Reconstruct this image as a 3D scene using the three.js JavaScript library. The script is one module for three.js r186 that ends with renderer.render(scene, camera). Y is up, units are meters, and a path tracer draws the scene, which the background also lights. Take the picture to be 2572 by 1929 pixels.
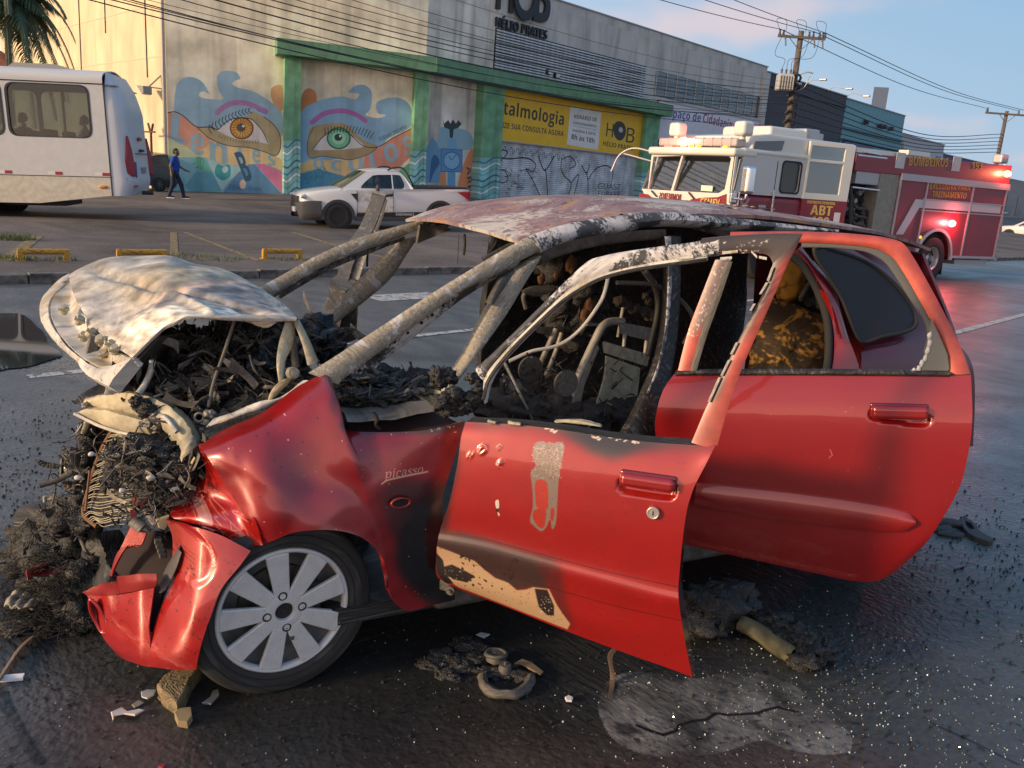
import*as THREE from 'three';
import { mergeGeometries,mergeVertices,toCreasedNormals } from 'three/addons/utils/BufferGeometryUtils.js';
import { RoundedBoxGeometry } from 'three/addons/geometries/RoundedBoxGeometry.js';
import { TextGeometry } from 'three/addons/geometries/TextGeometry.js';
import { FontLoader } from 'three/addons/loaders/FontLoader.js';
import { ImprovedNoise } from 'three/addons/math/ImprovedNoise.js';
import { MarchingCubes } from 'three/addons/objects/MarchingCubes.js';

const V=(x,y,z) => new THREE.Vector3(x,y,z);
const { clamp,lerp,smoothstep }=THREE.MathUtils;
const R2=THREE.MathUtils.degToRad;

// ---------------------------------------------------------------- camera, sky, sun, exposure
const scene=new THREE.Scene();
const CAM_H=1.694,PITCH=R2(13.8),ROLL=R2(4.21);
const camera=new THREE.PerspectiveCamera(49.13,4 / 3,0.05,4000);
const camF=V(0,-Math.sin(PITCH),-Math.cos(PITCH)),camU0=V(0,Math.cos(PITCH),-Math.sin(PITCH)),camR0=V(1,0,0);
const camR=camR0.clone().multiplyScalar(Math.cos(ROLL)).addScaledVector(camU0,Math.sin(ROLL));
const camU=camU0.clone().multiplyScalar(Math.cos(ROLL)).addScaledVector(camR0,-Math.sin(ROLL));
camera.position.set(0,CAM_H,0);
camera.quaternion.setFromRotationMatrix(new THREE.Matrix4().makeBasis(camR,camU,camF.clone().negate()));
scene.add(camera);

const renderer=new THREE.WebGLRenderer({ antialias: true });
renderer.toneMapping=THREE.LinearToneMapping;
renderer.toneMappingExposure=1.45;
renderer.shadowMap.enabled=true;

const noise3=new ImprovedNoise();
function fbm(x,y,z=0,oct=4) { let s=0,a=0.5,f=1; for (let i=0; i<oct; i++) { s+=a*noise3.noise(x*f+11.3,y*f+5.7,z*f+3.1*i); a*=0.5; f*=2.03; } return s; }   // about -0.6 .. 0.6
let seedState=12345;
function rnd() { seedState=(seedState+0x6d2b79f5) | 0; let t=Math.imul(seedState ^ (seedState >>> 15),1 | seedState); t=(t+Math.imul(t ^ (t >>> 7),61 | t)) ^ t; return ((t ^ (t >>> 14)) >>> 0) / 4294967296; }
const rr=(a,b) => a+(b - a)*rnd();

const SUN=V(-0.84,0.25,0.48).normalize();
{
  const W=1024,H=512,data=new Float32Array(W*H*4);
  const sunAz=Math.atan2(SUN.z,SUN.x);
  for (let j=0; j<H; j++) {
    const el=((j+0.5) / H - 0.5)*Math.PI,sy=Math.sin(el);
    for (let i=0; i<W; i++) {
      const az=((i+0.5) / W - 0.5)*2*Math.PI;
      const dx=Math.cos(el)*Math.cos(az),dz=Math.cos(el)*Math.sin(az);
      const cs=clamp(dx*SUN.x+sy*SUN.y+dz*SUN.z,-1,1);
      const e=Math.max(0,sy);
      const side=0.5+0.5*Math.cos(az - sunAz);            // 1 towards the sun
      const hz=Math.exp(-e*7),mid=Math.exp(-e*2.2);
      let r=lerp(0.10,0.22,mid),g=lerp(0.22,0.42,mid),b=lerp(0.42,0.58,mid);
      r=lerp(r,0.36,hz*0.7); g=lerp(g,0.38,hz*0.7); b=lerp(b,0.44,hz*0.7);
      const warm=Math.pow(side,1.5)*Math.exp(-e*2.9);
      r+=warm*1.45; g+=warm*0.82; b+=warm*0.38;
      const glow=Math.pow(Math.max(0,cs),24);
      r+=glow*2.6; g+=glow*1.7; b+=glow*0.9;
      if (sy>0.005) {                                          // thin, flat clouds, pink underneath
        const k=0.55 / (sy+0.12),cx=dx*k,cz=dz*k;
        const n=fbm(cx*2.1+4,cz*2.1+9,0.5,5)+0.35*fbm(cx*0.8 - 3,cz*0.8,7,3);
        const low=smoothstep(sy,0.0,0.05)*(1 - smoothstep(sy,0.16,0.75)*0.75);
        const a=smoothstep(n,0.06,0.34)*low*0.8;
        const cr=0.50+warm*0.9,cg=0.43+warm*0.45,cb=0.46+warm*0.15;
        r=lerp(r,cr,a); g=lerp(g,cg,a); b=lerp(b,cb,a);
      }
      if (sy<0) { r=lerp(r,0.2,0.6); g=lerp(g,0.2,0.6); b=lerp(b,0.21,0.6); }
      const o=(j*W+i)*4; data[o]=r; data[o+1]=g; data[o+2]=b; data[o+3]=1;
    }
  }
  const sky=new THREE.DataTexture(data,W,H,THREE.RGBAFormat,THREE.FloatType);
  sky.mapping=THREE.EquirectangularReflectionMapping; sky.magFilter=THREE.LinearFilter; sky.minFilter=THREE.LinearFilter; sky.needsUpdate=true;
  scene.background=sky; scene.environment=sky;
}
const sun=new THREE.DirectionalLight(new THREE.Color(1,0.74,0.47),3.0);
sun.position.copy(SUN).multiplyScalar(60).add(V(0,0,-18)); sun.target.position.set(0,0,-18);
sun.castShadow=true; sun.shadow.radius=12; sun.shadow.mapSize.set(4096,4096);
Object.assign(sun.shadow.camera,{ left: -60,right: 60,top: 40,bottom: -40,near: 1,far: 200 });
scene.add(sun,sun.target);

// ---------------------------------------------------------------- measuring: points of the photograph turned into points on real planes
const PXF=2111.2,PXC=[1286,964.5];
const ZM={ A: [0,0,2.572],B: [700,0,2.572],C: [1500,0,2.0634],D: [0,560,2.572],E: [700,460,2.572],F: [1500,500,2.0634],G: [0,1050,1.887],H: [900,1050,2.212],I: [0,900,3.95],J: [1100,560,3.2529],K: [1580,300,2.2298],L: [1600,1300,2.2757],M: [0,1300,3.456],N: [0,150,5.2667],O: [400,150,4.74],P: [730,400,4.8087],Q: [1600,320,5.53],R: [1960,320,3.614],S: [2150,180,5.185],d: [0,0,0.86003],n: [0,0,1] };
const EYE=V(0,CAM_H,0);
function sight(z,x,y) {
  const q=ZM[z],px=q[0]+x / q[2],py=q[1]+y / q[2];
  return camF.clone().addScaledVector(camR,(px - PXC[0]) / PXF).addScaledVector(camU,-(py - PXC[1]) / PXF);
}
const onY=(z,x,y,Y=0) => { const d=sight(z,x,y); return EYE.clone().addScaledVector(d,(Y - CAM_H) / d.y); };
const onD=(z,x,y,D) => { const d=sight(z,x,y); return EYE.clone().addScaledVector(d,-D / d.z); };
class Frame {                                                    // a place with its own axes; hit() meets a sight line with one of its coordinate planes
  constructor(o,xDir,tilt=0) {
    this.m=new THREE.Matrix4();
    const x=xDir.clone().setY(0).normalize(),up=V(0,1,0),z=x.clone().cross(up).normalize();
    const y=up.clone();
    this.m.makeBasis(x,y,z); if (tilt) this.m.multiply(new THREE.Matrix4().makeRotationZ(tilt));
    this.m.setPosition(o); this.i=this.m.clone().invert();
  }
  static of(m) { const f=Object.create(Frame.prototype); f.m=m.clone(); f.i=m.clone().invert(); return f; }
  hit(axis,val,z,x,y) {
    const o=EYE.clone().applyMatrix4(this.i),d=sight(z,x,y).transformDirection(this.i),k={ x: 'x',y: 'y',z: 'z' }[axis];
    return o.addScaledVector(d,(val - o[k]) / d[k]);
  }
  path(axis,val,z,...c) {                                     // c = x, y, x, y ...; val a number or a list
    const out=[]; for (let i=0; i<c.length; i+=2) out.push(this.hit(axis,Array.isArray(val)?val[Math.min(i / 2,val.length - 1)]:val,z,c[i],c[i+1])); return out;
  }
  put(o) { o.applyMatrix4(this.m); return o; }
}

// ---------------------------------------------------------------- scene helpers
const used=new Map();
function numbered(n) { const k=used.get(n) || 0; used.set(n,k+1); return k?n+'_'+String(k).padStart(3,'0'):n; }
function tag(o,label,category,group) { if (label) o.userData.label=label; if (category) o.userData.category=category; if (group) o.userData.group=group; return o; }
function thing(name,label,category,group) { const o=new THREE.Group(); o.name=numbered(name); scene.add(o); return tag(o,label,category,group); }
function mesh(name,geo,mat,parent) {
  if (Array.isArray(geo)) geo=merge(geo);
  const m=new THREE.Mesh(geo,mat); m.name=parent?name:numbered(name); m.castShadow=m.receiveShadow=true; (parent || scene).add(m); return m;
}
function struct(name,geo,mat) { const m=mesh(name,geo,mat); m.userData.kind='structure'; return m; }
function stuff(m) { m.userData.kind='stuff'; return m; }
function merge(list) {
  const a=list.map((g) => { g=g.index?g.toNonIndexed():g; for (const k of Object.keys(g.attributes)) if (!['position','normal','uv'].includes(k)) g.deleteAttribute(k); if (!g.attributes.normal) g.computeVertexNormals(); if (!g.attributes.uv) g.setAttribute('uv',new THREE.BufferAttribute(new Float32Array(g.attributes.position.count*2),2)); return g; });
  return mergeGeometries(a);
}
const box=(x0,x1,y0,y1,z0,z1) => new THREE.BoxGeometry(x1 - x0,y1 - y0,z1 - z0).translate((x0+x1) / 2,(y0+y1) / 2,(z0+z1) / 2);
const rbox=(x0,x1,y0,y1,z0,z1,r=0.02,s=3) => new RoundedBoxGeometry(x1 - x0,y1 - y0,z1 - z0,s,Math.min(r,(x1 - x0) / 2.01,(y1 - y0) / 2.01,(z1 - z0) / 2.01)).translate((x0+x1) / 2,(y0+y1) / 2,(z0+z1) / 2);
const cyl=(r0,r1,h,n=20) => new THREE.CylinderGeometry(r0,r1,h,n);
function rod(a,b,r,n=10,r2=r) { const d=b.clone().sub(a),g=new THREE.CylinderGeometry(r2,r,d.length(),n); g.applyQuaternion(new THREE.Quaternion().setFromUnitVectors(V(0,1,0),d.clone().normalize())); g.translate(...a.clone().add(b).multiplyScalar(0.5).toArray()); return g; }
function beam(a,b,w,h,up=V(0,1,0)) {                      // rectangular bar from a to b
  const d=b.clone().sub(a),L=d.length(),z=d.clone().normalize(),x=up.clone().cross(z).normalize(),y=z.clone().cross(x);
  const g=new THREE.BoxGeometry(w,h,L); g.applyMatrix4(new THREE.Matrix4().makeBasis(x,y,z)); return g.translate(...a.clone().add(b).multiplyScalar(0.5).toArray());
}
function tube(pts,r,n=8,seg=0,closed=false) { return new THREE.TubeGeometry(new THREE.CatmullRomCurve3(pts,closed),seg || pts.length*6,r,n,closed); }
const cr=(p0,p1,p2,p3,t) => { const f=(a,b,c,d) => 0.5*(2*b+(c - a)*t+(2*a - 5*b+4*c - d)*t*t+(3*b - a - 3*c+d)*t*t*t); return V(f(p0.x,p1.x,p2.x,p3.x),f(p0.y,p1.y,p2.y,p3.y),f(p0.z,p1.z,p2.z,p3.z)); };
function curve(P,n,linear) {                                   // n + 1 points evenly spread along a smooth or straight line through P
  const dense=[],k=P.length - 1;
  for (let i=0; i<k; i++) for (let j=0; j<12; j++) { const t=j / 12; dense.push(linear?P[i].clone().lerp(P[i+1],t):cr(P[Math.max(0,i - 1)],P[i],P[i+1],P[Math.min(k,i+2)],t)); }
  dense.push(P[k].clone());
  const L=[0]; for (let i=1; i<dense.length; i++) L.push(L[i - 1]+dense[i].distanceTo(dense[i - 1]));
  const out=[]; let i=0;
  for (let j=0; j<=n; j++) { const s=(L[L.length - 1]*j) / n; while (i<L.length - 2 && L[i+1]<s) i++; out.push(dense[i].clone().lerp(dense[i+1],clamp((s - L[i]) / Math.max(1e-9,L[i+1] - L[i]),0,1))); }
  return out;
}
function gridGeo(G) {                                            // G[row][col] of points
  const nv=G.length,nu=G[0].length,pos=[],uv=[],idx=[];
  for (let j=0; j<nv; j++) for (let i=0; i<nu; i++) { const p=G[j][i]; pos.push(p.x,p.y,p.z); uv.push(i / (nu - 1),1 - j / (nv - 1)); }
  for (let j=0; j<nv - 1; j++) for (let i=0; i<nu - 1; i++) { const a=j*nu+i; idx.push(a,a+nu,a+1,a+1,a+nu,a+nu+1); }
  const g=new THREE.BufferGeometry(); g.setAttribute('position',new THREE.Float32BufferAttribute(pos,3)); g.setAttribute('uv',new THREE.Float32BufferAttribute(uv,2)); g.setIndex(idx); g.computeVertexNormals(); return g;
}
function shellGeo(G,th) {                                       // a sheet with thickness th (behind its normals) and closed rims
  const g=gridGeo(G),nv=G.length,nu=G[0].length,N=g.attributes.normal,Pp=g.attributes.position,back=[];
  for (let j=0; j<nv; j++) { back.push([]); for (let i=0; i<nu; i++) { const k=j*nu+i; back[j].push(V(Pp.getX(k) - N.getX(k)*th,Pp.getY(k) - N.getY(k)*th,Pp.getZ(k) - N.getZ(k)*th)); } }
  const flip=back.map((r) => r.slice().reverse()); const gb=gridGeo(flip);
  const rim=[]; for (let i=0; i<nu; i++) rim.push([G[0][i],back[0][i]]); for (let j=1; j<nv; j++) rim.push([G[j][nu - 1],back[j][nu - 1]]); for (let i=nu - 2; i>=0; i--) rim.push([G[nv - 1][i],back[nv - 1][i]]); for (let j=nv - 2; j>=0; j--) rim.push([G[j][0],back[j][0]]);
  const gr=gridGeo([rim.map((q) => q[1]),rim.map((q) => q[0])]);
  return merge([g,gb,gr]);
}
function patch(rows,nu,nv,warp,linear) {                     // smooth sheet through rows of control points
  const R=rows.map((r) => curve(r,nu,linear)),G=[];
  for (let j=0; j<=nv; j++) { const s=(j / nv)*(R.length - 1),k=Math.min(R.length - 2,Math.floor(s)),t=s - k,row=[]; for (let i=0; i<=nu; i++) { let p=R.length>2?cr(R[Math.max(0,k - 1)][i],R[k][i],R[k+1][i],R[Math.min(R.length - 1,k+2)][i],t):R[0][i].clone().lerp(R[1][i],t); if (warp) p=warp(p,i / nu,j / nv) || p; row.push(p); } G.push(row); }
  return G;
}
function bar(A,B,depth,n=16,bulge=0.01,linear) {         // beam with a visible face between edges A and B, going back by depth
  const a=curve(A,n,linear),b=curve(B,n,linear),dv=depth.clone(),out=dv.clone().normalize().multiplyScalar(-bulge);
  const rows=[0,1,2,3,4,5,6].map(() => []);
  for (let i=0; i<=n; i++) { const P=a[i],Q=b[i]; const L=(t,k) => P.clone().lerp(Q,t).addScaledVector(out,k); rows[0].push(P.clone().add(dv)); rows[1].push(L(0,0)); rows[2].push(L(0.22,0.85)); rows[3].push(L(0.5,1)); rows[4].push(L(0.78,0.85)); rows[5].push(L(1,0)); rows[6].push(Q.clone().add(dv)); }
  rows.push(rows[0].map((p) => p.clone()));
  const g=gridGeo(rows),cap=(i) => { const c=rows.slice(0,7).map((r) => r[i]); const pos=[]; for (let k=1; k<6; k++) for (const p of [c[0],c[k],c[k+1]]) pos.push(p.x,p.y,p.z); const q=new THREE.BufferGeometry(); q.setAttribute('position',new THREE.Float32BufferAttribute(pos,3)); q.computeVertexNormals(); return q; };
  return toCreasedNormals(merge([g,cap(0),cap(n)]),0.9);
}
function shapeOf(P) { return new THREE.Shape(P.map((p) => new THREE.Vector2(p.x,p.y))); }
function extrude(P,z0,z1,holes=[],bevel=0) {              // outline in x, y pulled from z0 to z1
  const s=P.getPoints?P:shapeOf(P); for (const h of holes) s.holes.push(h.getPoints?h:new THREE.Path(h.map((p) => new THREE.Vector2(p.x,p.y))));
  const g=new THREE.ExtrudeGeometry(s,{ depth: z1 - z0 - 2*bevel,bevelEnabled: bevel>0,bevelThickness: bevel,bevelSize: bevel,bevelSegments: 2,bevelOffset: -bevel,curveSegments: 10 }); return g.translate(0,0,z0+bevel);
}
function roundRect(x0,x1,y0,y1,r) { const s=new THREE.Shape(); s.moveTo(x0+r,y0); s.lineTo(x1 - r,y0); s.quadraticCurveTo(x1,y0,x1,y0+r); s.lineTo(x1,y1 - r); s.quadraticCurveTo(x1,y1,x1 - r,y1); s.lineTo(x0+r,y1); s.quadraticCurveTo(x0,y1,x0,y1 - r); s.lineTo(x0,y0+r); s.quadraticCurveTo(x0,y0,x0+r,y0); return s; }
function planarUV(g,u0,u1,v0,v1,ax='x',ay='y') { const p=g.attributes.position,uv=new Float32Array(p.count*2),get={ x: 'getX',y: 'getY',z: 'getZ' }; for (let i=0; i<p.count; i++) { uv[2*i]=(p[get[ax]](i) - u0) / (u1 - u0); uv[2*i+1]=(p[get[ay]](i) - v0) / (v1 - v0); } g.setAttribute('uv',new THREE.BufferAttribute(uv,2)); return g; }
function boxUV(g,s=1) {                                       // metres, by the way each face points
  if (g.index) g=g.toNonIndexed(); const p=g.attributes.position,uv=new Float32Array(p.count*2),a=V(),b=V(),c=V();
  for (let i=0; i<p.count; i+=3) { a.fromBufferAttribute(p,i); b.fromBufferAttribute(p,i+1); c.fromBufferAttribute(p,i+2); const n=b.clone().sub(a).cross(c.clone().sub(a)),X=Math.abs(n.x),Y=Math.abs(n.y),Z=Math.abs(n.z); for (const [k,q] of [[0,a],[1,b],[2,c]]) { const w=Y>X && Y>Z?[q.x,q.z]:X>Z?[q.z,q.y]:[q.x,q.y]; uv[2*(i+k)]=w[0] / s; uv[2*(i+k)+1]=w[1] / s; } }
  g.setAttribute('uv',new THREE.BufferAttribute(uv,2)); return g;
}
function jag(g,amp,freq,seed=0) {                            // push points about by noise: bent, burnt, crumbled things
  if (!g.index) g=mergeVertices(g); const p=g.attributes.position;
  for (let i=0; i<p.count; i++) { const x=p.getX(i),y=p.getY(i),z=p.getZ(i); p.setXYZ(i,x+amp*2*fbm(x*freq+seed,y*freq,z*freq,3),y+amp*2*fbm(x*freq,y*freq+seed+7,z*freq,3),z+amp*2*fbm(x*freq,y*freq,z*freq+seed+13,3)); }
  g.computeVertexNormals(); return g;
}
function lump(r,sx,sy,sz,amp=0.3,seed=0,det=3) {      // an uneven clod
  const g=mergeVertices(new THREE.IcosahedronGeometry(1,det).deleteAttribute('uv').deleteAttribute('normal')),p=g.attributes.position;
  for (let i=0; i<p.count; i++) { const v=V(p.getX(i),p.getY(i),p.getZ(i)),n1=noise3.noise(v.x*1.7+seed,v.y*1.7,v.z*1.7),n2=Math.abs(noise3.noise(v.x*3.7+seed,v.y*3.7,v.z*3.7)),n3=Math.abs(noise3.noise(v.x*8.1,v.y*8.1+seed,v.z*8.1)),k=r*(1+amp*(0.9*n1+1.5*(0.35 - n2)+0.8*(0.3 - n3))); p.setXYZ(i,v.x*k*sx,v.y*k*sy,v.z*k*sz); }
  g.computeVertexNormals(); return g;
}

function rubble(list,per=16,size=0.35) {                     // clods with splinters, curled plates and threads stuck all over: [x, y, z, r, sx, sy, seed]
  const gs=[];
  for (const [x,y,z,r,sx=1,sy=0.8,seed=0] of list) {
    gs.push(boxUV(lump(r*0.72,sx,sy,0.9,0.8,seed,3),0.12).translate(x,y,z));
    for (let i=0; i<per; i++) {
      const d=V(rr(-1,1),rr(-0.7,1),rr(-0.4,1)).normalize(),p=V(x+d.x*r*sx*rr(0.6,0.95),y+d.y*r*sy*rr(0.6,0.95),z+d.z*r*0.9*rr(0.6,0.95)),l=r*size*rr(0.5,2),k=rnd();
      const g=k<0.5?new THREE.BoxGeometry(l*rr(0.6,1.4),l*0.09,l*rr(0.3,0.9),3,1,2):k<0.8?new THREE.TetrahedronGeometry(l*0.5,0):new THREE.CylinderGeometry(l*0.05,l*0.07,l*2.2,5,3);
      g.rotateX(rr(0,6.28)).rotateY(rr(0,6.28)); gs.push(boxUV(k<0.5 || k>=0.8?jag(g,l*0.22,1.6 / l,i+seed):g,0.12).translate(p.x,p.y,p.z));
    }
  }
  return gs;
}

// ---------------------------------------------------------------- textures and materials
const col=(r,g,b) => new THREE.Color().setRGB(r,g,b);
function tex(w,h,f,{ srgb=true,rep }={}) {                // f(u, v) -> [r, g, b] linear 0..1 (srgb) or a number
  const d=new Uint8Array(w*h*4),enc=(c) => { c=clamp(c,0,1); return Math.round(255*(srgb?(c<0.0031308?12.92*c:1.055*Math.pow(c,1 / 2.4) - 0.055):c)); };
  for (let j=0; j<h; j++) for (let i=0; i<w; i++) { const c=f((i+0.5) / w,(j+0.5) / h),o=(j*w+i)*4; if (c.length) { d[o]=enc(c[0]); d[o+1]=enc(c[1]); d[o+2]=enc(c[2]); } else d[o]=d[o+1]=d[o+2]=enc(c); d[o+3]=255; }
  const t=new THREE.DataTexture(d,w,h); t.wrapS=t.wrapT=THREE.RepeatWrapping; t.magFilter=THREE.LinearFilter; t.minFilter=THREE.LinearMipmapLinearFilter; t.generateMipmaps=true; if (srgb) t.colorSpace=THREE.SRGBColorSpace; if (rep) t.repeat.set(...rep); t.needsUpdate=true; return t;
}
const tile=(u,v,f,z=0,oct=4) => {                       // noise that repeats without a seam
  const a=u*Math.PI*2,b=v*Math.PI*2,k=f / (2*Math.PI); let s=0,am=0.5,fr=k;
  for (let i=0; i<oct; i++) { s+=am*noise3.noise(Math.cos(a)*fr+7+z,Math.sin(a)*fr+Math.cos(b)*fr+3,Math.sin(b)*fr+11*z+i*5.3); am*=0.5; fr*=2; } return s;
};
const std=(o) => new THREE.MeshStandardMaterial({ roughness: 0.7,metalness: 0,...o });
const phy=(o) => new THREE.MeshPhysicalMaterial({ roughness: 0.5,metalness: 0,...o });
class Paint {                                                     // a canvas that covers u0..u1, v0..v1 metres of a face; points come from a frame
  constructor(u0,u1,v0,v1,ppm,at) { Object.assign(this,{ u0,u1,v0,v1,at }); this.c=document.createElement('canvas'); this.c.width=Math.round((u1 - u0)*ppm); this.c.height=Math.round((v1 - v0)*ppm); this.k=ppm; this.x=this.c.getContext('2d'); }
  pt(p) { return [(p.x - this.u0)*this.k,(this.v1 - p.y)*this.k]; }
  pts(z,c) { const o=[]; for (let i=0; i<c.length; i+=2) o.push(this.pt(this.at(z,c[i],c[i+1]))); return o; }
  trace(P,smooth,close) {
    const x=this.x; x.beginPath(); const n=P.length;
    if (!smooth) { P.forEach((p,i) => (i?x.lineTo(...p):x.moveTo(...p))); if (close) x.closePath(); return; }
    const g=(i) => (close?P[(i+n) % n]:P[clamp(i,0,n - 1)]); x.moveTo(...P[0]);
    for (let i=0; i<(close?n:n - 1); i++) { const a=g(i - 1),b=g(i),c=g(i+1),d=g(i+2); x.bezierCurveTo(b[0]+(c[0] - a[0]) / 6,b[1]+(c[1] - a[1]) / 6,c[0] - (d[0] - b[0]) / 6,c[1] - (d[1] - b[1]) / 6,c[0],c[1]); }
    if (close) x.closePath();
  }
  fill(color,z,c,smooth=true) { this.x.fillStyle=color; this.trace(this.pts(z,c),smooth,true); this.x.fill(); return this; }
  line(color,w,z,c,smooth=true,close=false) { this.x.strokeStyle=color; this.x.lineWidth=w*this.k; this.x.lineCap=this.x.lineJoin='round'; this.trace(this.pts(z,c),smooth,close); this.x.stroke(); return this; }
  text(str,color,z,x0,y0,x1,y1,hgt,font='bold',fam='sans-serif',maxw=true) {   // from the foot of its first letter to the foot of its last
    const [a,b]=this.pts(z,[x0,y0,x1,y1]),x=this.x,L=Math.hypot(b[0] - a[0],b[1] - a[1]); x.save(); x.translate(...a); x.rotate(Math.atan2(b[1] - a[1],b[0] - a[0])); x.font=`${font} ${hgt * this.k * 1.38}px ${fam}`; x.fillStyle=color; const w=x.measureText(str).width; if (maxw) x.scale(L / w,1); x.fillText(str,0,0); x.restore(); return this;
  }
  grain(amount,size,seed=1,streak=0) {                     // mottling and rain streaks in the paint itself
    const { width: w,height: h }=this.c,im=this.x.getImageData(0,0,w,h),d=im.data,m=1 / this.k;
    for (let j=0; j<h; j++) for (let i=0; i<w; i++) { const u=i*m,v=j*m; let k=1+amount*(fbm(u / size+seed,v / size,0,4)*1.6+(rnd() - 0.5)*0.35); if (streak) k*=1 - streak*Math.max(0,fbm(u / size*2.2+seed,v / size*0.12,3,4)*1.9); const o=(j*w+i)*4; d[o]*=k; d[o+1]*=k; d[o+2]*=k; }
    this.x.putImageData(im,0,0); return this;
  }
  map() { const t=new THREE.CanvasTexture(this.c); t.colorSpace=THREE.SRGBColorSpace; t.anisotropy=8; t.magFilter=THREE.LinearFilter; return t; }
  uv(g) { return planarUV(g,this.u0,this.u1,this.v0,this.v1); }
}

// ---------------------------------------------------------------- the setting: road, lot, kerb, hills
const KERB0=V(-3.808,0,-12.267),ST=V(0.745,0,-0.667),AW=V(-0.667,0,-0.745);      // along the street, away from the road
const KH=0.10;
const alongOf=(x,z) => (x - KERB0.x)*ST.x+(z - KERB0.z)*ST.z,perpOf=(x,z) => (x - KERB0.x)*AW.x+(z - KERB0.z)*AW.z;
function lotY(x,z) { const p=Math.max(0,perpOf(x,z)),a=clamp(alongOf(x,z),-8,30); return KH+(clamp(p,0,28) / 20)*(a - 6)*0.032; }
function onLot(z,x,y) { let Y=KH,p; for (let i=0; i<12; i++) { p=onY(z,x,y,Y); Y=lerp(Y,lotY(p.x,p.z),0.7); } return p; }
const kerbPt=(a,p,y) => KERB0.clone().addScaledVector(ST,a).addScaledVector(AW,p).setY(y);

const aggTex=(base,amp,seed,tint=[1,1,1]) => tex(512,512,(u,v) => { const a=tile(u,v,6,seed,4),b=tile(u,v,90,seed+3,2),s=b>0.22?(b - 0.22)*3.2:0,k=base*(1+amp*a*1.8+b*0.7)+s*0.10; return [k*tint[0],k*tint[1],k*tint[2]]; });
const aggBump=(rep) => tex(512,512,(u,v) => 0.5+0.55*tile(u,v,70,2,3)+0.25*tile(u,v,170,5,2),{ srgb: false,rep });
const M={};
M.ground=std({ color: col(0.09,0.075,0.06),roughness: 0.95 });
M.road=std({ map: aggTex(0.080,0.6,1,[1.05,1,0.95]),bumpMap: aggBump([1,1]),bumpScale: 0.006,roughness: 0.48,roughnessMap: tex(256,256,(u,v) => 0.86+0.5*tile(u,v,5,9,4),{ srgb: false,rep: [0.25,0.25] }) });
M.lot=std({ map: tex(1024,1024,(u,v) => { const a=tile(u,v,5,4,5),b=tile(u,v,16,9,4),s=tile(u,v,220,5,2),k=0.088*(1+0.9*a+0.6*b+0.9*s); return [k*1.2,k*0.96,k*0.82]; },{ rep: [0.2,0.2] }),roughness: 0.9 });
M.kerb=std({ map: tex(256,256,(u,v) => { const a=tile(u,v,8,3,5),k=0.12*(1+a*1.8); return [k*1.1,k*0.96,k*0.84]; }),roughness: 0.9 });
M.white=std({ map: tex(256,256,(u,v) => { const a=tile(u,v,12,6,5),w=a>0.12?0.16:0.46+a*0.5; return [w,w*0.97,w*0.9]; }),roughness: 0.7 });
M.yellowLine=std({ map: tex(256,256,(u,v) => { const a=tile(u,v,14,8,5); return a>0.0?[0.12,0.095,0.065]:[0.34+a*0.3,0.23+a*0.2,0.07]; }),roughness: 0.85 });

function sheet(corners,n,m,yf) { const [a,b,c,d]=corners,G=[]; for (let j=0; j<=m; j++) { const row=[]; for (let i=0; i<=n; i++) { const p=a.clone().lerp(b,i / n).lerp(d.clone().lerp(c,i / n),j / m); if (yf) p.y=yf(p.x,p.z); row.push(p); } G.push(row); } const g=gridGeo(G); return planarUV(g,0,2,0,2,'x','z'); }
struct('ground',new THREE.PlaneGeometry(5000,5000).rotateX(-Math.PI / 2).translate(0,-0.6,0),M.ground);
struct('road',sheet([kerbPt(-120,0,0),kerbPt(420,0,0),kerbPt(420,-34,0),kerbPt(-120,-34,0)],60,8),M.road);
struct('parking_lot',sheet([kerbPt(-90,95,0),kerbPt(420,95,0),kerbPt(420,0.14,0),kerbPt(-90,0.14,0)],240,48,lotY),M.lot);
{ // kerb stones, one by one where they can be told apart
  const k=thing('kerb'); k.userData.kind='structure';
  const g=boxUV(rbox(-0.495,0.495,-0.1,KH+0.012,-0.08,0.08,0.02,2),1);
  const turn=Math.atan2(-ST.z,ST.x);
  for (let a=-14; a<42; a++) { const s=mesh('kerb_stone',g,M.kerb,k); const p=kerbPt(a+0.5,0.06,0); s.position.set(p.x,rr(-0.008,0.006),p.z); s.rotation.set(0,turn+rr(-0.008,0.008),rr(-0.006,0.006)); }
  mesh('far_run',boxUV(box(0,320,-0.1,KH+0.01,-0.08,0.08).rotateY(turn).translate(...kerbPt(42,0.06,0).toArray()),1),M.kerb,k);
}
function stripe(name,a,b,w,mat,lift=0.006,yf) {           // a painted line on the ground
  const d=b.clone().sub(a).setY(0).normalize(),s=V(-d.z,0,d.x).multiplyScalar(w / 2),y=(p) => { p.y=(yf?yf(p.x,p.z):0)+lift; return p; };
  const n=24,G=[[],[]]; for (let i=0; i<=n; i++) { const c=a.clone().lerp(b,i / n); G[0].push(y(c.clone().sub(s))); G[1].push(y(c.clone().add(s))); }
  const g=gridGeo(G); planarUV(g,0,1,0,1,'x','z'); return struct(name,g,mat);
}
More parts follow.
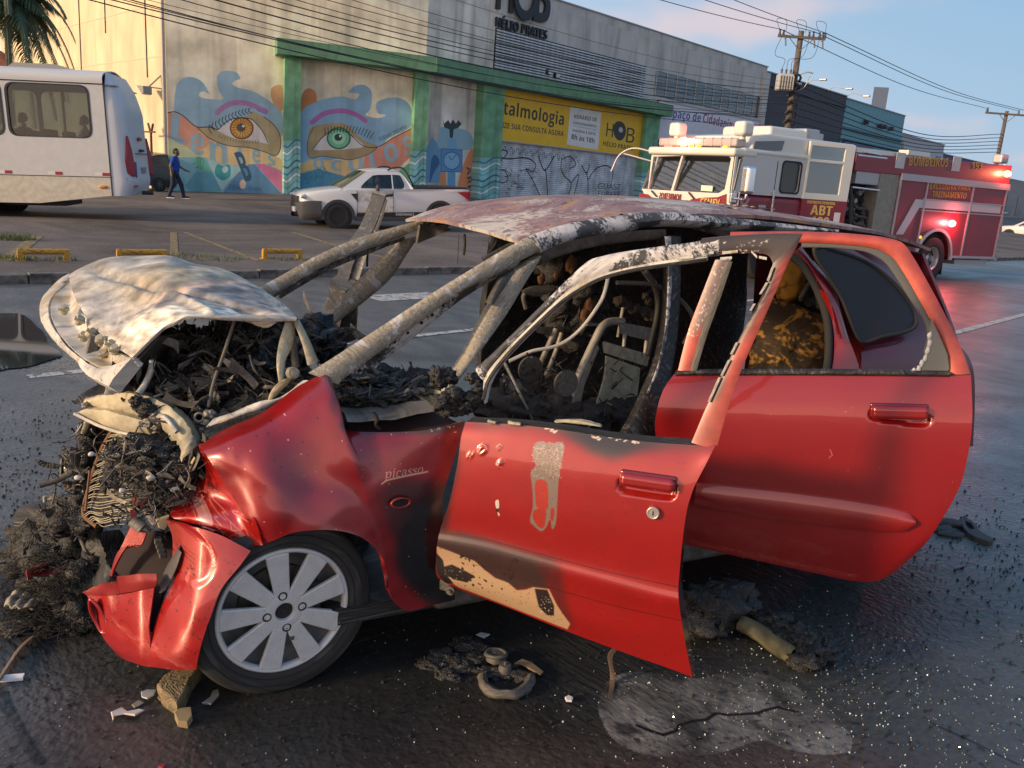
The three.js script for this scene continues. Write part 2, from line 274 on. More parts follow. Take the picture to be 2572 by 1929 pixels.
{
  const a=onY('d',60,815),b=onY('d',1030,712),d=b.clone().sub(a);
  stripe('road_marking',a,a.clone().addScaledVector(d,0.62),0.11,M.white); stripe('road_marking',a.clone().addScaledVector(d,0.74),b.clone().addScaledVector(d,2.2),0.11,M.white);
  stripe('road_marking',a.clone().addScaledVector(d,-1.6),a.clone().addScaledVector(d,-0.25),0.11,M.white);
  const c=onY('d',2080,715),e=onY('d',2212,680),f=e.clone().sub(c); stripe('road_marking',c.clone().addScaledVector(f,-0.35),c.clone().addScaledVector(f,30),0.13,M.white);
  const m=onY('d',800,645),m2=onY('d',945,637); stripe('road_marking',m,m2,0.5,M.white,0.005);
  for (const [z,x0,y0,x1,y1,w] of [['D',1190,60,1670,245,0.11],['D',1120,62,1125,212,0.13],['D',240,85,30,245,0.2],['D',1890,62,2190,155,0.1],['B',90,1500,370,1585,0.1],['E',560,455,760,495,0.1],['A',1000,1290,1340,1325,0.1],['A',1530,1285,1750,1260,0.1]]) stripe('bay_marking',onLot(z,x0,y0),onLot(z,x1,y1),w,M.yellowLine,0.006,lotY);
  for (const [x0,y0,x1,y1] of [[40,60,2200,45],[1700,250,2160,225]]) stripe('tar_joint',onLot('D',x0,y0),onLot('D',x1,y1),0.05,std({ color: col(0.13,0.12,0.105),roughness: 0.9 }),0.004,lotY);
}
{ // rain puddle by the kerb
  const P=[[-80,600],[120,592],[255,690],[320,790],[395,862],[300,905],[200,932],[100,948],[-80,940]].map(([x,y]) => onY('D',x,y)),c=curve([...P,P[0].clone()],60),o=c.reduce((a,p) => a.add(p),V()).multiplyScalar(1 / 61);
  const g=new THREE.ShapeGeometry(shapeOf(c.map((p) => { const k=1+0.16*fbm(p.x*3,p.z*3,1,3); return V(o.x+(p.x - o.x)*k,-(o.z+(p.z - o.z)*k)); }))).rotateX(-Math.PI / 2).translate(0,0.012,0); struct('puddle',g,std({ color: col(0.03,0.03,0.032),roughness: 0.03 }));
}
{ // soil and far kerb on the other carriageway, hills
  struct('median',boxUV(box(0,240,-0.1,0.16,-2.2,2.2).rotateY(Math.atan2(-ST.z,ST.x)).translate(...onY('F',2080,246).toArray()).translate(0,0,-2),1),std({ color: col(0.12,0.075,0.05),roughness: 0.95 }));
  const G=[]; for (let j=0; j<=14; j++) { const row=[]; for (let i=0; i<=60; i++) { const x=-300+i*32,t=j / 14; row.push(V(x,-2+Math.sin(t*Math.PI*0.5)*(36+26*fbm(i*0.12,2.3,0.4,4)+10*Math.exp(-Math.pow((i - 34) / 9,2))),-880 - t*500)); } G.push(row); }
  struct('hills',gridGeo(G.reverse()),std({ map: tex(256,128,(u,v) => { const a=tile(u,v,20,3,5); return [0.10+0.07*a,0.10+0.06*a,0.055+0.03*a]; },{ rep: [12,3] }),roughness: 1,side: THREE.DoubleSide }));
}

// scorched, wet ground round the wreck: one sheet 4 mm above the road
const nearAt=(z,x,y) => { const p=onY(z,x,y); return V(p.x,-p.z,0); };
{
  const P=new Paint(-4.6,5.4,0.2,8.2,200,nearAt),R=new Paint(-4.6,5.4,0.2,8.2,60,nearAt),A=new Paint(-4.6,5.4,0.2,8.2,40,nearAt);
  const { width: w,height: h }=P.c,im=P.x.createImageData(w,h);
  const burn=(x,y) => { // how scorched: an uneven patch under and in front of the car
    const u=x,v=y,d1=Math.hypot((u+0.15) / 1.75,(v - 2.55) / 1.0),d2=Math.hypot((u+1.75) / 0.75,(v - 2.9) / 0.6),d3=Math.hypot((u - 0.9) / 1.5,(v - 3.6) / 1.2),d4=Math.hypot((u - 0.1) / 1.5,(v - 1.7) / 1.0); return clamp(1.35 - Math.min(d1,d2,d3,d4)+0.55*fbm(u*1.3,v*1.3,4,5),0,1); };
  const slab=P.pts('L',[0,1010,60,985,270,1010,420,1060,500,1030,560,1000,700,985,790,1020,860,1090,910,1110,960,1150,1055,1225,980,1245,880,1220,800,1160,700,1150,560,1160,430,1200,320,1240,240,1230,150,1255,60,1240,-20,1180,-40,1080]);
  const mask=document.createElement('canvas'); mask.width=w; mask.height=h; const mx=mask.getContext('2d'); mx.filter='blur(9px)'; mx.fillStyle='#fff'; mx.beginPath(); slab.forEach((p,i) => (i?mx.lineTo(...p):mx.moveTo(...p))); mx.fill(); const md=mx.getImageData(0,0,w,h).data;
  const e=(c) => 255*(c<0.0031308?12.92*c:1.055*Math.pow(c,1 / 2.4) - 0.055);
  for (let j=0; j<h; j++) for (let i=0; i<w; i++) {
    const x=-4.6+i / 200,y=8.2 - j / 200,b=burn(x,y),f=fbm(x*40,y*40,1,2),g=rnd(),c=fbm(x*3.1,y*3.1,2,5),br=smoothstep(fbm(x*0.9+3,y*0.9,8,3)+(2.2 - y)*0.5,-0.1,0.5);
    let k=lerp(0.080,0.017,b)*(1+0.6*f+0.5*c),r=k,gg=k,bl=k*0.95; r*=lerp(1,1.9,br*b); gg*=lerp(1,1.25,br*b); bl*=lerp(1,1.05,br*b);
    const m=md[(j*w+i)*4] / 255,mm=smoothstep(m*0.9+0.9*fbm(x*8,y*8,6,5),0.55,0.95)*(0.55+0.9*smoothstep(fbm(x*5,y*5,2,4),-0.15,0.25)); if (mm>0) { const s=0.14*(1+0.9*c+0.5*f); r=lerp(r,s,mm*0.8); gg=lerp(gg,s*0.97,mm*0.8); bl=lerp(bl,s*0.9,mm*0.8); }
    if (g>0.997) { const s=rr(0.04,0.18); r+=s; gg+=s; bl+=s*0.95; }
    const sp=fbm(x*22+5,y*22,3,3); if (sp>0.24 && b<0.8) { const q=clamp((sp - 0.24)*7,0,0.75); r*=1 - q; gg*=1 - q; bl*=1 - q; }
    const o=(j*w+i)*4; im.data[o]=e(r); im.data[o+1]=e(gg); im.data[o+2]=e(bl); im.data[o+3]=255;
  }
  P.x.putImageData(im,0,0);
  P.line('#0b0a0a',0.012,'L',[0,1195,60,1220,150,1250,225,1225,240,1195,320,1170,400,1160,450,1125,520,1135,600,1130,690,1125,740,1105,810,1090,830,1100,915,1115],false);
  P.line('#17181a',0.012,'L',[1700,1190,1900,1280,2180,1420],false); P.line('#101113',0.022,'G',[20,1310,60,1400,120,1520,200,1640],false); P.line('#18191b',0.008,'L',[1640,1150,1700,1190],false);
  P.line('#26241f',0.02,'G',[-40,1330,60,1420,110,1530,170,1640],false);
  const rw=R.c.width,rh=R.c.height,ri=R.x.createImageData(rw,rh),al=A.x.createImageData(A.c.width,A.c.height);
  for (let j=0; j<rh; j++) for (let i=0; i<rw; i++) {
    const x=-4.6+i / 60,y=8.2 - j / 60,b=burn(x,y); let q=lerp(0.33,0.52,b)+0.28*fbm(x*1.1,y*1.1,5,4)+0.12*fbm(x*9,y*9,2,3);
    const pud=Math.hypot((x+3.15) / 1.0,(y - 6.55) / 0.55)+0.25*fbm(x*2,y*2,9,3); q=lerp(0.06,q,smoothstep(pud,0.85,1.05));
    const o=(j*rw+i)*4; ri.data[o]=ri.data[o+1]=ri.data[o+2]=clamp(q,0.04,1)*255; ri.data[o+3]=255;
  }
  R.x.putImageData(ri,0,0);
  for (let j=0; j<A.c.height; j++) for (let i=0; i<A.c.width; i++) { const x=-4.6+i / 40,y=8.2 - j / 40,d=Math.min(x+4.6,5.4 - x,8.2 - y)+0.35*fbm(x*1.5,y*1.5,1,4),o=(j*A.c.width+i)*4; al.data[o]=al.data[o+1]=al.data[o+2]=255*smoothstep(d,0.1,0.9); al.data[o+3]=255; }
  A.x.putImageData(al,0,0);
  const raw=(p) => { const t=new THREE.CanvasTexture(p.c); t.magFilter=THREE.LinearFilter; return t; };
  const g=new THREE.PlaneGeometry(10,8,2,2); const bump=aggBump([5,4]); bump.wrapS=bump.wrapT=THREE.RepeatWrapping;
  g.rotateX(-Math.PI / 2).translate(0.4,0.004,-4.2);
  struct('road_surface',g,std({ map: P.map(),roughnessMap: raw(R),roughness: 1,alphaMap: raw(A),transparent: true,bumpMap: bump,bumpScale: 0.007 }));
}

// ---------------------------------------------------------------- the corner warehouse with the mural, and the shops after it
const FA=new Frame(V(-14.563,0,-35),V(0.688,0,0.725)),FB=new Frame(V(-14.563,0,-35),V(0.927,0,-0.375));
const c0=FB.put(V(10.55,0,0)),FC=new Frame(V(c0.x,0,c0.z),V(0.664,0,-0.748));
const hitZ=(f,zz=0) => (z,x,y) => f.hit('z',zz,z,x,y);
const plaster=(c,seed) => tex(512,512,(u,v) => { const a=tile(u,v,5,seed,5),s=tile(u,v*0.25,16,seed+2,4),k=1+0.35*a - 0.5*Math.max(0,s); return [c[0]*k,c[1]*k*0.99,c[2]*k*0.96]; });
M.cream=std({ map: plaster([0.66,0.55,0.37],1),roughness: 0.92 }); M.cream.map.repeat.set(0.16,0.1);
M.gray=std({ map: plaster([0.52,0.51,0.49],5),roughness: 0.92 }); M.gray.map.repeat.set(0.14,0.1);
M.green=std({ map: plaster([0.13,0.27,0.16],7),roughness: 0.85 }); M.green.map.repeat.set(0.3,0.3);
M.darkMetal=std({ color: col(0.035,0.037,0.042),roughness: 0.55,metalness: 0.3 });
M.steel=std({ color: col(0.33,0.33,0.34),roughness: 0.45,metalness: 0.7 });
M.slat=std({ map: tex(256,256,(u,v) => { const k=0.56*(1+0.5*tile(u,v,6,4,4)); return [k,k,k*1.0]; }),roughness: 0.6,metalness: 0.3 });
function place(o,f) { o.applyMatrix4(f.m); return o; }           // a group set on a frame: its children use the frame's axes

const warehouse=thing('warehouse','corner warehouse with cream side wall, painted mural and green concrete canopy','warehouse');
const inW=(name,f,geo,m,parent=warehouse) => { if (Array.isArray(geo)) geo=merge(geo); geo.applyMatrix4(f.m); return mesh(name,geo,m,parent); };
{
  inW('side_wall',FA,boxUV(box(-26,0,-0.6,11.2,-0.3,0)),M.cream);
  const T=new Paint(0,10.55,-0.4,11.2,110,hitZ(FB)),x=T.x;
  x.fillStyle='#f0e3c6'; x.fillRect(0,0,T.c.width,T.c.height);
  T.grain(0.20,1.4,2,0.22);
  // first eye
  T.fill('#9db9c6','O',[180,640,178,500,185,400,215,280,300,212,420,212,520,275,590,400,530,375,475,395,490,445,640,470,760,462,705,360,685,230,720,150,820,128,920,150,965,225,905,245,870,290,950,335,1100,370,1220,430,1340,510,1460,620,1460,900,1300,900,900,960,500,880,300,700]);
  T.fill('#dba57e','O',[1335,340,1465,315,1465,600,1350,505]);
  T.fill('#dc9a80','O',[104,628,180,632,290,680,400,760,470,820,530,910,640,970,440,1070,300,1030,104,950],false);
  T.fill('#98b3bf','O',[150,640,245,665,222,900,310,965,290,1015,125,945],false);
  T.fill('#e6c58c','O',[330,1030,460,850,540,900,620,945,730,1000,870,1035,1070,1050,1250,1100,1380,1145,1460,1200,1460,1320,1250,1235,1130,1235,980,1255,750,1235,560,1165,440,1135],true);
  T.fill('#dca283','O',[330,1035,440,870,540,905,620,950,540,1050,430,1080],true);
  for (const [s,a,b,c,d,hh] of [['e',360,1130,560,1130,1.05],['n',570,1230,850,1240,1.15],['T',880,1225,1050,1230,0.9],['e',1100,1225,1220,1230,0.75],['s',1280,1255,1390,1265,0.6]]) T.text(s,'#9cb7bd','O',a,b,c,d,hh);
  T.fill('#c3cda0','O',[108,945,210,985,330,1040,450,1135,560,1165,520,1175,300,1165,230,1150,108,1180],true);
  T.fill('#86b5bb','O',[108,1160,300,1160,560,1165,750,1235,980,1255,1130,1235,1250,1235,1460,1320,1460,1680,108,1680],false);
  T.fill('#6fb59c','O',[395,1190,480,1148,545,1200,625,1345,500,1335,430,1260],false);
  T.fill('#6aa0ab','O',[440,1330,625,1345,745,1560,440,1640,300,1500],false);
  T.fill('#abc9c6','O',[560,1170,760,1240,990,1258,1130,1238,960,1340,840,1430,745,1560,640,1350],false);
  T.fill('#6690ae','O',[770,1560,930,1350,1060,1250,1130,1240,1460,1600,1440,1680,770,1680],false);
  T.fill('#d87c9f','O',[1140,1240,1250,1240,1460,1335,1460,1590],false);
  T.fill('#49a0a0','O',[660,1330,690,1245,750,1262,830,1250,850,1310,840,1390,760,1432,690,1400]); T.fill('#b9d2cb','O',[745,1300,770,1268,805,1272,820,1305,790,1345,758,1338]);
  T.text('B','#3f6579','O',1010,1460,1130,1420,1.25); T.text('-30','#4a9a86','O',395,1285,530,1300,0.45,'400');
  T.text('©Dowir     Borore','#47606c','O',815,1540,1215,1570,0.2,'italic 400'); T.fill('#e9c5a8','O',[955,1470,990,1425,1030,1460,1020,1525,970,1530]);
  T.fill('#b9a67f','O',[452,803,580,800,690,828,760,768,850,708,960,688,1040,670,1075,635,1115,615,1250,680,1350,760,1420,860,1446,960,1432,1080,1380,1136,1250,1092,1070,1042,870,1026,730,992,600,932,520,870]);
  T.fill('#ddd4cc','O',[688,832,760,770,850,710,980,688,1095,708,1165,770,1235,860,1290,950,1298,1000,1150,972,960,952,830,912,745,868]);
  const disc=(c,z,cx,cy,rx,ry) => { const q=[]; for (let i=0; i<14; i++) { const a=(i / 14)*6.2832; q.push(cx+rx*Math.cos(a),cy+ry*Math.sin(a)); } T.fill(c,z,q); };
  disc('#7d4a33','O',980,815,142,132); disc('#d99a45','O',980,815,126,116); disc('#e9bd62','O',990,830,90,84);
  for (let i=0; i<18; i++) { const a=i*0.349; T.line('#8a5233',0.02,'O',[975+52*Math.cos(a),805+48*Math.sin(a),980+118*Math.cos(a+0.05),812+108*Math.sin(a+0.05)]); }
  disc('#6e5550','O',972,805,54,50); disc('#e8e2d8','O',1000,788,18,16);
  T.line('#4a3536',0.035,'O',[104,628,190,620,290,672,400,770,470,802,580,800,690,830]); T.line('#5a4238',0.03,'O',[452,805,520,872,600,935,730,995,870,1028,1070,1046,1250,1095,1380,1138,1434,1080,1446,960,1420,858,1350,760,1245,680]); T.line('#2f2a2c',0.03,'O',[600,780,690,830,760,770,850,710,980,690,1095,708,1165,770,1235,860,1295,990]);
  for (let i=0; i<13; i++) { const t=i / 12,bx=620+480*t,by=815 - 190*Math.sin(Math.min(1,t*0.95)*1.5); T.line('#2b282c',0.028,'O',[bx,by+60 - 55*t,bx - 30 - 10*t,by+10 - 30*t,bx - 25,by - 40 - 10*t]); }
  for (let i=0; i<15; i++) { const bx=720+i*33,by=900+65*Math.min(1,i / 7); T.line('#6b513c',0.018,'O',[bx,by - 8,bx - 12,by+28]); }
  T.line('#b583ab',0.2,'O',[690,630,770,560,900,510,1040,520,1180,570,1270,610]); T.line('#9a7bb0',0.16,'O',[1180,590,1265,625]);
  // second eye
  T.fill('#d08a5a','B',[140,725,143,640,165,585,200,570,240,600,240,680,180,725]);
  T.fill('#8fb3c9','B',[138,745,250,655,400,622,490,640,520,605,450,595,500,552,560,552,602,600,592,700,562,742,640,762,692,742,640,728,636,660,720,630,800,640,852,690,862,780,830,835,720,885,620,960,300,1040,138,1040]);
  T.fill('#e3c184','B',[138,1070,220,1030,400,1035,600,990,640,960,600,1100,400,1150,138,1110]); T.fill('#dd947c','B',[640,955,720,900,880,825,930,850,930,930,800,1060,700,1120,560,1120,560,1000]);
  T.fill('#5f9db5','B',[138,1120,250,1090,420,1135,520,1180,930,1180,930,1290,138,1290],false); T.fill('#7fb79b','B',[770,1110,860,1040,930,950,930,1180,800,1180],false);
  for (const [s,a,b,c,d,hh] of [['o',215,1090,300,1095,0.62],['c',330,1100,410,1105,0.6],['U',440,1110,560,1110,0.85],['l',585,1090,640,1080,1.0],['o',680,1050,790,1035,1.0],['s',810,1000,880,985,1.0]]) T.text(s,'#9db8c2','B',a,b,c,d,hh);
  T.text('BRADA','#4a8597','B',180,1190,330,1130,0.42,'400'); T.text('©dowir moreno','#3c4a4c','B',650,915,830,825,0.18,'italic 400');
  T.fill('#b09a72','B',[210,822,330,798,430,800,540,900,640,945,585,992,470,1030,380,1022,280,1008,210,1020,185,980,190,900]); T.fill('#d9d2c8','B',[225,962,290,880,370,838,450,862,550,942,450,962,330,968]);
  disc('#3f6b52','B',388,892,78,72); disc('#7cbf95','B',388,892,68,62); disc('#a5d3ab','B',388,892,44,40); disc('#3a4b40','B',385,886,25,23); disc('#e6e6de','B',397,878,8,8);
  T.line('#2e2a2b',0.03,'B',[222,960,290,880,370,836,450,860,545,940,640,948,740,890,862,828]); T.line('#54453a',0.025,'B',[640,948,585,992,470,1030,380,1022,280,1008,210,1020,185,980,190,900,225,820]);
  for (let i=0; i<16; i++) { const t=i / 15,bx=300+290*t,by=870 - 45*Math.sin(t*1.7)+70*t*t; T.line('#2b282c',0.026,'B',[bx,by,bx+12*t,by - 22,bx+30*t - 4,by - 42]); }
  T.line('#b06fa5',0.2,'B',[215,790,290,735,400,715,490,735,560,780]);
  T.grain(0.10,0.8,6,0.12);
  const wall=box(0,10.55,-0.6,11.2,-0.3,0); T.uv(wall);
  inW('mural_wall',FB,wall,std({ map: T.map(),roughness: 0.9 }));
  // street side: plain render above, clock mural at its near end
  const U=new Paint(-0.1,4.75,-0.4,10.45,110,hitZ(FC)); U.x.fillStyle='#d6cfc2'; U.x.fillRect(0,0,U.c.width,U.c.height); U.grain(0.22,1.2,4,0.3);
  U.fill('#6f97b3','B',[950,1180,952,960,990,880,1050,960,1055,1180],false); U.fill('#40698f','B',[975,1180,985,1040,1010,1000,1040,1050,1000,1120]); U.fill('#8fb0bd','B',[1040,850,1060,820,1230,850,1240,960,1040,960]);
  U.fill('#d98b5d','B',[1045,1290,1040,1160,1075,1080,1080,1290]); U.fill('#d98b5d','B',[1160,1290,1165,1150,1230,980,1255,990,1230,1290]);
  U.fill('#7aa5c4','B',[1090,895,1150,897,1150,975,1090,970],false); U.fill('#5f90b8','B',[1050,960,1187,968,1185,1112,1048,1108],false); U.fill('#6d9cc0','B',[1090,1110,1142,1110,1140,1300,1090,1300],false);
  const ring=[]; for (let i=0; i<12; i++) ring.push(1118+52*Math.cos(i*0.5236),1038+56*Math.sin(i*0.5236)); U.fill('#86b3d0','B',ring); U.line('#23476a',0.03,'B',ring,true,true); U.line('#23476a',0.03,'B',[1100,1010,1118,1030,1145,1000]); U.line('#2c5478',0.025,'B',[1050,960,1187,968,1185,1112,1048,1108],false,true);
  U.fill('#3b4a4d','B',[1058,770,1068,800,1095,775,1110,800,1125,770,1145,800,1160,775,1182,800,1160,825,1130,835,1125,890,1105,890,1102,835,1070,822],false);
  U.text('ARES','#2c5a6b','B',1212,1075,1225,1290,0.3);
  const sw=box(0,4.65,-0.6,10.4,-0.3,0); U.uv(sw); inW('street_wall',FC,sw,std({ map: U.map(),roughness: 0.92 }));
  inW('street_wall',FC,boxUV(box(4.65,31.6,5.8,10.4,-0.3,0)),M.gray); inW('street_wall',FC,boxUV(box(16.6,18.6,-0.6,5.8,-0.3,0.004)),M.gray);
  inW('roof',FC,boxUV(box(-8,31.6,10.2,10.42,-26,-0.3)),M.gray); inW('coping',FC,box(-0.05,31.65,10.4,10.46,-0.35,0.06),M.steel);
  inW('downpipe',FA,[box(-0.2,-0.06,-0.4,10.8,0.0,0.1)],std({ color: col(0.42,0.40,0.36),roughness: 0.7 }));
  for (const [zx,zy,zx1,zy1] of [[512,0,528,455],[682,0,684,215],[935,0,955,500]]) { const a=FA.hit('z',0,'A',zx,zy),b=FA.hit('z',0,'A',zx1,zy1); inW('conduit',FA,rod(V(a.x,11,0.03),V(b.x,b.y,0.03),0.022,6),M.darkMetal); }
  for (const [v0,v1] of [[9.4,9.34],[7.35,7.3],[5.4,5.35]]) inW('wall_joint',FA,box(-26,-0.2,v1,v0,-0.01,0.012),std({ color: col(0.62,0.52,0.36),roughness: 0.95 }));
  // canopy
  const fasc=(f,u0,u1,z1) => boxUV(box(u0,u1,5.82,6.42,0,z1));
  const cb=shapeOf([V(4.15,0),V(11.15,0),V(10.55,-1.05),V(4.15,-1.05)].map((p) => V(p.x,p.y)));
  { const g=new THREE.ExtrudeGeometry(shapeOf([V(4.15,0),V(10.55,0),V(10.83,1.0),V(4.15,1.0)]),{ depth: 0.6,bevelEnabled: false }).rotateX(Math.PI / 2).translate(0,6.42,0); inW('canopy',FB,boxUV(g),M.green); }
  { const g=new THREE.ExtrudeGeometry(shapeOf([V(0,0),V(18.6,0),V(18.6,1.0),V(-0.28,1.0)]),{ depth: 0.6,bevelEnabled: false }).rotateX(Math.PI / 2).translate(0,6.42,0); inW('canopy',FC,boxUV(g),M.green); }
  inW('gutter',FC,box(-0.3,18.6,6.42,6.46,0.9,1.0),M.darkMetal);
  // pillars with painted waves on their feet
  const wave=new Paint(0,1,0,6,100,null),wx=wave.x; wx.fillStyle='#6fa07c'; wx.fillRect(0,0,100,600); wx.fillStyle='#86b8b6'; wx.fillRect(0,330,100,270);
  for (let i=0; i<9; i++) { wx.strokeStyle=['#3b7f93','#e4efe8','#56a3a6','#2e6a86'][i % 4]; wx.lineWidth=7; wx.beginPath(); wx.moveTo(0,350+i*28); wx.bezierCurveTo(30,380+i*28,60,300+i*28,100,330+i*28); wx.stroke(); } wave.grain(0.2,0.6,3,0.3);
  const wm=std({ map: wave.map(),roughness: 0.88 });
  for (const [f,u0,u1,dz] of [[FB,4.5,5.16,0.5],[FB,10.0,10.62,0.5],[FC,3.2,4.62,0.5],[FC,16.72,18.1,0.5]]) { const g=box(u0,u1,-0.4,5.82,0,dz); planarUV(g,u0,u1,-0.2,5.8); inW('pillar',f,g,wm); }
  // louvres, one slat at a time
  inW('louvre_backing',FC,box(4.2,16.72,6.6,8.42,0.0,0.03),M.darkMetal);
  for (let i=0; i<14; i++) { const y=6.68+i*0.125,g=boxUV(new THREE.BoxGeometry(12.5,0.03,0.1).rotateX(0.9)); inW('louvre_slat',FC,g.translate(10.46,y,0.1),M.slat); }
  // long window band
  inW('window_backing',FC,box(17.9,31.2,6.95,8.35,0.002,0.02),std({ color: col(0.05,0.05,0.055),roughness: 0.35 }));
  for (let i=0; i<12; i++) { const u=17.9+i*1.108; inW('window_pane',FC,box(u+0.05,u+1.05,7.0,8.3,0.02,0.045),phy({ color: col(0.06,0.062,0.07),roughness: 0.15,metalness: 0,clearcoat: 1 })); inW('mullion',FC,box(u - 0.02,u+0.025,6.95,8.35,0.02,0.09),M.gray); }
  for (let i=1; i<6; i++) inW('window_bar',FC,box(17.9,31.2,6.95+i*0.233,6.97+i*0.233,0.046,0.075),std({ color: col(0.2,0.17,0.17),roughness: 0.7 }));
  inW('pilaster',FC,boxUV(box(31.0,31.75,-0.5,10.0,0.0,0.25)),M.gray); inW('pilaster',FC,boxUV(box(16.75,17.75,6.5,10.36,0.0,0.05)),M.gray);
  // roller shutters
  const shut=(u0,u1,v0,v1,z0,step,m) => { const G=[],n=Math.round((v1 - v0) / step); for (let j=0; j<=n*4; j++) { const v=v1 - (j / (n*4))*(v1 - v0),d=z0+0.022*Math.abs(Math.sin((j / 4)*Math.PI)); G.push([V(u0,v,d),V((u0+u1) / 2,v,d),V(u1,v,d)]); } return gridGeo(G); };
  const S=new Paint(4.6,16.75,0.2,3.6,130,hitZ(FC,0.1)); S.x.fillStyle='#b9bbbf'; S.x.fillRect(0,0,S.c.width,S.c.height); S.grain(0.25,0.8,8,0.2);
  const gl=(w,...c) => S.line('#23252a',w,'B',c);
  gl(0.05,1400,1000,1440,970,1480,985,1420,1060,1400,1130,1440,1180,1480,1160,1460,1100,1420,1100); gl(0.06,1410,1010,1480,1025,1600,1020,1660,1060,1640,1110,1600,1090,1640,1160,1700,1290); gl(0.07,1680,1010,1720,1100,1780,1010); gl(0.07,1725,1090,1735,1200,1740,1290); gl(0.06,1830,1020,1825,1090,1850,1140,1890,1190,1860,1290); gl(0.06,1890,1180,1940,1130,1900,1290); gl(0.06,1960,1070,1990,1120,2010,1060); gl(0.06,1990,1110,2000,1200,1995,1290); gl(0.06,2000,1160,2050,1090,2120,1070,2160,1110,2150,1180); gl(0.05,1830,1030,1880,1010,1920,1060,1880,1090);
  for (let i=0; i<26; i++) { const a=rr(1450,1660),b=rr(1080,1240); gl(0.025,a,b,a+rr(-20,20),b+rr(-15,15),a+rr(0,30),b+rr(-15,20)); } for (let i=0; i<12; i++) { const a=1450+i*42; gl(0.03,a,965+i*6,a+14,945+i*6,a+22,985+i*6,a+34,960+i*6); }
  S.text('GUAST','#2b2d31','B',2060,1220,2210,1225,0.32,'400'); S.text('EUPARK','#2b2d31','B',2060,1265,2205,1270,0.28,'400');
  const sg=shut(4.66,16.72,0.2,3.5,0.08,0.1); S.uv(sg); inW('roller_shutter',FC,sg,std({ map: S.map(),roughness: 0.55,metalness: 0.25 }));
  inW('roller_shutter',FC,shut(18.3,31.0,-0.2,5.0,0.05,0.11),std({ color: col(0.075,0.055,0.11),roughness: 0.6,metalness: 0.2 }));
}
// text raised off a surface
const fontB=await new FontLoader().loadAsync('fonts/droid/droid_sans_bold.typeface.json');
function letters(str,size,depth) { const g=new TextGeometry(str,{ font: fontB,size,depth,curveSegments: 6,bevelEnabled: false }); g.computeBoundingBox(); return g.translate(-g.boundingBox.min.x,0,0); }
function fitWidth(g,w) { g.computeBoundingBox(); return g.scale(w / (g.boundingBox.max.x - g.boundingBox.min.x),1,1); }
{
  const s=thing('wall_sign','raised dark letters spelling HOB over a second line, high on the grey street wall','sign'); place(s,FC);
  const y0=FC.hit('z',0.1,'B',1460,72).y+0.02,ink=M.darkMetal,L=(p) => FC.hit('z',0.1,'B',...p);
  const a=L([1405,65]),b=L([1510,90]),c=L([1640,150]),e=L([1745,130]);
  const uH0=a.x,uH1=b.x,uB0=c.x,uB1=e.x;
  mesh('letter',[box(uH0,uH0+0.24,y0,y0+2.2,0.02,0.16),box(uH1 - 0.24,uH1,y0,y0+2.2,0.02,0.16),box(uH0,uH1,y0+0.75,y0+0.95,0.02,0.16)],ink,s);
  { const o=new THREE.Shape(); o.absellipse((uH1+uB0) / 2,y0+0.78,(uB0 - uH1) / 2+0.1,1.0,0,Math.PI*2); const hole=new THREE.Path(); hole.absellipse((uH1+uB0) / 2,y0+0.9,(uB0 - uH1) / 2 - 0.14,0.68,0,Math.PI*2); mesh('letter',extrude(o,0.16,0.26,[hole]),ink,s); }
  { const w=uB1 - uB0; mesh('letter',fitWidth(letters('B',2.35,0.14),w).translate(uB0,y0 - 0.05,0.02),ink,s); }
  const d=L([1405,130]),f=L([1735,215]); mesh('letter_row',fitWidth(letters('H\u00c9LIO PRATES',0.42,0.1),f.x - d.x).translate(d.x,FC.hit('z',0.1,'B',1570,212).y,0.03),ink,s);
}
{
  const T=new Paint(4.6,16.75,3.36,5.84,165,hitZ(FC,0.2)); T.x.fillStyle='#e0b21e'; T.x.fillRect(0,0,T.c.width,T.c.height);
  T.text('ftalmologia','#3a352c','B',1415,730,1845,810,0.62); T.text('ALIZE SUA CONSULTA AGORA','#3a352c','B',1402,818,1840,880,0.26);
  T.fill('#d9d8d6','B',[1885,686,2085,728,2062,968,1862,932],false);
  T.text('HOR\u00c1RIO DE','#4a4a4c','B',1905,762,2055,786,0.2); T.text('FUNCIONAMENTO','#4a4a4c','B',1902,800,2052,824,0.13); T.line('#4a4a4c',0.015,'B',[1902,812,2050,838],false); T.text('SEGUNDA \u00c0 SEXTA','#4a4a4c','B',1896,848,2046,874,0.13); T.text('8h \u00e0s 18h','#3c3c40','B',1888,896,2042,926,0.26);
  T.text('H','#3a352c','C',38,705,88,712,0.74,'300'); T.text('B','#3a352c','C',140,735,195,742,0.82,'300'); T.fill('#3a352c','C',[84,665,95,635,118,628,142,645,150,680,138,715,115,728,92,708]); T.fill('#b9b7ae','C',[112,670,120,658,130,662,134,676,126,686,115,682]); T.text('H\u00c9LIO PRATES','#3a352c','C',28,752,186,780,0.24);
  T.grain(0.05,0.5,3);
  const s=thing('fascia_sign','yellow eye clinic fascia sign with opening hours board, above the graffitied roller shutter','sign'); place(s,FC);
  const g=box(4.66,16.7,3.4,5.8,0.1,0.2); T.uv(g); mesh('board',g,std({ map: T.map(),roughness: 0.55 }),s);
  mesh('sign_frame',[box(4.66,16.7,3.34,3.4,0.08,0.23),box(4.6,4.66,3.34,5.8,0.08,0.23),box(16.7,16.75,3.34,5.8,0.08,0.23)],M.steel,s);
}
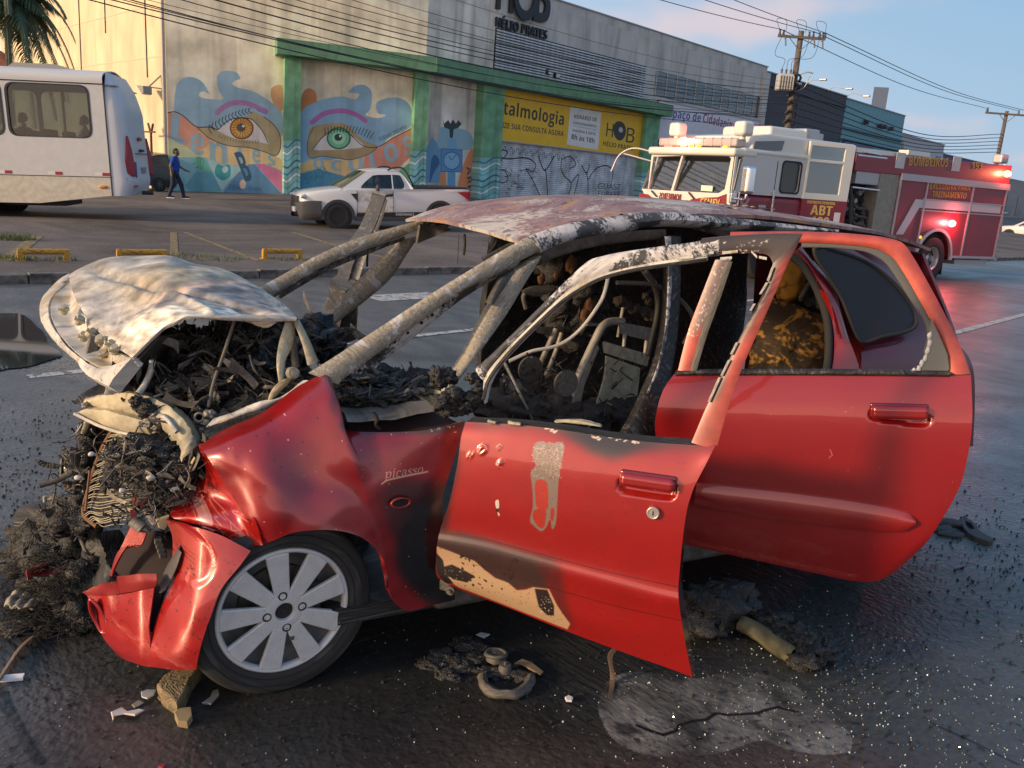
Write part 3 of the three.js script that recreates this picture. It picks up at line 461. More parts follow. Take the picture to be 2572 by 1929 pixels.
{
  const T=new Paint(18.3,31.0,4.4,6.75,110,hitZ(FC,0.22)); T.x.fillStyle='#cfcbd2'; T.x.fillRect(0,0,T.c.width,T.c.height);
  T.text('Espa\u00e7o de','#46508a','C',345,602,538,632,0.5); T.text('Cidadania','#7a2f52','C',545,632,697,668,0.55); T.text('df','#2d4fa0','C',703,672,745,682,0.55); T.grain(0.05,0.4,5);
  const s=thing('shop_sign','long white shop sign with purple lettering under the band of barred windows','sign'); place(s,FC);
  const g=box(18.3,31.0,4.55,6.7,0.1,0.22); T.uv(g); mesh('board',g,std({ map: T.map(),roughness: 0.6 }),s); mesh('sign_frame',[box(18.25,31.02,6.7,6.78,0.06,0.26),box(18.25,31.02,4.48,4.55,0.06,0.26)],M.steel,s);
}
for (const [zx,zy,lab] of [[1750,490,'small black floodlight on the green canopy edge, upper of the pair'],[1800,512,'grey floodlight hung below the green canopy edge, lower of the pair']]) {
  const p=FC.hit('z',1.12,'B',zx,zy),t=thing('floodlight',lab,'floodlight'); place(t,FC);
  const y=Math.max(6.46,p.y); mesh('lamp_housing',rbox(p.x - 0.16,p.x+0.16,y+0.05,y+0.3,0.95,1.15,0.03).applyMatrix4(new THREE.Matrix4()),M.darkMetal,t); mesh('bracket',[rod(V(p.x,6.44,0.95),V(p.x,y+0.12,1.02),0.025)],M.steel,t); mesh('lens',box(p.x - 0.13,p.x+0.13,y+0.08,y+0.27,1.15,1.165),std({ color: col(0.5,0.5,0.48),roughness: 0.2 }),t);
}
{ // wall lamp and pipe stand on the cream wall, behind the bus
  const p=FA.hit('z',0.6,'A',930,560),t=thing('wall_lamp','grey shaded floodlight on a bracket on the cream wall above the bus','lamp'); place(t,FA);
  mesh('lamp_shade',extrude([V(p.x - 0.45,p.y+0.06),V(p.x+0.28,p.y+0.02),V(p.x+0.3,p.y - 0.28),V(p.x+0.12,p.y - 0.3)],0.4,0.75,[],0.02),std({ color: col(0.25,0.25,0.24),roughness: 0.6 }),t); mesh('bracket',[rod(V(p.x+0.2,p.y+0.5,0),V(p.x+0.2,p.y,0.5),0.03),rod(V(p.x+0.2,p.y,0),V(p.x+0.2,p.y,0.5),0.025)],M.steel,t);
  const a=FA.hit('z',0.5,'A',978,960),b=FA.hit('z',0.5,'A',972,800),c=FA.hit('z',0.5,'A',935,850),d=FA.hit('z',0.5,'A',1000,852),q=thing('pipe_stand','rusty forked standpipe in front of the cream wall beside the bus','pipe'); place(q,FA);
  const rust=std({ color: col(0.16,0.08,0.05),roughness: 0.85 }); mesh('upright',rod(V(a.x,-0.3,0.5),V(b.x,b.y - 0.35,0.5),0.05),rust,q); mesh('cross_arm',rod(c,d,0.035),rust,q); mesh('fork',[rod(V(b.x,b.y - 0.4,0.5),V(b.x - 0.28,b.y+0.02,0.5),0.045),rod(V(b.x,b.y - 0.4,0.5),V(b.x+0.25,b.y,0.5),0.045)],rust,q);
}
// shops farther down the street
function shopBlock(name,label,u0,u1,top,color,deep=20) {
  const t=thing(name,label,'building'); place(t,FC);
  mesh('wall',boxUV(box(u0,u1,-1,top,-deep,0)),color,t); mesh('coping',box(u0 - 0.02,u1+0.02,top,top+0.08,-deep,0.08),M.steel,t); return t;
}
{
  const dk=shopBlock('dark_shop','dark grey shop block with green sign next to the warehouse',31.8,46.1,10.1,std({ map: plaster([0.065,0.07,0.085],3),roughness: 0.8 }));
  const G=new Paint(34,42.5,4.5,6.2,60,hitZ(FC,0.3)); G.x.fillStyle='#2f8d4d'; G.x.fillRect(0,0,G.c.width,G.c.height); G.x.fillStyle='#d8e6da'; G.x.font='bold 60px sans-serif'; G.x.beginPath(); G.x.ellipse(90,50,34,26,0,0,6.3); G.x.fill(); G.x.fillRect(160,34,250,26);
  const gg=rbox(34,45,4.6,6.3,0.1,0.3,0.1); G.uv(gg); mesh('sign_board',gg,std({ map: G.map(),roughness: 0.6 }),dk); mesh('shutter',box(33,45,-0.5,4.3,0.02,0.06),M.slat,dk); mesh('parapet',box(31.8,46.1,9.2,9.3,0.0,0.1),M.darkMetal,dk);
  const te=shopBlock('teal_shop','long teal shop block with shop signs, past the dark block',46.15,60.5,9.95,std({ map: plaster([0.17,0.36,0.42],6),roughness: 0.8 }));
  const B2=new Paint(46.5,60.4,4.4,6.6,50,null); const bx=B2.x; bx.fillStyle='#5d5b86'; bx.fillRect(0,0,700,120); bx.fillStyle='#4d87a3'; bx.fillRect(330,0,400,120); bx.fillStyle='#cfd8e0'; bx.font='bold 44px sans-serif'; bx.fillText('A',60,80); bx.fillRect(390,50,240,22); bx.fillRect(120,70,130,16);
  const bg=box(46.5,60.4,4.4,6.6,0.05,0.25); B2.uv(bg); mesh('sign_board',bg,std({ map: B2.map(),roughness: 0.6 }),te); mesh('ledge',[box(46.15,60.5,7.6,7.75,0,0.25),box(46.15,60.5,6.7,6.8,0,0.4)],std({ color: col(0.08,0.18,0.22),roughness: 0.7 }),te); for (const u of [50.2,53.6,54.6,56.4]) mesh('floodlight',rbox(u,u+0.35,8.3,8.65,0.1,0.5,0.05),M.darkMetal,te); mesh('shutter',box(47,60,-0.5,4.2,0.02,0.06),M.slat,te);
  const wh=shopBlock('pale_shop','pale shop block with a weathered banner, between teal and violet blocks',60.6,74,8.3,std({ map: plaster([0.42,0.42,0.45],2),roughness: 0.85 })); const B3=new Paint(61,73.5,5.0,7.6,50,null); B3.x.fillStyle='#aab0b8'; B3.x.fillRect(0,0,640,140); B3.x.fillStyle='#6d737c'; for (let i=0; i<5; i++) B3.x.fillRect(20+i*120,30+(i % 2)*24,90,16+10*(i % 3)); const b3=box(61,73.5,5.0,7.6,0.05,0.2); B3.uv(b3); mesh('sign_board',b3,std({ map: B3.map(),roughness: 0.7 }),wh); mesh('shutter',box(61,73,-0.5,4.2,0.02,0.06),M.slat,wh);
  const vi=shopBlock('violet_shop','violet shop block low at the far end of the street',74.1,96,7.4,std({ map: plaster([0.11,0.09,0.2],2),roughness: 0.85 })); mesh('sign_board',box(76,94,3.6,5.4,0.05,0.25),std({ color: col(0.45,0.36,0.4),roughness: 0.7 }),vi); mesh('shutter',box(76,94,-0.5,3.2,0.02,0.06),M.slat,vi);
  const ge=shopBlock('grey_block','plain grey block beyond the fire engine at the street end',97,150,6.2,std({ map: plaster([0.3,0.28,0.28],2),roughness: 0.85 })); for (let i=0; i<8; i++) mesh('window',box(99+i*6,102.5+i*6,1.5,4.2,0.01,0.06),std({ color: col(0.08,0.08,0.09),roughness: 0.3 }),ge);
  // billboard on the roofs
  const p=onD('C',1465,512,120),bb=thing('billboard','small roof billboard on two legs above the teal shop','billboard'); bb.position.copy(p); bb.rotation.y=-0.15;
  mesh('panel',rbox(-0.95,0.95,-1.5,1.5,-0.06,0.06,0.02),std({ color: col(0.10,0.13,0.2),roughness: 0.6 }),bb); for (const s of [-0.7,0.7]) mesh('leg',box(s - 0.06,s+0.06,-5.5,-1.6,-0.05,0.05),M.steel,bb);
  // house behind, far left
  const hs=thing('low_house','low house with a red tiled roof behind the bus, beneath the palm','house'),hp=onD('A',90,420,52); hs.position.set(hp.x,0,hp.z);
  mesh('wall',boxUV(box(-5,1.6,0,5.0,-6,0)),M.cream,hs); mesh('roof',extrude([V(-5.5,5.0),V(2.0,5.0),V(-1.8,6.9)],-6.4,0.4),std({ color: col(0.16,0.05,0.035),roughness: 0.85 }),hs); mesh('window',box(-1.4,-0.2,2.6,4.0,0.0,0.05),M.darkMetal,hs);
}

// ---------------------------------------------------------------- poles, wires, palm, wheel stops
M.concrete=std({ map: plaster([0.13,0.11,0.095],3),roughness: 0.9 });
M.porcelain=std({ color: col(0.06,0.05,0.06),roughness: 0.35 });
M.wire=std({ color: col(0.025,0.025,0.028),roughness: 0.7 });
const poleAt=onD('C',1022,420,44),poleTopY=onD('C',1065,160,44).y;
const arm1=[];
{
  const t=thing('utility_pole','tall concrete utility pole with a transformer, rising behind the fire engine','utility pole'); t.position.set(poleAt.x,0,poleAt.z);
  mesh('pole',cyl(0.13,0.2,poleTopY+0.6,14).translate(0,(poleTopY - 0.6) / 2,0),M.concrete,t);
  const y=poleTopY - 0.32; mesh('cross_arm',box(-1.15,1.15,y - 0.06,y+0.06,0.14,0.24),M.concrete,t);
  mesh('brace',[rod(V(-0.62,y,0.16),V(0,y - 0.62,0.14),0.02),rod(V(0.62,y,0.16),V(0,y - 0.62,0.14),0.02)],M.steel,t);
  const ins=merge([cyl(0.05,0.07,0.1,10),cyl(0.035,0.05,0.08,10).translate(0,0.09,0),cyl(0.07,0.03,0.05,10).translate(0,0.15,0)]);
  for (const u of [-1.08,-0.9,0.35,0.55,0.85,1.02,1.12]) { const m=mesh('insulator',ins,M.porcelain,t); m.position.set(u,y+0.1,0.19); }
  for (const u of [-0.8,0.6,1.0]) { const m=mesh('fuse_cutout',[rod(V(0,0,0),V(0.05,-0.4,0.05),0.035),rod(V(0,-0.05,0),V(0,-0.05,-0.12),0.02)],M.porcelain,t); m.position.set(u,y - 0.05,0.27); }
  const ty=onD('C',970,425,44).y,tx=onD('C',970,425,44).x - poleAt.x;
  const tr=mesh('transformer',[rbox(tx - 0.42,tx+0.34,ty - 0.45,ty+0.35,-0.1,0.5,0.1),...[0,1,2,3,4,5].map((i) => box(tx - 0.4+i*0.13,tx - 0.36+i*0.13,ty - 0.4,ty+0.25,0.48,0.62))],std({ color: col(0.40,0.40,0.38),roughness: 0.6 }),t);
  for (let i=0; i<3; i++) { const m=mesh('bushing',[cyl(0.04,0.06,0.25,8),cyl(0.07,0.07,0.03,8).translate(0,0.05,0)],M.porcelain,tr); m.position.set(tx - 0.25+i*0.22,ty+0.47,0.2); }
  mesh('transformer_bracket',[box(-0.2,0.3,ty - 0.1,ty,0.0,0.3)],M.steel,t);
  mesh('jumper_cable',[-0.9,0.4,0.9].map((u,i) => tube([V(u,y+0.15,0.2),V(u - 0.3,y - 0.9,0.35),V(tx - 0.2+i*0.2,ty+1.0,0.3),V(tx - 0.25+i*0.22,ty+0.6,0.2)],0.012,5,24)).concat([0,1,2].map((i) => tube([V(-1.08+i*0.95,y+0.22,0.2),V(-1.3+i*0.95,y+0.75,0.2),V(-0.85+i*0.95,y+0.7,0.2),V(-0.8+i*0.95,y+0.2,0.2)],0.012,5,24))),M.wire,t);
  mesh('lamp_arm',[tube([V(0.1,ty+0.35,0.1),V(0.5,ty+0.5,0.3),V(0.75,ty+0.45,0.4)],0.03,6,12),tube([V(0.1,ty - 0.4,0.1),V(0.45,ty - 0.2,0.25),V(0.62,ty+0.4,0.35)],0.025,6,12)],M.steel,t);
  mesh('cable_bundle',[0,1,2,3,4,5].map((i) => { const yy=onD('C',1000,640,44).y+i*0.42; return jag(tube([V(-0.28,yy,0.1),V(-0.1,yy+0.2,0.28),V(0.18,yy+0.1,0.26),V(0.24,yy - 0.1,0.05)],0.06,6,16),0.03,3,i); }),M.wire,t);
  for (const u of [-1.08,0.55,1.02]) arm1.push(V(poleAt.x+u,y+0.3,poleAt.z+0.19));
}
const pole2=onD('C',2108,660,76),pole2Y=onD('C',2128,575,76).y;
{
  const t=thing('utility_pole','distant utility pole with a bare cross arm, near the right edge of the sky','utility pole'); t.position.set(pole2.x,0,pole2.z);
  mesh('pole',cyl(0.14,0.22,pole2Y+1,12).translate(0,(pole2Y - 1) / 2,0),M.concrete,t); mesh('cross_arm',box(-1.9,1.9,pole2Y - 0.35,pole2Y - 0.2,0.15,0.28),M.concrete,t); mesh('brace',[rod(V(-0.7,pole2Y - 0.3,0.2),V(0,pole2Y - 1.0,0.15),0.03),rod(V(0.7,pole2Y - 0.3,0.2),V(0,pole2Y - 1.0,0.15),0.03)],M.steel,t);
  for (const u of [-1.8,-1.75,0.9,1.8]) { const m=mesh('insulator',cyl(0.05,0.09,0.35,8),M.porcelain,t); m.position.set(u,pole2Y - 0.02,0.2); } mesh('street_light',rbox(0.5,0.75,pole2Y - 5.0,pole2Y - 4.0,0.1,0.4,0.1),std({ color: col(0.7,0.7,0.66),roughness: 0.5 }),t);
}
{ // wires from the near pole towards the left, and on to the far pole
  const away=V(-0.70,0,0.71).normalize();
  const span=(p1,z,x,y,len,sag,r,name,label,grp,mat) => { const f=new Frame(p1,away),q=f.hit('z',0,z,x,y); const b=sag,a=(q.y - b*q.x*q.x) / q.x,P=[]; for (let i=0; i<=28; i++) { const u=(i / 28)*len; P.push(V(u,a*u+b*u*u,0).applyMatrix4(f.m)); } tag(mesh(name,tube(P,r,5,56),mat || M.wire),label,'power cable',grp); };
  span(arm1[0],'C',335,0,40,0.0022,0.016,'power_line','thin overhead line from the left end of the near pole cross arm');
  span(arm1[1],'C',565,0,40,0.0022,0.016,'power_line','thin overhead line from the middle of the near pole cross arm');
  span(arm1[2],'C',715,0,40,0.0022,0.016,'power_line','thin overhead line from the right end of the near pole cross arm');
  arm1.forEach((p,i) => { const e=V(pole2.x+[-1.8,0.9,1.8][i],pole2Y+0.1,pole2.z),m=p.clone().lerp(e,0.5); m.y-=0.5; tag(mesh('power_line',tube([p,m,e],0.02,5,40),M.wire),`overhead line from the ${['left', 'middle', 'right'][i]} of the near cross arm to the distant utility pole`,'power cable','lines between the two poles'); });
  const ORD=['first','second','third','fourth','fifth','sixth','seventh','eighth','ninth','tenth','eleventh','twelfth','thirteenth'],low=[[6.1,'A',730,0,0.03],[6.35,'A',800,0,0.022],[6.25,'A',850,0,0.03],[6.5,'A',960,0,0.014],[6.7,'A',1180,0,0.025],[6.75,'A',1400,0,0.038],[6.9,'A',1600,0,0.03],[7.0,'A',1760,0,0.03],[7.2,'A',1920,0,0.022],[7.3,'A',2120,0,0.022],[7.4,'B',480,0,0.018],[7.5,'B',700,0,0.016],[7.7,'B',1150,0,0.014],[5.7,'A',700,30,0.03]];
  low.forEach(([h,z,x,y,r],i) => span(V(poleAt.x+rr(-0.2,0.2),h - 0.55,poleAt.z+0.2),z,x,y,40,rr(0.0024,0.0034),r*0.5,'telephone_cable',`sagging cable across the warehouse front, ${i === 13 ? 'lowest of all, at the canopy' : ORD[i] + ' from the bundle bottom'}`,'sagging cables across the warehouse front'));
  for (let i=0; i<6; i++) { const a=V(poleAt.x,5.4+i*0.35,poleAt.z),e=V(pole2.x,pole2Y - 3.4+i*0.3,pole2.z),m=a.clone().lerp(e,0.5); m.y-=0.7+0.1*i; tag(mesh('telephone_cable',tube([a,m,e],0.028,5,40),M.wire),`low cable from the near pole along the far shop fronts, ${ORD[i]} from the ground`,'power cable','low cables along the far shop fronts'); }
}
for (const [x0,y0,x1,y1,lab] of [[1078,440,1160,411,'sign lamp on a thin arm over the dark shop, nearest the utility pole'],[1190,480,1296,458,'sign lamp on a thin arm over the dark shop, farther from the pole'],[1285,515,1386,496,'sign lamp on a thin arm over the teal shop roof edge']]) {
  const a=FC.hit('z',0,'C',x0,y0),t=thing('sign_lamp',lab,'lamp'); place(t,FC); const b=V(a.x+0.1,a.y+0.9,2.3),q=FC.hit('x',a.x+0.1,'C',x1,y1); b.y=q.y; b.z=clamp(q.z,1,4);
  mesh('arm',[tube([V(a.x,9.9,0),V(a.x,Math.max(10.3,b.y - 0.1),0.4),b],0.035,6,16)],M.steel,t); mesh('lamp_head',rbox(b.x - 0.13,b.x+0.13,b.y - 0.09,b.y+0.05,b.z - 0.1,b.z+0.45,0.04),M.steel,t);
}
{ // palm behind the bus
  const t=thing('palm_tree','palm with drooping feathery fronds at the top left corner','palm tree'); const b=onD('A',36,400,31),c=onD('A',40,-30,31); t.position.set(b.x,0,b.z);
  const bark=std({ map: plaster([0.14,0.11,0.085],4),roughness: 0.95 }),H=c.y,dx=c.x - b.x;
  const P=[]; for (let i=0; i<=10; i++) P.push(V(dx*Math.pow(i / 10,2),(i / 10)*H,0)); mesh('trunk',[tube(P,0.085,10,30),...[...Array(14)].map((_,i) => cyl(0.095,0.1,0.05,12).translate(dx*Math.pow((i+1) / 15,2),((i+1) / 15)*H,0))],bark,t);
  mesh('crown_shaft',tube([V(dx,H - 0.9,0),V(dx,H,0)],0.12,10,6),std({ color: col(0.10,0.13,0.05),roughness: 0.7 }),t);
  const leafM=phy({ color: col(0.05,0.085,0.035),roughness: 0.55,transmission: 0.25,thickness: 0,side: THREE.DoubleSide }),leafM2=phy({ color: col(0.085,0.105,0.05),roughness: 0.6,transmission: 0.25,thickness: 0,side: THREE.DoubleSide });
  for (let k=0; k<30; k++) {
    const az=k*2.39996+rr(-0.2,0.2),up=lerp(0.9,-0.6,(k+0.5) / 30),L=rr(2.0,2.7),pts=[];
    for (let i=0; i<=10; i++) { const s=i / 10,r=L*(s*0.98 - 0.16*s*s*s),y=L*(up*s*0.8 - 1.02*s*s*(1.1 - up*0.2)); pts.push(V(Math.cos(az)*r,y,Math.sin(az)*r)); }
    const cu=new THREE.CatmullRomCurve3(pts),geos=[new THREE.TubeGeometry(cu,20,0.016,5)],pos=[];
    const n=64; for (let i=3; i<n; i++) { const s=i / n,p=cu.getPoint(s),tg=cu.getTangent(s),side=tg.clone().cross(V(0,1,0)).normalize(),ll=(0.62*Math.sin(Math.min(1,s*1.25+0.15)*Math.PI*0.95)+0.1)*rr(0.85,1.1); for (const q of [-1,1]) { const d=side.clone().multiplyScalar(q*0.8).addScaledVector(tg,0.55).add(V(0,rr(-0.55,-0.15),0)).normalize(),w=tg.clone().multiplyScalar(0.028),m=p.clone().addScaledVector(d,ll*0.55).add(V(0,0.01,0)),e=p.clone().addScaledVector(d,ll).add(V(0,-ll*0.28,0)); for (const tri of [[p.clone().sub(w),p.clone().add(w),m.clone().add(w)],[p.clone().sub(w),m.clone().add(w),m.clone().sub(w)],[m.clone().sub(w),m.clone().add(w),e]]) for (const v of tri) pos.push(v.x,v.y,v.z); } }
    const lg=new THREE.BufferGeometry(); lg.setAttribute('position',new THREE.Float32BufferAttribute(pos,3)); lg.computeVertexNormals();
    const m=mesh('frond',merge([...geos,lg]),k % 3?leafM:leafM2,t); m.position.set(dx,H,0);
  }
}
{ // bent pipe wheel stops
  const yel=std({ map: tex(256,256,(u,v) => { const a=tile(u,v,7,2,5); return a>0.16?[0.20,0.09,0.03]:[0.50+a*0.3,0.26+a*0.2,0.02]; }),roughness: 0.65 });
  const stop=(z,x0,y0,x1,y1,lab) => { const a=onLot(z,x0,y0),b=onLot(z,x1,y1),d=b.clone().sub(a),L=d.length(),t=thing('wheel_stop',lab,'wheel stop','yellow pipe wheel stops along the kerb'); t.position.copy(a); t.rotation.y=Math.atan2(-d.z,d.x); const h=0.13;
    mesh('rail',[rod(V(-0.03,h,0),V(L+0.03,h,0),0.042,12)],yel,t); for (const u of [0,L]) mesh('leg',[box(u - 0.035,u+0.035,-0.04,h,-0.04,0.04),box(u - 0.06,u+0.06,-0.03,0.012,-0.07,0.07)],yel,t); };
  stop('D',130,243,430,243,'yellow pipe wheel stop beside the grass tuft, leftmost of the three by the kerb'); stop('D',770,243,1060,243,'yellow pipe wheel stop half hidden behind the burnt bonnet'); stop('D',1708,231,1935,231,'yellow pipe wheel stop between the bonnet and the far windscreen pillar');
  stop('B',1275,1335,1360,1335,'yellow pipe wheel stop by the roller shutter, just behind the pickup tail'); stop('B',1445,1325,1520,1325,'yellow pipe wheel stop by the roller shutter, farther from the pickup');
}
{ // weeds in the lot
  const gm=std({ color: col(0.09,0.12,0.035),roughness: 0.9,side: THREE.DoubleSide }),pos=[];
  const clump=(z,x,y,n,h,sp) => { const c=onLot(z,x,y); for (let i=0; i<n; i++) { const a=rr(0,6.28),r=sp*Math.sqrt(rnd()),b=V(c.x+Math.cos(a)*r*1.6,0,c.z+Math.sin(a)*r); b.y=lotY(b.x,b.z); const q=rr(0,6.28),l=h*rr(0.4,1),w=V(Math.cos(q),0,Math.sin(q)).multiplyScalar(0.006),tip=b.clone().add(V(rr(-0.5,0.5)*l,l,rr(-0.5,0.5)*l)); for (const v of [b.clone().sub(w),b.clone().add(w),tip]) pos.push(v.x,v.y,v.z); } };
  clump('D',40,105,500,0.14,0.3); clump('D',90,235,160,0.1,0.2); clump('D',1280,225,260,0.08,0.5); clump('D',1840,235,120,0.07,0.25); clump('D',240,240,100,0.06,0.3); clump('D',430,240,60,0.07,0.1);
  const g=new THREE.BufferGeometry(); g.setAttribute('position',new THREE.Float32BufferAttribute(pos,3)); g.computeVertexNormals(); stuff(tag(mesh('grass',g,gm),'thin weeds growing through cracks of the parking lot'));
}

// ---------------------------------------------------------------- people: one skin from joined tapered limbs
function figure(bones,cell,k=0.03) {                         // bones: [ax, ay, az, ra, bx, by, bz, rb]
  const lo=V(9,9,9),hi=V(-9,-9,-9); for (const b of bones) for (const o of [0,4]) { const r=b[o+3]+0.03; lo.min(V(b[o] - r,b[o+1] - r,b[o+2] - r)); hi.max(V(b[o]+r,b[o+1]+r,b[o+2]+r)); }
  const S=Math.max(hi.x - lo.x,hi.y - lo.y,hi.z - lo.z) / 2*1.08,c=lo.clone().add(hi).multiplyScalar(0.5),n=clamp(Math.ceil((2*S) / cell),16,110);
  const mc=new MarchingCubes(n,new THREE.MeshBasicMaterial(),false,false,90000); mc.isolation=0;
  for (let z=0; z<n; z++) for (let y=0; y<n; y++) for (let x=0; x<n; x++) {
    const px=c.x+((x - n / 2) / (n / 2))*S,py=c.y+((y - n / 2) / (n / 2))*S,pz=c.z+((z - n / 2) / (n / 2))*S; let d=1e3;
    for (const b of bones) { const vx=b[4] - b[0],vy=b[5] - b[1],vz=b[6] - b[2],wx=px - b[0],wy=py - b[1],wz=pz - b[2],t=clamp((wx*vx+wy*vy+wz*vz) / Math.max(1e-9,vx*vx+vy*vy+vz*vz),0,1),e=Math.hypot(wx - vx*t,wy - vy*t,wz - vz*t) - lerp(b[3],b[7],t); const h=clamp(0.5+(0.5*(d - e)) / k,0,1); d=lerp(d,e,h) - k*h*(1 - h); }
    mc.field[x+y*n+z*n*n]=-d;
  }
  mc.update(); const cnt=mc.count,pos=mc.positionArray.slice(0,cnt*3),nor=mc.normalArray.slice(0,cnt*3);
  for (let i=0; i<cnt; i++) { pos[3*i]=c.x+pos[3*i]*S; pos[3*i+1]=c.y+pos[3*i+1]*S; pos[3*i+2]=c.z+pos[3*i+2]*S; }
  const g=new THREE.BufferGeometry(); g.setAttribute('position',new THREE.BufferAttribute(pos,3)); const w=mergeVertices(g,1e-5); w.computeVertexNormals(); return w;
}
M.skin=std({ color: col(0.20,0.10,0.065),roughness: 0.6 }); M.hair=std({ color: col(0.012,0.01,0.009),roughness: 0.7 });
{ // walking man; local x is the way he walks
  const t=thing('person','man in a blue T-shirt, dark trousers and white soled shoes walking past the dark hatchback','person'),p=onLot('O',185,1650); t.position.copy(p); t.rotation.y=0.12;
  const hand=(x,y,z,dx,dy) => [[x,y,z,0.032,x+dx*0.09,y+dy*0.09,z,0.028],...[-0.028,-0.01,0.009,0.027].map((q,i) => [x+dx*0.09,y+dy*0.09,z+q,0.0105,x+dx*(0.165+0.012*(i===1 || i===2)),y+dy*0.165 - 0.008,z+q*0.9,0.009]),[x+dx*0.02,y+dy*0.02,z+0.03,0.012,x+dx*0.09+0.03,y+dy*0.08,z+0.045,0.01]];
  mesh('body',figure([[0.06,1.50,0,0.056,0.05,1.42,0,0.06],[0.085,1.625,0,0.088,0.10,1.58,0,0.074],[0.165,1.585,0,0.016,0.185,1.575,0,0.016],[0.13,1.53,0,0.042,0.15,1.525,0,0.035],[0.085,1.61,0.08,0.022,0.085,1.58,0.082,0.02],[0.085,1.61,-0.08,0.022,0.085,1.58,-0.082,0.02],
    [0.03,1.38,0.19,0.052,-0.06,1.13,0.25,0.042],[-0.06,1.13,0.25,0.042,-0.035,0.90,0.26,0.031],...hand(-0.035,0.90,0.26,0.12,-1),[0.03,1.38,-0.19,0.052,0.11,1.12,-0.24,0.042],[0.11,1.12,-0.24,0.042,0.34,1.0,-0.2,0.031],...hand(0.34,1.0,-0.2,0.95,-0.25),
    [0.03,1.3,0,0.14,0.0,0.95,0,0.13]],0.017,0.025),M.skin,t);
  mesh('shirt',figure([[0.035,1.36,0.10,0.105,0.0,0.94,0.06,0.125],[0.035,1.36,-0.10,0.105,0.0,0.94,-0.06,0.125],[0.05,1.24,0,0.14,0.03,1.0,0,0.145],[0.035,1.395,0.175,0.075,-0.015,1.24,0.215,0.068],[0.035,1.395,-0.175,0.075,0.07,1.24,-0.215,0.068],[0.05,1.43,0,0.07,0.04,1.35,0,0.1]],0.018,0.04),std({ color: col(0.012,0.06,0.33),roughness: 0.85 }),t);
  const jean=std({ color: col(0.018,0.025,0.05),roughness: 0.9 });
  mesh('trousers',figure([[0,0.95,0.07,0.125,-0.02,0.86,0.09,0.105],[0,0.95,-0.07,0.125,0.02,0.86,-0.09,0.105],[-0.02,0.86,0.09,0.1,-0.04,0.48,0.1,0.075],[-0.04,0.48,0.1,0.075,-0.18,0.09,0.1,0.06],[0.02,0.86,-0.09,0.1,0.2,0.49,-0.1,0.075],[0.2,0.49,-0.1,0.075,0.28,0.09,-0.1,0.06]],0.018,0.03),jean,t);
  for (const [x,z] of [[-0.2,0.1],[0.26,-0.1]]) { const s=mesh('shoe',figure([[x,0.06,z,0.045,x+0.17,0.045,z,0.042],[x+0.01,0.09,z,0.05,x+0.06,0.07,z,0.045]],0.014,0.02),M.hair,t); mesh('sole',rbox(x - 0.055,x+0.22,0.0,0.032,z - 0.05,z+0.05,0.015),std({ color: col(0.75,0.75,0.73),roughness: 0.7 }),s); }
  mesh('hair',figure([[0.06,1.66,0,0.086,0.045,1.62,0,0.088],[0.09,1.685,0,0.06,0.11,1.68,0,0.04]],0.014,0.02),M.hair,t);
}
function sitter(name,label,shirt,o={}) {                     // a seated person; local x is forward, y from the seat
  const t=thing(name,label,'person',o.group); const sk=o.skin || M.skin;
  mesh('body',figure([[0.02,0.62,0,0.05,0.03,0.56,0,0.055],[0.05,0.775,0,0.09,0.065,0.73,0,0.073],[0.13,0.735,0,0.016,0.15,0.725,0,0.015],[0.095,0.69,0,0.04,0.11,0.685,0,0.034],[0.05,0.75,0.08,0.02,0.05,0.72,0.08,0.02],[0.05,0.75,-0.08,0.02,0.05,0.72,-0.08,0.02],[0,0.5,0.18,0.05,0.12,0.27,0.22,0.042],[0.12,0.27,0.22,0.042,0.38,o.reach || 0.3,0.15,0.03],[0,0.5,-0.18,0.05,0.12,0.27,-0.22,0.042],[0.12,0.27,-0.22,0.042,0.38,o.reach || 0.3,-0.15,0.03],...[-0.15,0.15].flatMap((z) => [[0.38,o.reach || 0.3,z,0.032,0.45,(o.reach || 0.3)+0.04,z,0.03],...[-0.024,-0.008,0.008,0.024].map((q) => [0.45,(o.reach || 0.3)+0.04,z+q,0.011,0.5,(o.reach || 0.3)+0.02,z+q,0.01])]),[0,0.45,0,0.13,0,0.05,0,0.14]],0.02,0.025),sk,t);
  mesh('shirt',figure([[0.0,0.46,0.09,0.105,0,0.05,0.07,0.13],[0.0,0.46,-0.09,0.105,0,0.05,-0.07,0.13],[0,0.5,0.16,0.07,0.07,0.36,0.2,0.066],[0,0.5,-0.16,0.07,0.07,0.36,-0.2,0.066],[0.02,0.3,0,0.14,0.02,0.1,0,0.15]],0.022,0.04),shirt,t);
  mesh('trousers',figure([[0,0.05,0.09,0.12,0.42,0.06,0.1,0.08],[0.42,0.06,0.1,0.08,0.46,-0.32,0.1,0.06],[0,0.05,-0.09,0.12,0.42,0.06,-0.1,0.08],[0.42,0.06,-0.1,0.08,0.46,-0.32,-0.1,0.06]],0.024,0.03),std({ color: col(0.02,0.02,0.03),roughness: 0.9 }),t);
  mesh('hair',figure([[0.03,0.81,0,0.086,0.015,0.765,0,0.088]],0.016,0.02),M.hair,t);
  return t;
}

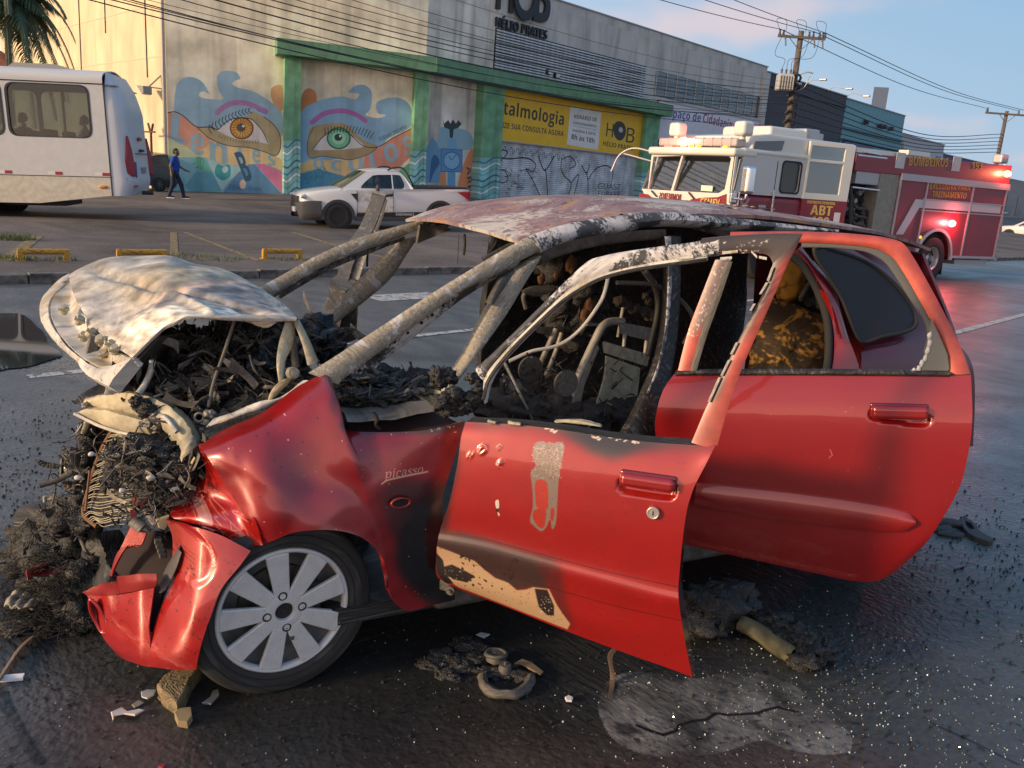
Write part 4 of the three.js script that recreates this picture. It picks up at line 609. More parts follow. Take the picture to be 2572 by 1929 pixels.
// ---------------------------------------------------------------- wheels, bus
M.tyre=std({ color: col(0.022,0.021,0.021),roughness: 0.9 });
M.alloy=std({ color: col(0.42,0.42,0.43),roughness: 0.4,metalness: 0.6 });
M.glassDark=phy({ color: col(0.045,0.05,0.055),roughness: 0.08,clearcoat: 1,clearcoatRoughness: 0.03 });
M.pane=phy({ color: col(0.62,0.68,0.70),roughness: 0.03,transmission: 1,thickness: 0,ior: 2.0,side: THREE.DoubleSide });
M.paneDark=phy({ color: col(0.52,0.57,0.58),roughness: 0.03,transmission: 1,thickness: 0,ior: 1.5,side: THREE.DoubleSide });
function wheel(parent,x,y,z,r,w,style,side=1) {           // axis along z; side 1: outer face towards +z
  const g=new THREE.Group(); g.name='wheel'; parent.add(g); g.position.set(x,y,z); if (side<0) g.rotation.y=Math.PI;
  const rim=r*(style==='truck'?0.56:0.64);
  const prof=[[rim,-w / 2],[r*0.92,-w / 2],[r*0.985,-w*0.42],[r,-w*0.3],[r,w*0.3],[r*0.985,w*0.42],[r*0.92,w / 2],[rim*1.04,w / 2],[rim,w*0.42]];
  mesh('tyre',new THREE.LatheGeometry(prof.map((p) => new THREE.Vector2(p[0],p[1])),40).rotateX(Math.PI / 2),M.tyre,g);
  const disc=[[0,w*0.34],[rim*0.2,w*0.34],[rim*0.32,w*(style==='truck'?0.05:0.28)],[rim*0.75,w*(style==='truck'?-0.05:0.24)],[rim*0.85,w*0.15],[rim*0.9,w*0.4],[rim,w*0.46],[rim,w*0.2]];
  const rm=mesh('rim',new THREE.LatheGeometry(disc.map((p) => new THREE.Vector2(p[0],p[1])),32).rotateX(Math.PI / 2),style==='steel'?std({ color: col(0.12,0.10,0.085),roughness: 0.7,metalness: 0.3 }):M.alloy,g);
  if (style==='spoke') for (let i=0; i<7; i++) { const a=i*0.8976; mesh('spoke',beam(V(0.1*rim*Math.cos(a),0.1*rim*Math.sin(a),w*0.37),V(0.88*rim*Math.cos(a),0.88*rim*Math.sin(a),w*0.38),rim*0.2,w*0.05,V(-Math.sin(a),Math.cos(a),0)),M.alloy,rm); const dark=mesh('gap',cyl(rim*0.13,rim*0.13,0.01,12).rotateX(Math.PI / 2).translate(0.58*rim*Math.cos(a+0.449),0.58*rim*Math.sin(a+0.449),w*0.29),M.tyre,rm); }
  if (style==='steel') for (let i=0; i<10; i++) { const a=i*0.628; mesh('slot',cyl(rim*0.09,rim*0.09,0.01,10).rotateX(Math.PI / 2).translate(0.62*rim*Math.cos(a),0.62*rim*Math.sin(a),w*0.27),M.tyre,rm); }
  if (style==='truck') { mesh('hub',[cyl(rim*0.2,rim*0.26,w*0.5,16).rotateX(Math.PI / 2).translate(0,0,w*0.28),...[...Array(10)].map((_,i) => cyl(0.018,0.018,0.05,6).rotateX(Math.PI / 2).translate(rim*0.42*Math.cos(i*0.628),rim*0.42*Math.sin(i*0.628),w*0.08))],M.steel,rm); }
  return g;
}
{
  const o=onD('A',735,1265,20),F=new Frame(o,V(0.975,0,-0.22),0.043),t=thing('bus','white city bus with tinted windows, its rear end in the frame at the left','bus'); place(t,F);
  const h=(z,x,y,zz=0) => F.hit('z',zz,z,x,y),W=2.45;
  const wh=std({ map: tex(256,256,(u,v) => { const a=tile(u,v,6,2,4); return [0.56+0.06*a,0.55+0.06*a,0.53+0.06*a]; }),roughness: 0.38 }),dirt=std({ map: tex(256,256,(u,v) => { const a=tile(u,v,9,3,5); return [0.52+0.16*a,0.47+0.16*a,0.38+0.16*a]; }),roughness: 0.6 });
  const yB=-0.0,yStrip=h('N',700,1530).y,yEave=h('N',700,292).y,yTop=h('N',700,135).y,x0=-9.5;
  const win=(xa,xb) => roundRect(xa,xb,h('N',700,1012).y,h('N',700,325).y,0.2);
  const wx1=h('N',1195,800).x,wx0=h('N',85,600).x,ww=wx1 - wx0,holes=[],spans=[];
  for (let i=0; i<4; i++) { const a=wx1 - ww - i*(ww+0.1),b=wx1 - i*(ww+0.1); spans.push([a,b]); holes.push(win(a,b)); }
  const side=() => extrude([V(x0,yStrip),V(-0.02,yStrip),V(-0.05,yEave),V(x0,yEave)],-0.05,0,holes.map((s) => new THREE.Path(s.getPoints(6))));
  mesh('side_panel',boxUV(side()),wh,t); mesh('side_panel',boxUV(side().translate(0,0,-W+0.05)),wh,t);
  mesh('skirt',boxUV(extrude([V(x0,yB - 0.22),V(-1.6,yB - 0.2),V(0,yB),V(-0.02,yStrip - 0.015),V(x0,yStrip - 0.015)],-W,0.004,[],0.01)),dirt,t);
  { const rr2=[[0,yEave+0.012],[-0.03,lerp(yEave,yTop,0.6)],[-0.3,yTop],[-W / 2,yTop+0.1],[-W+0.3,yTop],[-W+0.03,lerp(yEave,yTop,0.6)],[-W,yEave]].map(([z,y]) => [V(x0,y,z),V(-3,y,z),V(-0.04,y,z)]); mesh('roof',shellGeo(patch(rr2,12,24),0.03),wh,t); }
  { // rounded tail
    const rows=[]; for (let j=0; j<=10; j++) { const s=j / 10,y=lerp(yTop+0.03,-0.0,s),bow=0.36*Math.sqrt(Math.min(1,s*3.2+0.03))+0.12*s - (s>0.93?0.12*(s - 0.93) / 0.07:0),row=[],inset=s<0.25?0.26*(1 - s / 0.25) ** 2+0.012:0.004; for (let i=0; i<=12; i++) { const a=-Math.PI / 2+(i / 12)*Math.PI,ex=Math.pow(Math.abs(Math.cos(a)),0.45),ez=Math.sign(Math.sin(a))*Math.pow(Math.abs(Math.sin(a)),0.55); row.push(V(-0.02+bow*ex,y,-W / 2 - ez*(W / 2 - inset))); } rows.push(row); }
    mesh('rear_cap',shellGeo(patch(rows,40,40),0.03),std({ color: col(0.56,0.57,0.59),roughness: 0.35 }),t);
    const rearX=0.44,lampPts=[V(0,0.95),V(0.09,0.6),V(0.14,0.2),V(0.12,0.02),V(-0.08,0.1),V(-0.12,0.4)];
    const lm=std({ color: col(0.30,0.02,0.03),roughness: 0.25 }); for (const z of [-0.18,-W+0.18]) mesh('tail_lamp',extrude(lampPts,-0.06,0.06,[],0.02).rotateY(0.9).translate(0.34,0.42,z),lm,t);
    mesh('number_plate',rbox(rearX - 0.02,rearX+0.03,0.52,0.66,-1.45,-1.0,0.01),std({ color: col(0.25,0.25,0.27),roughness: 0.5 }),t); mesh('notice',rbox(rearX - 0.05,rearX+0.0,0.42,0.78,-0.55,-0.42,0.005),std({ color: col(0.03,0.10,0.28),roughness: 0.5 }),t); mesh('badge',rbox(rearX - 0.02,rearX+0.03,1.28,1.36,-1.2,-0.95,0.01),lm,t); mesh('vent_grille',rbox(rearX - 0.02,rearX+0.04,1.02,1.08,-1.35,-1.0,0.01),M.darkMetal,t); mesh('lid_seam',[box(rearX - 0.04,rearX+0.02,0.97,0.985,-1.9,-0.6)],M.darkMetal,t); mesh('exhaust',[cyl(0.05,0.05,0.25,10).rotateZ(1.57).translate(0.55,0.05,-1.0)],M.darkMetal,t); mesh('reflector',[rbox(0.36,0.46,0.2,0.24,-0.5,-0.3,0.01)],lm,t);
  }
  mesh('seam',[box(-0.045,-0.015,0.0,yEave,0.0,0.006),box(x0,-0.02,yEave - 0.01,yEave+0.012,0.0,0.008),box(x0,0,yStrip - 0.016,yStrip,-0.002,0.007),box(-0.35,-0.325,yEave,yTop - 0.1,-0.1,0.004)],M.darkMetal,t);
  for (const [a,b] of spans) { const m=mesh('window',extrude(win(a,b),-0.045,-0.035),M.paneDark,t); const s2=win(a - 0.03,b+0.03); mesh('rubber_seal',extrude(roundRect(a - 0.02,b+0.02,h('N',700,1012).y - 0.02,h('N',700,325).y+0.02,0.21),-0.04,0.006,[new THREE.Path(win(a+0.03,b - 0.03).getPoints(6))]),M.darkMetal,m); mesh('window',extrude(win(a,b),-W+0.03,-W+0.04),M.paneDark,t); }
  const fl=std({ color: col(0.05,0.05,0.055),roughness: 0.8 }); mesh('floor',box(x0,0.3,yStrip - 0.1,yStrip,-W+0.06,-0.06),fl,t); mesh('ceiling',box(x0,0.2,yEave - 0.02,yEave,-W+0.06,-0.06),std({ color: col(0.3,0.3,0.3),roughness: 0.8 }),t);
  const mk=std({ color: col(0.65,0.63,0.6),roughness: 0.7 }),rd=std({ color: col(0.32,0.02,0.03),roughness: 0.5 });
  for (const zx of [[0,65,160],[630,730,825],[1255,1352,1450]]) { const a=h('N',zx[0],1515).x,b=h('N',zx[1],1515).x,c=h('N',zx[2],1515).x; mesh('marker_strip',box(a,b,yStrip+0.02,yStrip+0.09,0,0.006),mk,t); mesh('marker_strip',box(b,c,yStrip+0.02,yStrip+0.09,0,0.006),rd,t); }
  { const p=h('A',665,1207); mesh('side_lamp',new THREE.SphereGeometry(1,14,8).scale(0.1,0.04,0.03).translate(p.x,p.y,0.01),std({ color: col(0.6,0.22,0.02),roughness: 0.3 }),t); }
  mesh('roof_hatch',extrude([V(-2.3,yTop+0.05),V(-0.6,yTop+0.05),V(-1.2,yTop+0.2),V(-2.1,yTop+0.2)],-1.6,-0.8),std({ color: col(0.3,0.29,0.28),roughness: 0.7 }),t);
  mesh('side_panel',boxUV(box(x0,-0.05,yStrip,h('N',700,1012).y - 0.15,-W*0.55,-W*0.55+0.02)),fl,t);
  const seatM=std({ color: col(0.02,0.025,0.04),roughness: 0.8 }),yS=yStrip+0.35;
  for (let i=0; i<7; i++) for (const z of [-0.5,-1.95]) { const x=-0.55 - i*0.82; mesh('seat',[rbox(x - 0.42,x,yS - 0.05,yS+0.08,z - 0.4,z+0.4,0.04),rbox(x - 0.06,x+0.06,yS,yS+0.68,z - 0.4,z+0.4,0.05),box(x - 0.35,x - 0.1,yStrip,yS,z - 0.05,z+0.05)],seatM,t); }
  const gp=h('N',850,800,-1.2); mesh('grab_pole',[rod(V(gp.x,yStrip,-1.2),V(gp.x,yEave,-1.2),0.03)],std({ color: col(0.65,0.5,0.1),roughness: 0.4 }),t);
  for (const x of [-3.0,-8.4]) { wheel(t,x,-0.12,-0.2,0.48,0.28,'truck'); wheel(t,x,-0.12,-W+0.2,0.48,0.28,'truck',-1); }
  mesh('axle',[rod(V(-3.0,-0.12,-0.2),V(-3.0,-0.12,-W+0.2),0.08),box(-4.2,-1.2,-0.28,-0.05,-1.9,-0.5)],M.darkMetal,t);
  const put=(s,z,x,y,dz,turn) => { const p=F.hit('z',dz,z,x,y); s.position.set(p.x,p.y - 0.78,p.z).applyMatrix4(F.m); s.rotation.y=turn; };
  put(sitter('person','passenger in a white top seen through the bus window, nearest the bus rear',std({ color: col(0.7,0.7,0.68),roughness: 0.8 })),'N',1110,800,-0.75,Math.PI); put(sitter('person','dark haired passenger low in the bus window, farther from the bus rear',std({ color: col(0.03,0.03,0.04),roughness: 0.8 })),'N',295,760,-0.75,Math.PI);
}

// ---------------------------------------------------------------- cars: lower body from cross sections, glazed cabin on top; local x runs from the nose to the tail
function lowerBody(st,W) {                                       // st: [x, yBottom, yShoulder, yTop, half width, half width on top]
  const rows=st.map(([x,yb,ys,yt,w,wt]) => [V(x,yb,-w*0.9),V(x,lerp(yb,ys,0.25),-w*0.985),V(x,lerp(yb,ys,0.6),-w),V(x,ys,-w*0.975),V(x,yt - 0.012,-wt),V(x,yt+0.012,0),V(x,yt - 0.012,wt),V(x,ys,w*0.975),V(x,lerp(yb,ys,0.6),w),V(x,lerp(yb,ys,0.25),w*0.985),V(x,yb,w*0.9)]);
  const R=rows.map((r) => curve(r,44)),G=[]; for (let j=0; j<R.length - 1; j++) for (let k=0; k<5; k++) { const t=k / 5; G.push(R[j].map((p,i) => cr(R[Math.max(0,j - 1)][i],p,R[j+1][i],R[Math.min(R.length - 1,j+2)][i],t))); } G.push(R[R.length - 1]);
  const cap=(row) => { const c=row.reduce((a,p) => a.add(p),V()).multiplyScalar(1 / row.length),pos=[]; for (let i=0; i<row.length - 1; i++) for (const p of [c,row[i],row[i+1]]) pos.push(p.x,p.y,p.z); const g=new THREE.BufferGeometry(); g.setAttribute('position',new THREE.Float32BufferAttribute(pos,3)); g.computeVertexNormals(); return g; };
  return merge([gridGeo(G),cap(G[0]),cap(G[G.length - 1])]).translate(0,0,-W / 2);
}
function cabin(t,W,outline,wins,hw,paint,glassM,ends) {     // hw(y): half width of the cabin at height y
  const lean=(g,s) => { const p=g.attributes.position; for (let i=0; i<p.count; i++) p.setZ(i,-W / 2+s*(hw(p.getY(i))+p.getZ(i))); if (s<0) { const a=p.array; for (let i=0; i<p.count; i+=3) for (let k=0; k<3; k++) { const q=a[(i+1)*3+k]; a[(i+1)*3+k]=a[(i+2)*3+k]; a[(i+2)*3+k]=q; } } g.computeVertexNormals(); return g; };
  const ni=(g) => (g.index?g.toNonIndexed():g);
  for (const s of [1,-1]) { mesh('cabin_side',lean(ni(extrude(outline.map((p) => V(p[0],p[1])),-0.035,0,wins.map((w) => w.map((p) => V(p[0],p[1]))))),s),paint,t); for (const w of wins) mesh('window',lean(ni(extrude(w.map((p) => V(p[0],p[1])),-0.022,-0.014)),s),glassM,t); }
  const q=(a,b,name,m,th=0.02) => { const G=[[],[]]; for (let i=0; i<=10; i++) { const z=lerp(1,-1,i / 10),bow=0.05*(1 - z*z); G[0].push(V(b[0] - bow*(b[2] || 0),b[1]+bow*0.3,-W / 2+z*(hw(b[1]) - 0.01))); G[1].push(V(a[0] - bow*(a[2] || 0),a[1]+bow*0.3,-W / 2+z*(hw(a[1]) - 0.01))); } mesh(name,shellGeo(G,th),m,t); };
  q(ends.ws[0],ends.ws[1],'windscreen',glassM); q(ends.rw[1],ends.rw[0],'rear_window',glassM);
  const R=ends.roof.map((p) => [1,0.9,0.5,0,-0.5,-0.9,-1].map((z) => V(p[0],p[1]+0.055*(1 - z*z) - 0.012*(Math.abs(z)>0.95),-W / 2+z*(hw(p[1])+0.005)))); mesh('roof',shellGeo(patch(R,16,16),0.02),paint,t);
}
function arch(t,x,r,W,wr,style,m) {
  for (const s of [1,-1]) { const o=new THREE.Shape(); o.absarc(x,r,r+0.12,-0.2,Math.PI+0.2,false); o.absarc(x,r,r+0.045,Math.PI+0.2,-0.2,true); o.closePath(); const z=s>0?-0.03:-W+0.0; mesh('wheel_arch',extrude(o,z,z+0.045),m,t); mesh('arch_liner',cyl(r+0.058,r+0.058,0.02,28).rotateX(Math.PI / 2).translate(x,r+0.01,s>0?0.0:-W),M.tyre,t); }
  wheel(t,x,r,-0.075,r,0.19,style); wheel(t,x,r,-W+0.075,r,0.19,style,-1);
}
M.carWhite=phy({ color: col(0.62,0.62,0.61),roughness: 0.35,clearcoat: 0.7,clearcoatRoughness: 0.15 });
M.carDirty=phy({ map: tex(256,256,(u,v) => { const a=tile(u,v,8,2,5),d=clamp(0.45+a*1.6,0,1); return [lerp(0.66,0.45,d),lerp(0.655,0.36,d),lerp(0.64,0.25,d)]; }),roughness: 0.6,clearcoat: 0.3 });
M.clad=std({ color: col(0.045,0.047,0.05),roughness: 0.75 });
M.lampClear=phy({ color: col(0.55,0.56,0.58),roughness: 0.12,clearcoat: 1,metalness: 0.3 });
M.lampRed=phy({ color: col(0.30,0.015,0.02),roughness: 0.2,clearcoat: 1 });
{ // white pickup
  const o=onLot('P',580,838),F=new Frame(o,V(Math.cos(R2(25)),0,-Math.sin(R2(25))),0.045),t=thing('pickup_truck','small white pickup with dark plastic cladding and a black load bed cover, driven left','pickup'); place(t,F); const W=1.7;
  const k=F.hit('z',0,'P',2160,500).x / 3.55,kx=(x) => x*k,S=(a) => a.map((r) => [kx(r[0]),...r.slice(1).map((q) => q*k)]);
  mesh('body',lowerBody(S([[-0.90,0.34,0.62,0.72,0.60,0.52],[-0.86,0.26,0.7,0.82,0.70,0.6],[-0.7,0.23,0.80,0.90,0.78,0.66],[-0.3,0.22,0.88,0.97,0.83,0.72],[0.1,0.22,0.93,1.01,0.85,0.74],[0.4,0.22,0.96,1.02,0.85,0.78],[1.2,0.22,0.97,1.02,0.85,0.8],[1.95,0.23,0.99,1.02,0.85,0.8],[2.7,0.26,1.0,1.03,0.85,0.8],[3.4,0.34,1.0,1.03,0.83,0.78],[3.56,0.42,0.98,1.02,0.78,0.74]]),W),M.carWhite,t);
  const hw=(y) => k*lerp(0.82,0.61,clamp((y / k - 0.98) / 0.5,0,1));
  const wp=(c) => { const r=[]; for (let i=0; i<c.length; i+=2) { const p=F.hit('z',-0.1,'P',c[i],c[i+1]); r.push([p.x,p.y]); } return r; };
  cabin(t,W,S([[0.06,0.84],[0.06,0.97],[0.78,1.415],[1.0,1.45],[1.60,1.45],[1.74,1.38],[1.98,1.03],[1.98,0.84]]),[wp([832,382,850,320,900,270,1000,195,1070,188,1225,186,1222,366,1060,372]),wp([1236,186,1325,192,1345,215,1376,300,1370,340,1335,358,1234,364])],hw,M.carWhite,M.paneDark,{ ws: S([[0.13,1.0,1],[0.80,1.41,1]]),rw: S([[1.98,1.03],[1.72,1.40]]),roof: S([[0.79,1.41],[1.0,1.445],[1.35,1.46],[1.62,1.45],[1.74,1.38]]) });
  mesh('bed_cover',rbox(kx(2.0),kx(3.5),1.0*k,1.075*k,-W+0.04,-0.03,0.03),std({ color: col(0.02,0.02,0.022),roughness: 0.8 }),t);
  mesh('roof_rail',[-0.22,-W+0.22].map((z) => tube([V(kx(1.35),1.47*k,z),V(kx(1.5),1.535*k,z),V(kx(1.75),1.53*k,z),V(kx(1.86),1.42*k,z),V(kx(2.05),1.08*k,z - 0.0)],0.022,8,30)),M.clad,t);
  mesh('bumper',jag(lowerBody(S([[-0.94,0.3,0.52,0.56,0.60,0.5],[-0.9,0.22,0.6,0.66,0.74,0.66],[-0.7,0.2,0.66,0.7,0.83,0.76],[-0.42,0.2,0.66,0.7,0.875,0.8]]),W),0,1),M.clad,t);
  mesh('grille',[rbox(kx(-0.945),kx(-0.85),0.62*k,0.78*k,-W / 2 - 0.42,-W / 2+0.42,0.02),...[0,1,2].map((i) => box(kx(-0.955),kx(-0.94),(0.65+0.045*i)*k,(0.665+0.045*i)*k,-W / 2 - 0.4,-W / 2+0.4))],M.darkMetal,t);
  for (const s of [1,-1]) mesh('headlamp',lump(1,0.24*k,0.065*k,0.06,0.05,2).rotateY(s*0.75).translate(kx(-0.74),0.78*k,-W / 2+s*0.655),M.lampClear,t);
  for (const z of [-0.06,-W+0.06]) mesh('tail_lamp',extrude([V(kx(3.2),0.95*k),V(kx(3.57),0.97*k),V(kx(3.57),0.72*k)],z - 0.05,z+0.07,[],0.012),M.lampRed,t);
  mesh('number_plate',rbox(kx(-0.99),kx(-0.93),0.38*k,0.5*k,-W / 2 - 0.2,-W / 2+0.2,0.01),std({ color: col(0.6,0.6,0.62),roughness: 0.5 }),t);
  arch(t,0,0.305*k,W,0,'steel',M.clad); arch(t,kx(2.72),0.305*k,W,0,'steel',M.clad);
  const at=(x,y) => F.hit('z',0.02,'P',x,y),b0=at(800,668),b1=at(1600,640);
  mesh('sill_cladding',[rbox(kx(0.42),kx(2.3),0.2*k,0.3*k,-0.06,0.012,0.02),rbox(kx(0.42),kx(2.3),0.2*k,0.3*k,-W - 0.012,-W+0.06,0.02)],M.clad,t);
  { const T=new Paint(0,1.9,0,0.12,300,null); T.x.fillStyle='#1d1d20'; T.x.fillRect(0,0,T.c.width,T.c.height); T.x.fillStyle='#c9c5bd'; T.x.font='bold 27px sans-serif'; T.x.fillText('ENDURANCE',330,28); const g=extrude([V(b0.x,0.31*k),V(b1.x - 0.05,0.31*k),V(b1.x+0.02,0.425*k),V(b0.x,0.395*k)],0.0,0.012); planarUV(g,b0.x,b1.x,0.31*k,0.42*k); mesh('side_decal',g,std({ map: T.map(),roughness: 0.6 }),t); }
  { const dx0=at(806,500).x,dx1=at(1240,500).x; const g=extrude([V(dx0,0.42*k),V(dx1,0.42*k),V(dx1,0.955*k),V(dx0,0.94*k)],-0.02,0.006,[],0.003); mesh('door',boxUV(g),M.carDirty,t); mesh('door_seam',[box(dx0 - 0.008,dx0,0.3,0.95*k,0.0,0.012),box(dx1,dx1+0.008,0.3,0.95*k,0.0,0.012)],M.darkMetal,t); const hp=at(1190,437); mesh('door_handle',rbox(hp.x - 0.09,hp.x+0.09,hp.y - 0.015,hp.y+0.015,0.0,0.045,0.015),M.clad,t); }
  { const p=at(785,460); mesh('fender_vent',extrude([V(p.x - 0.12,p.y+0.09),V(p.x+0.06,p.y+0.1),V(p.x+0.06,p.y - 0.12)],-0.01,0.014),M.darkMetal,t); const q=F.hit('z',0.1,'P',1055,290); mesh('mirror',lump(1,0.05,0.085,0.09,0.05,1).translate(q.x,1.03*k,0.06),M.clad,t); }
  mesh('wiper',[rod(V(kx(0.2),1.035*k,-0.4),V(kx(0.38),1.06*k,-0.9),0.012),rod(V(kx(0.2),1.035*k,-1.0),V(kx(0.36),1.06*k,-0.5),0.012)],M.darkMetal,t);
  mesh('seat',[-0.42,-W+0.42].map((z) => rbox(kx(1.28),kx(1.45),0.8*k,1.34*k,z - 0.22,z+0.22,0.06)),M.tyre,t); mesh('steering_wheel',new THREE.TorusGeometry(0.17,0.016,8,24).rotateY(Math.PI / 2).rotateZ(-0.4).translate(kx(0.78),1.03*k,-0.42),M.darkMetal,t);
  const d=sitter('person','driver with dark hair at the wheel of the white pickup',std({ color: col(0.06,0.05,0.06),roughness: 0.9 }),{ reach: 0.42,skin: std({ color: col(0.30,0.15,0.10),roughness: 0.6 }) }),dp=F.put(V(kx(1.18),0.50*k,-0.42)); d.position.copy(dp); d.rotation.y=Math.PI - R2(-25); d.scale.setScalar(0.95);
}
function plainCar(name,label,cat,paint,W,style) {            // hatchback or saloon seen small
  const t=thing(name,label,cat);
  mesh('body',lowerBody([[-0.80,0.34,0.6,0.68,0.58,0.5],[-0.74,0.24,0.7,0.78,0.72,0.6],[-0.5,0.2,0.8,0.87,0.8,0.66],[0,0.18,0.87,0.93,0.84,0.7],[0.4,0.18,0.9,0.95,0.85,0.74],[1.3,0.18,0.93,0.96,0.86,0.76],[2.4,0.2,0.96,0.99,0.85,0.74],[3.0,0.26,0.95,1.0,0.82,0.7],[3.14,0.36,0.9,0.97,0.74,0.64]],W),paint,t);
  const hw=(y) => lerp(0.8,0.56,clamp((y - 0.93) / 0.5,0,1));
  cabin(t,W,[[0.15,0.92],[0.85,1.36],[1.1,1.44],[1.9,1.45],[2.6,1.36],[3.05,0.97],[3.05,0.92]],[[[0.48,0.98],[0.95,1.33],[1.35,1.37],[1.35,0.98]],[[1.43,0.98],[1.43,1.37],[2.2,1.36],[2.45,1.15],[2.45,1.0]]],hw,paint,M.glassDark,{ ws: [[0.22,0.95,1],[0.9,1.38,1]],rw: [[3.0,1.0],[2.6,1.37]],roof: [[0.85,1.36],[1.1,1.44],[1.5,1.46],[2.1,1.45],[2.6,1.36]] });
  for (const s of [1,-1]) { mesh('headlamp',lump(1,0.2,0.07,0.06,0.05,2).rotateY(s*0.8).translate(-0.62,0.7,-W / 2+s*0.6),M.lampClear,t); mesh('tail_lamp',rbox(2.98,3.14,0.76,0.93,-W / 2+s*0.72 - 0.13,-W / 2+s*0.72+0.08,0.03),M.lampRed,t); mesh('mirror',lump(1,0.06,0.07,0.1,0.05,1).translate(0.55,1.0,-W / 2+s*0.93),paint,t); }
  mesh('grille',[rbox(-0.82,-0.72,0.6,0.7,-W / 2 - 0.35,-W / 2+0.35,0.02),rbox(-0.815,-0.7,0.28,0.44,-W / 2 - 0.55,-W / 2+0.55,0.03)],M.darkMetal,t); mesh('number_plate',rbox(-0.83,-0.79,0.46,0.57,-W / 2 - 0.2,-W / 2+0.2,0.01),std({ color: col(0.55,0.55,0.57),roughness: 0.5 }),t);
  mesh('bumper',[rbox(3.0,3.18,0.32,0.58,-W / 2 - 0.72,-W / 2+0.72,0.06)],paint,t); mesh('door_handle',[box(1.15,1.33,0.86,0.89,0.0,0.025),box(2.05,2.23,0.87,0.9,0.0,0.025)],M.clad,t);
  arch(t,0,0.29,W,0,style,M.clad); arch(t,2.42,0.29,W,0,style,M.clad); return t;
}
{
  const gp=phy({ color: col(0.035,0.04,0.042),roughness: 0.4,clearcoat: 0.6,clearcoatRoughness: 0.2 });
  const h=plainCar('hatchback','dark grey hatchback parked beside the mural, partly behind the bus','car',gp,1.66,'spoke'),a=onLot('A',1030,1238),b=onLot('A',1258,1233),dir=V(0.36,0,-0.933);
  h.rotation.y=Math.atan2(-(-dir.z),-dir.x); const side=V(0,0,1); const w=V(0,0,-1.66).applyEuler(h.rotation),r=V(2.42,0,-1.66).applyEuler(h.rotation); h.position.copy(a).sub(r); h.position.y=lotY(a.x,a.z);
  const v=plainCar('white_car','white car seen from the front on the far carriageway at the right edge','car',M.carWhite,1.7,'spoke'),q=onD('C',2165,1245,58); v.position.set(q.x - 0.5,0.02,q.z); v.rotation.y=Math.PI*0.5+0.75+Math.PI; v.position.y=q.y+0.02;
  for (const s of [1,-1]) { }
  // an oncoming dark car whose flank is cut by the frame edge
}
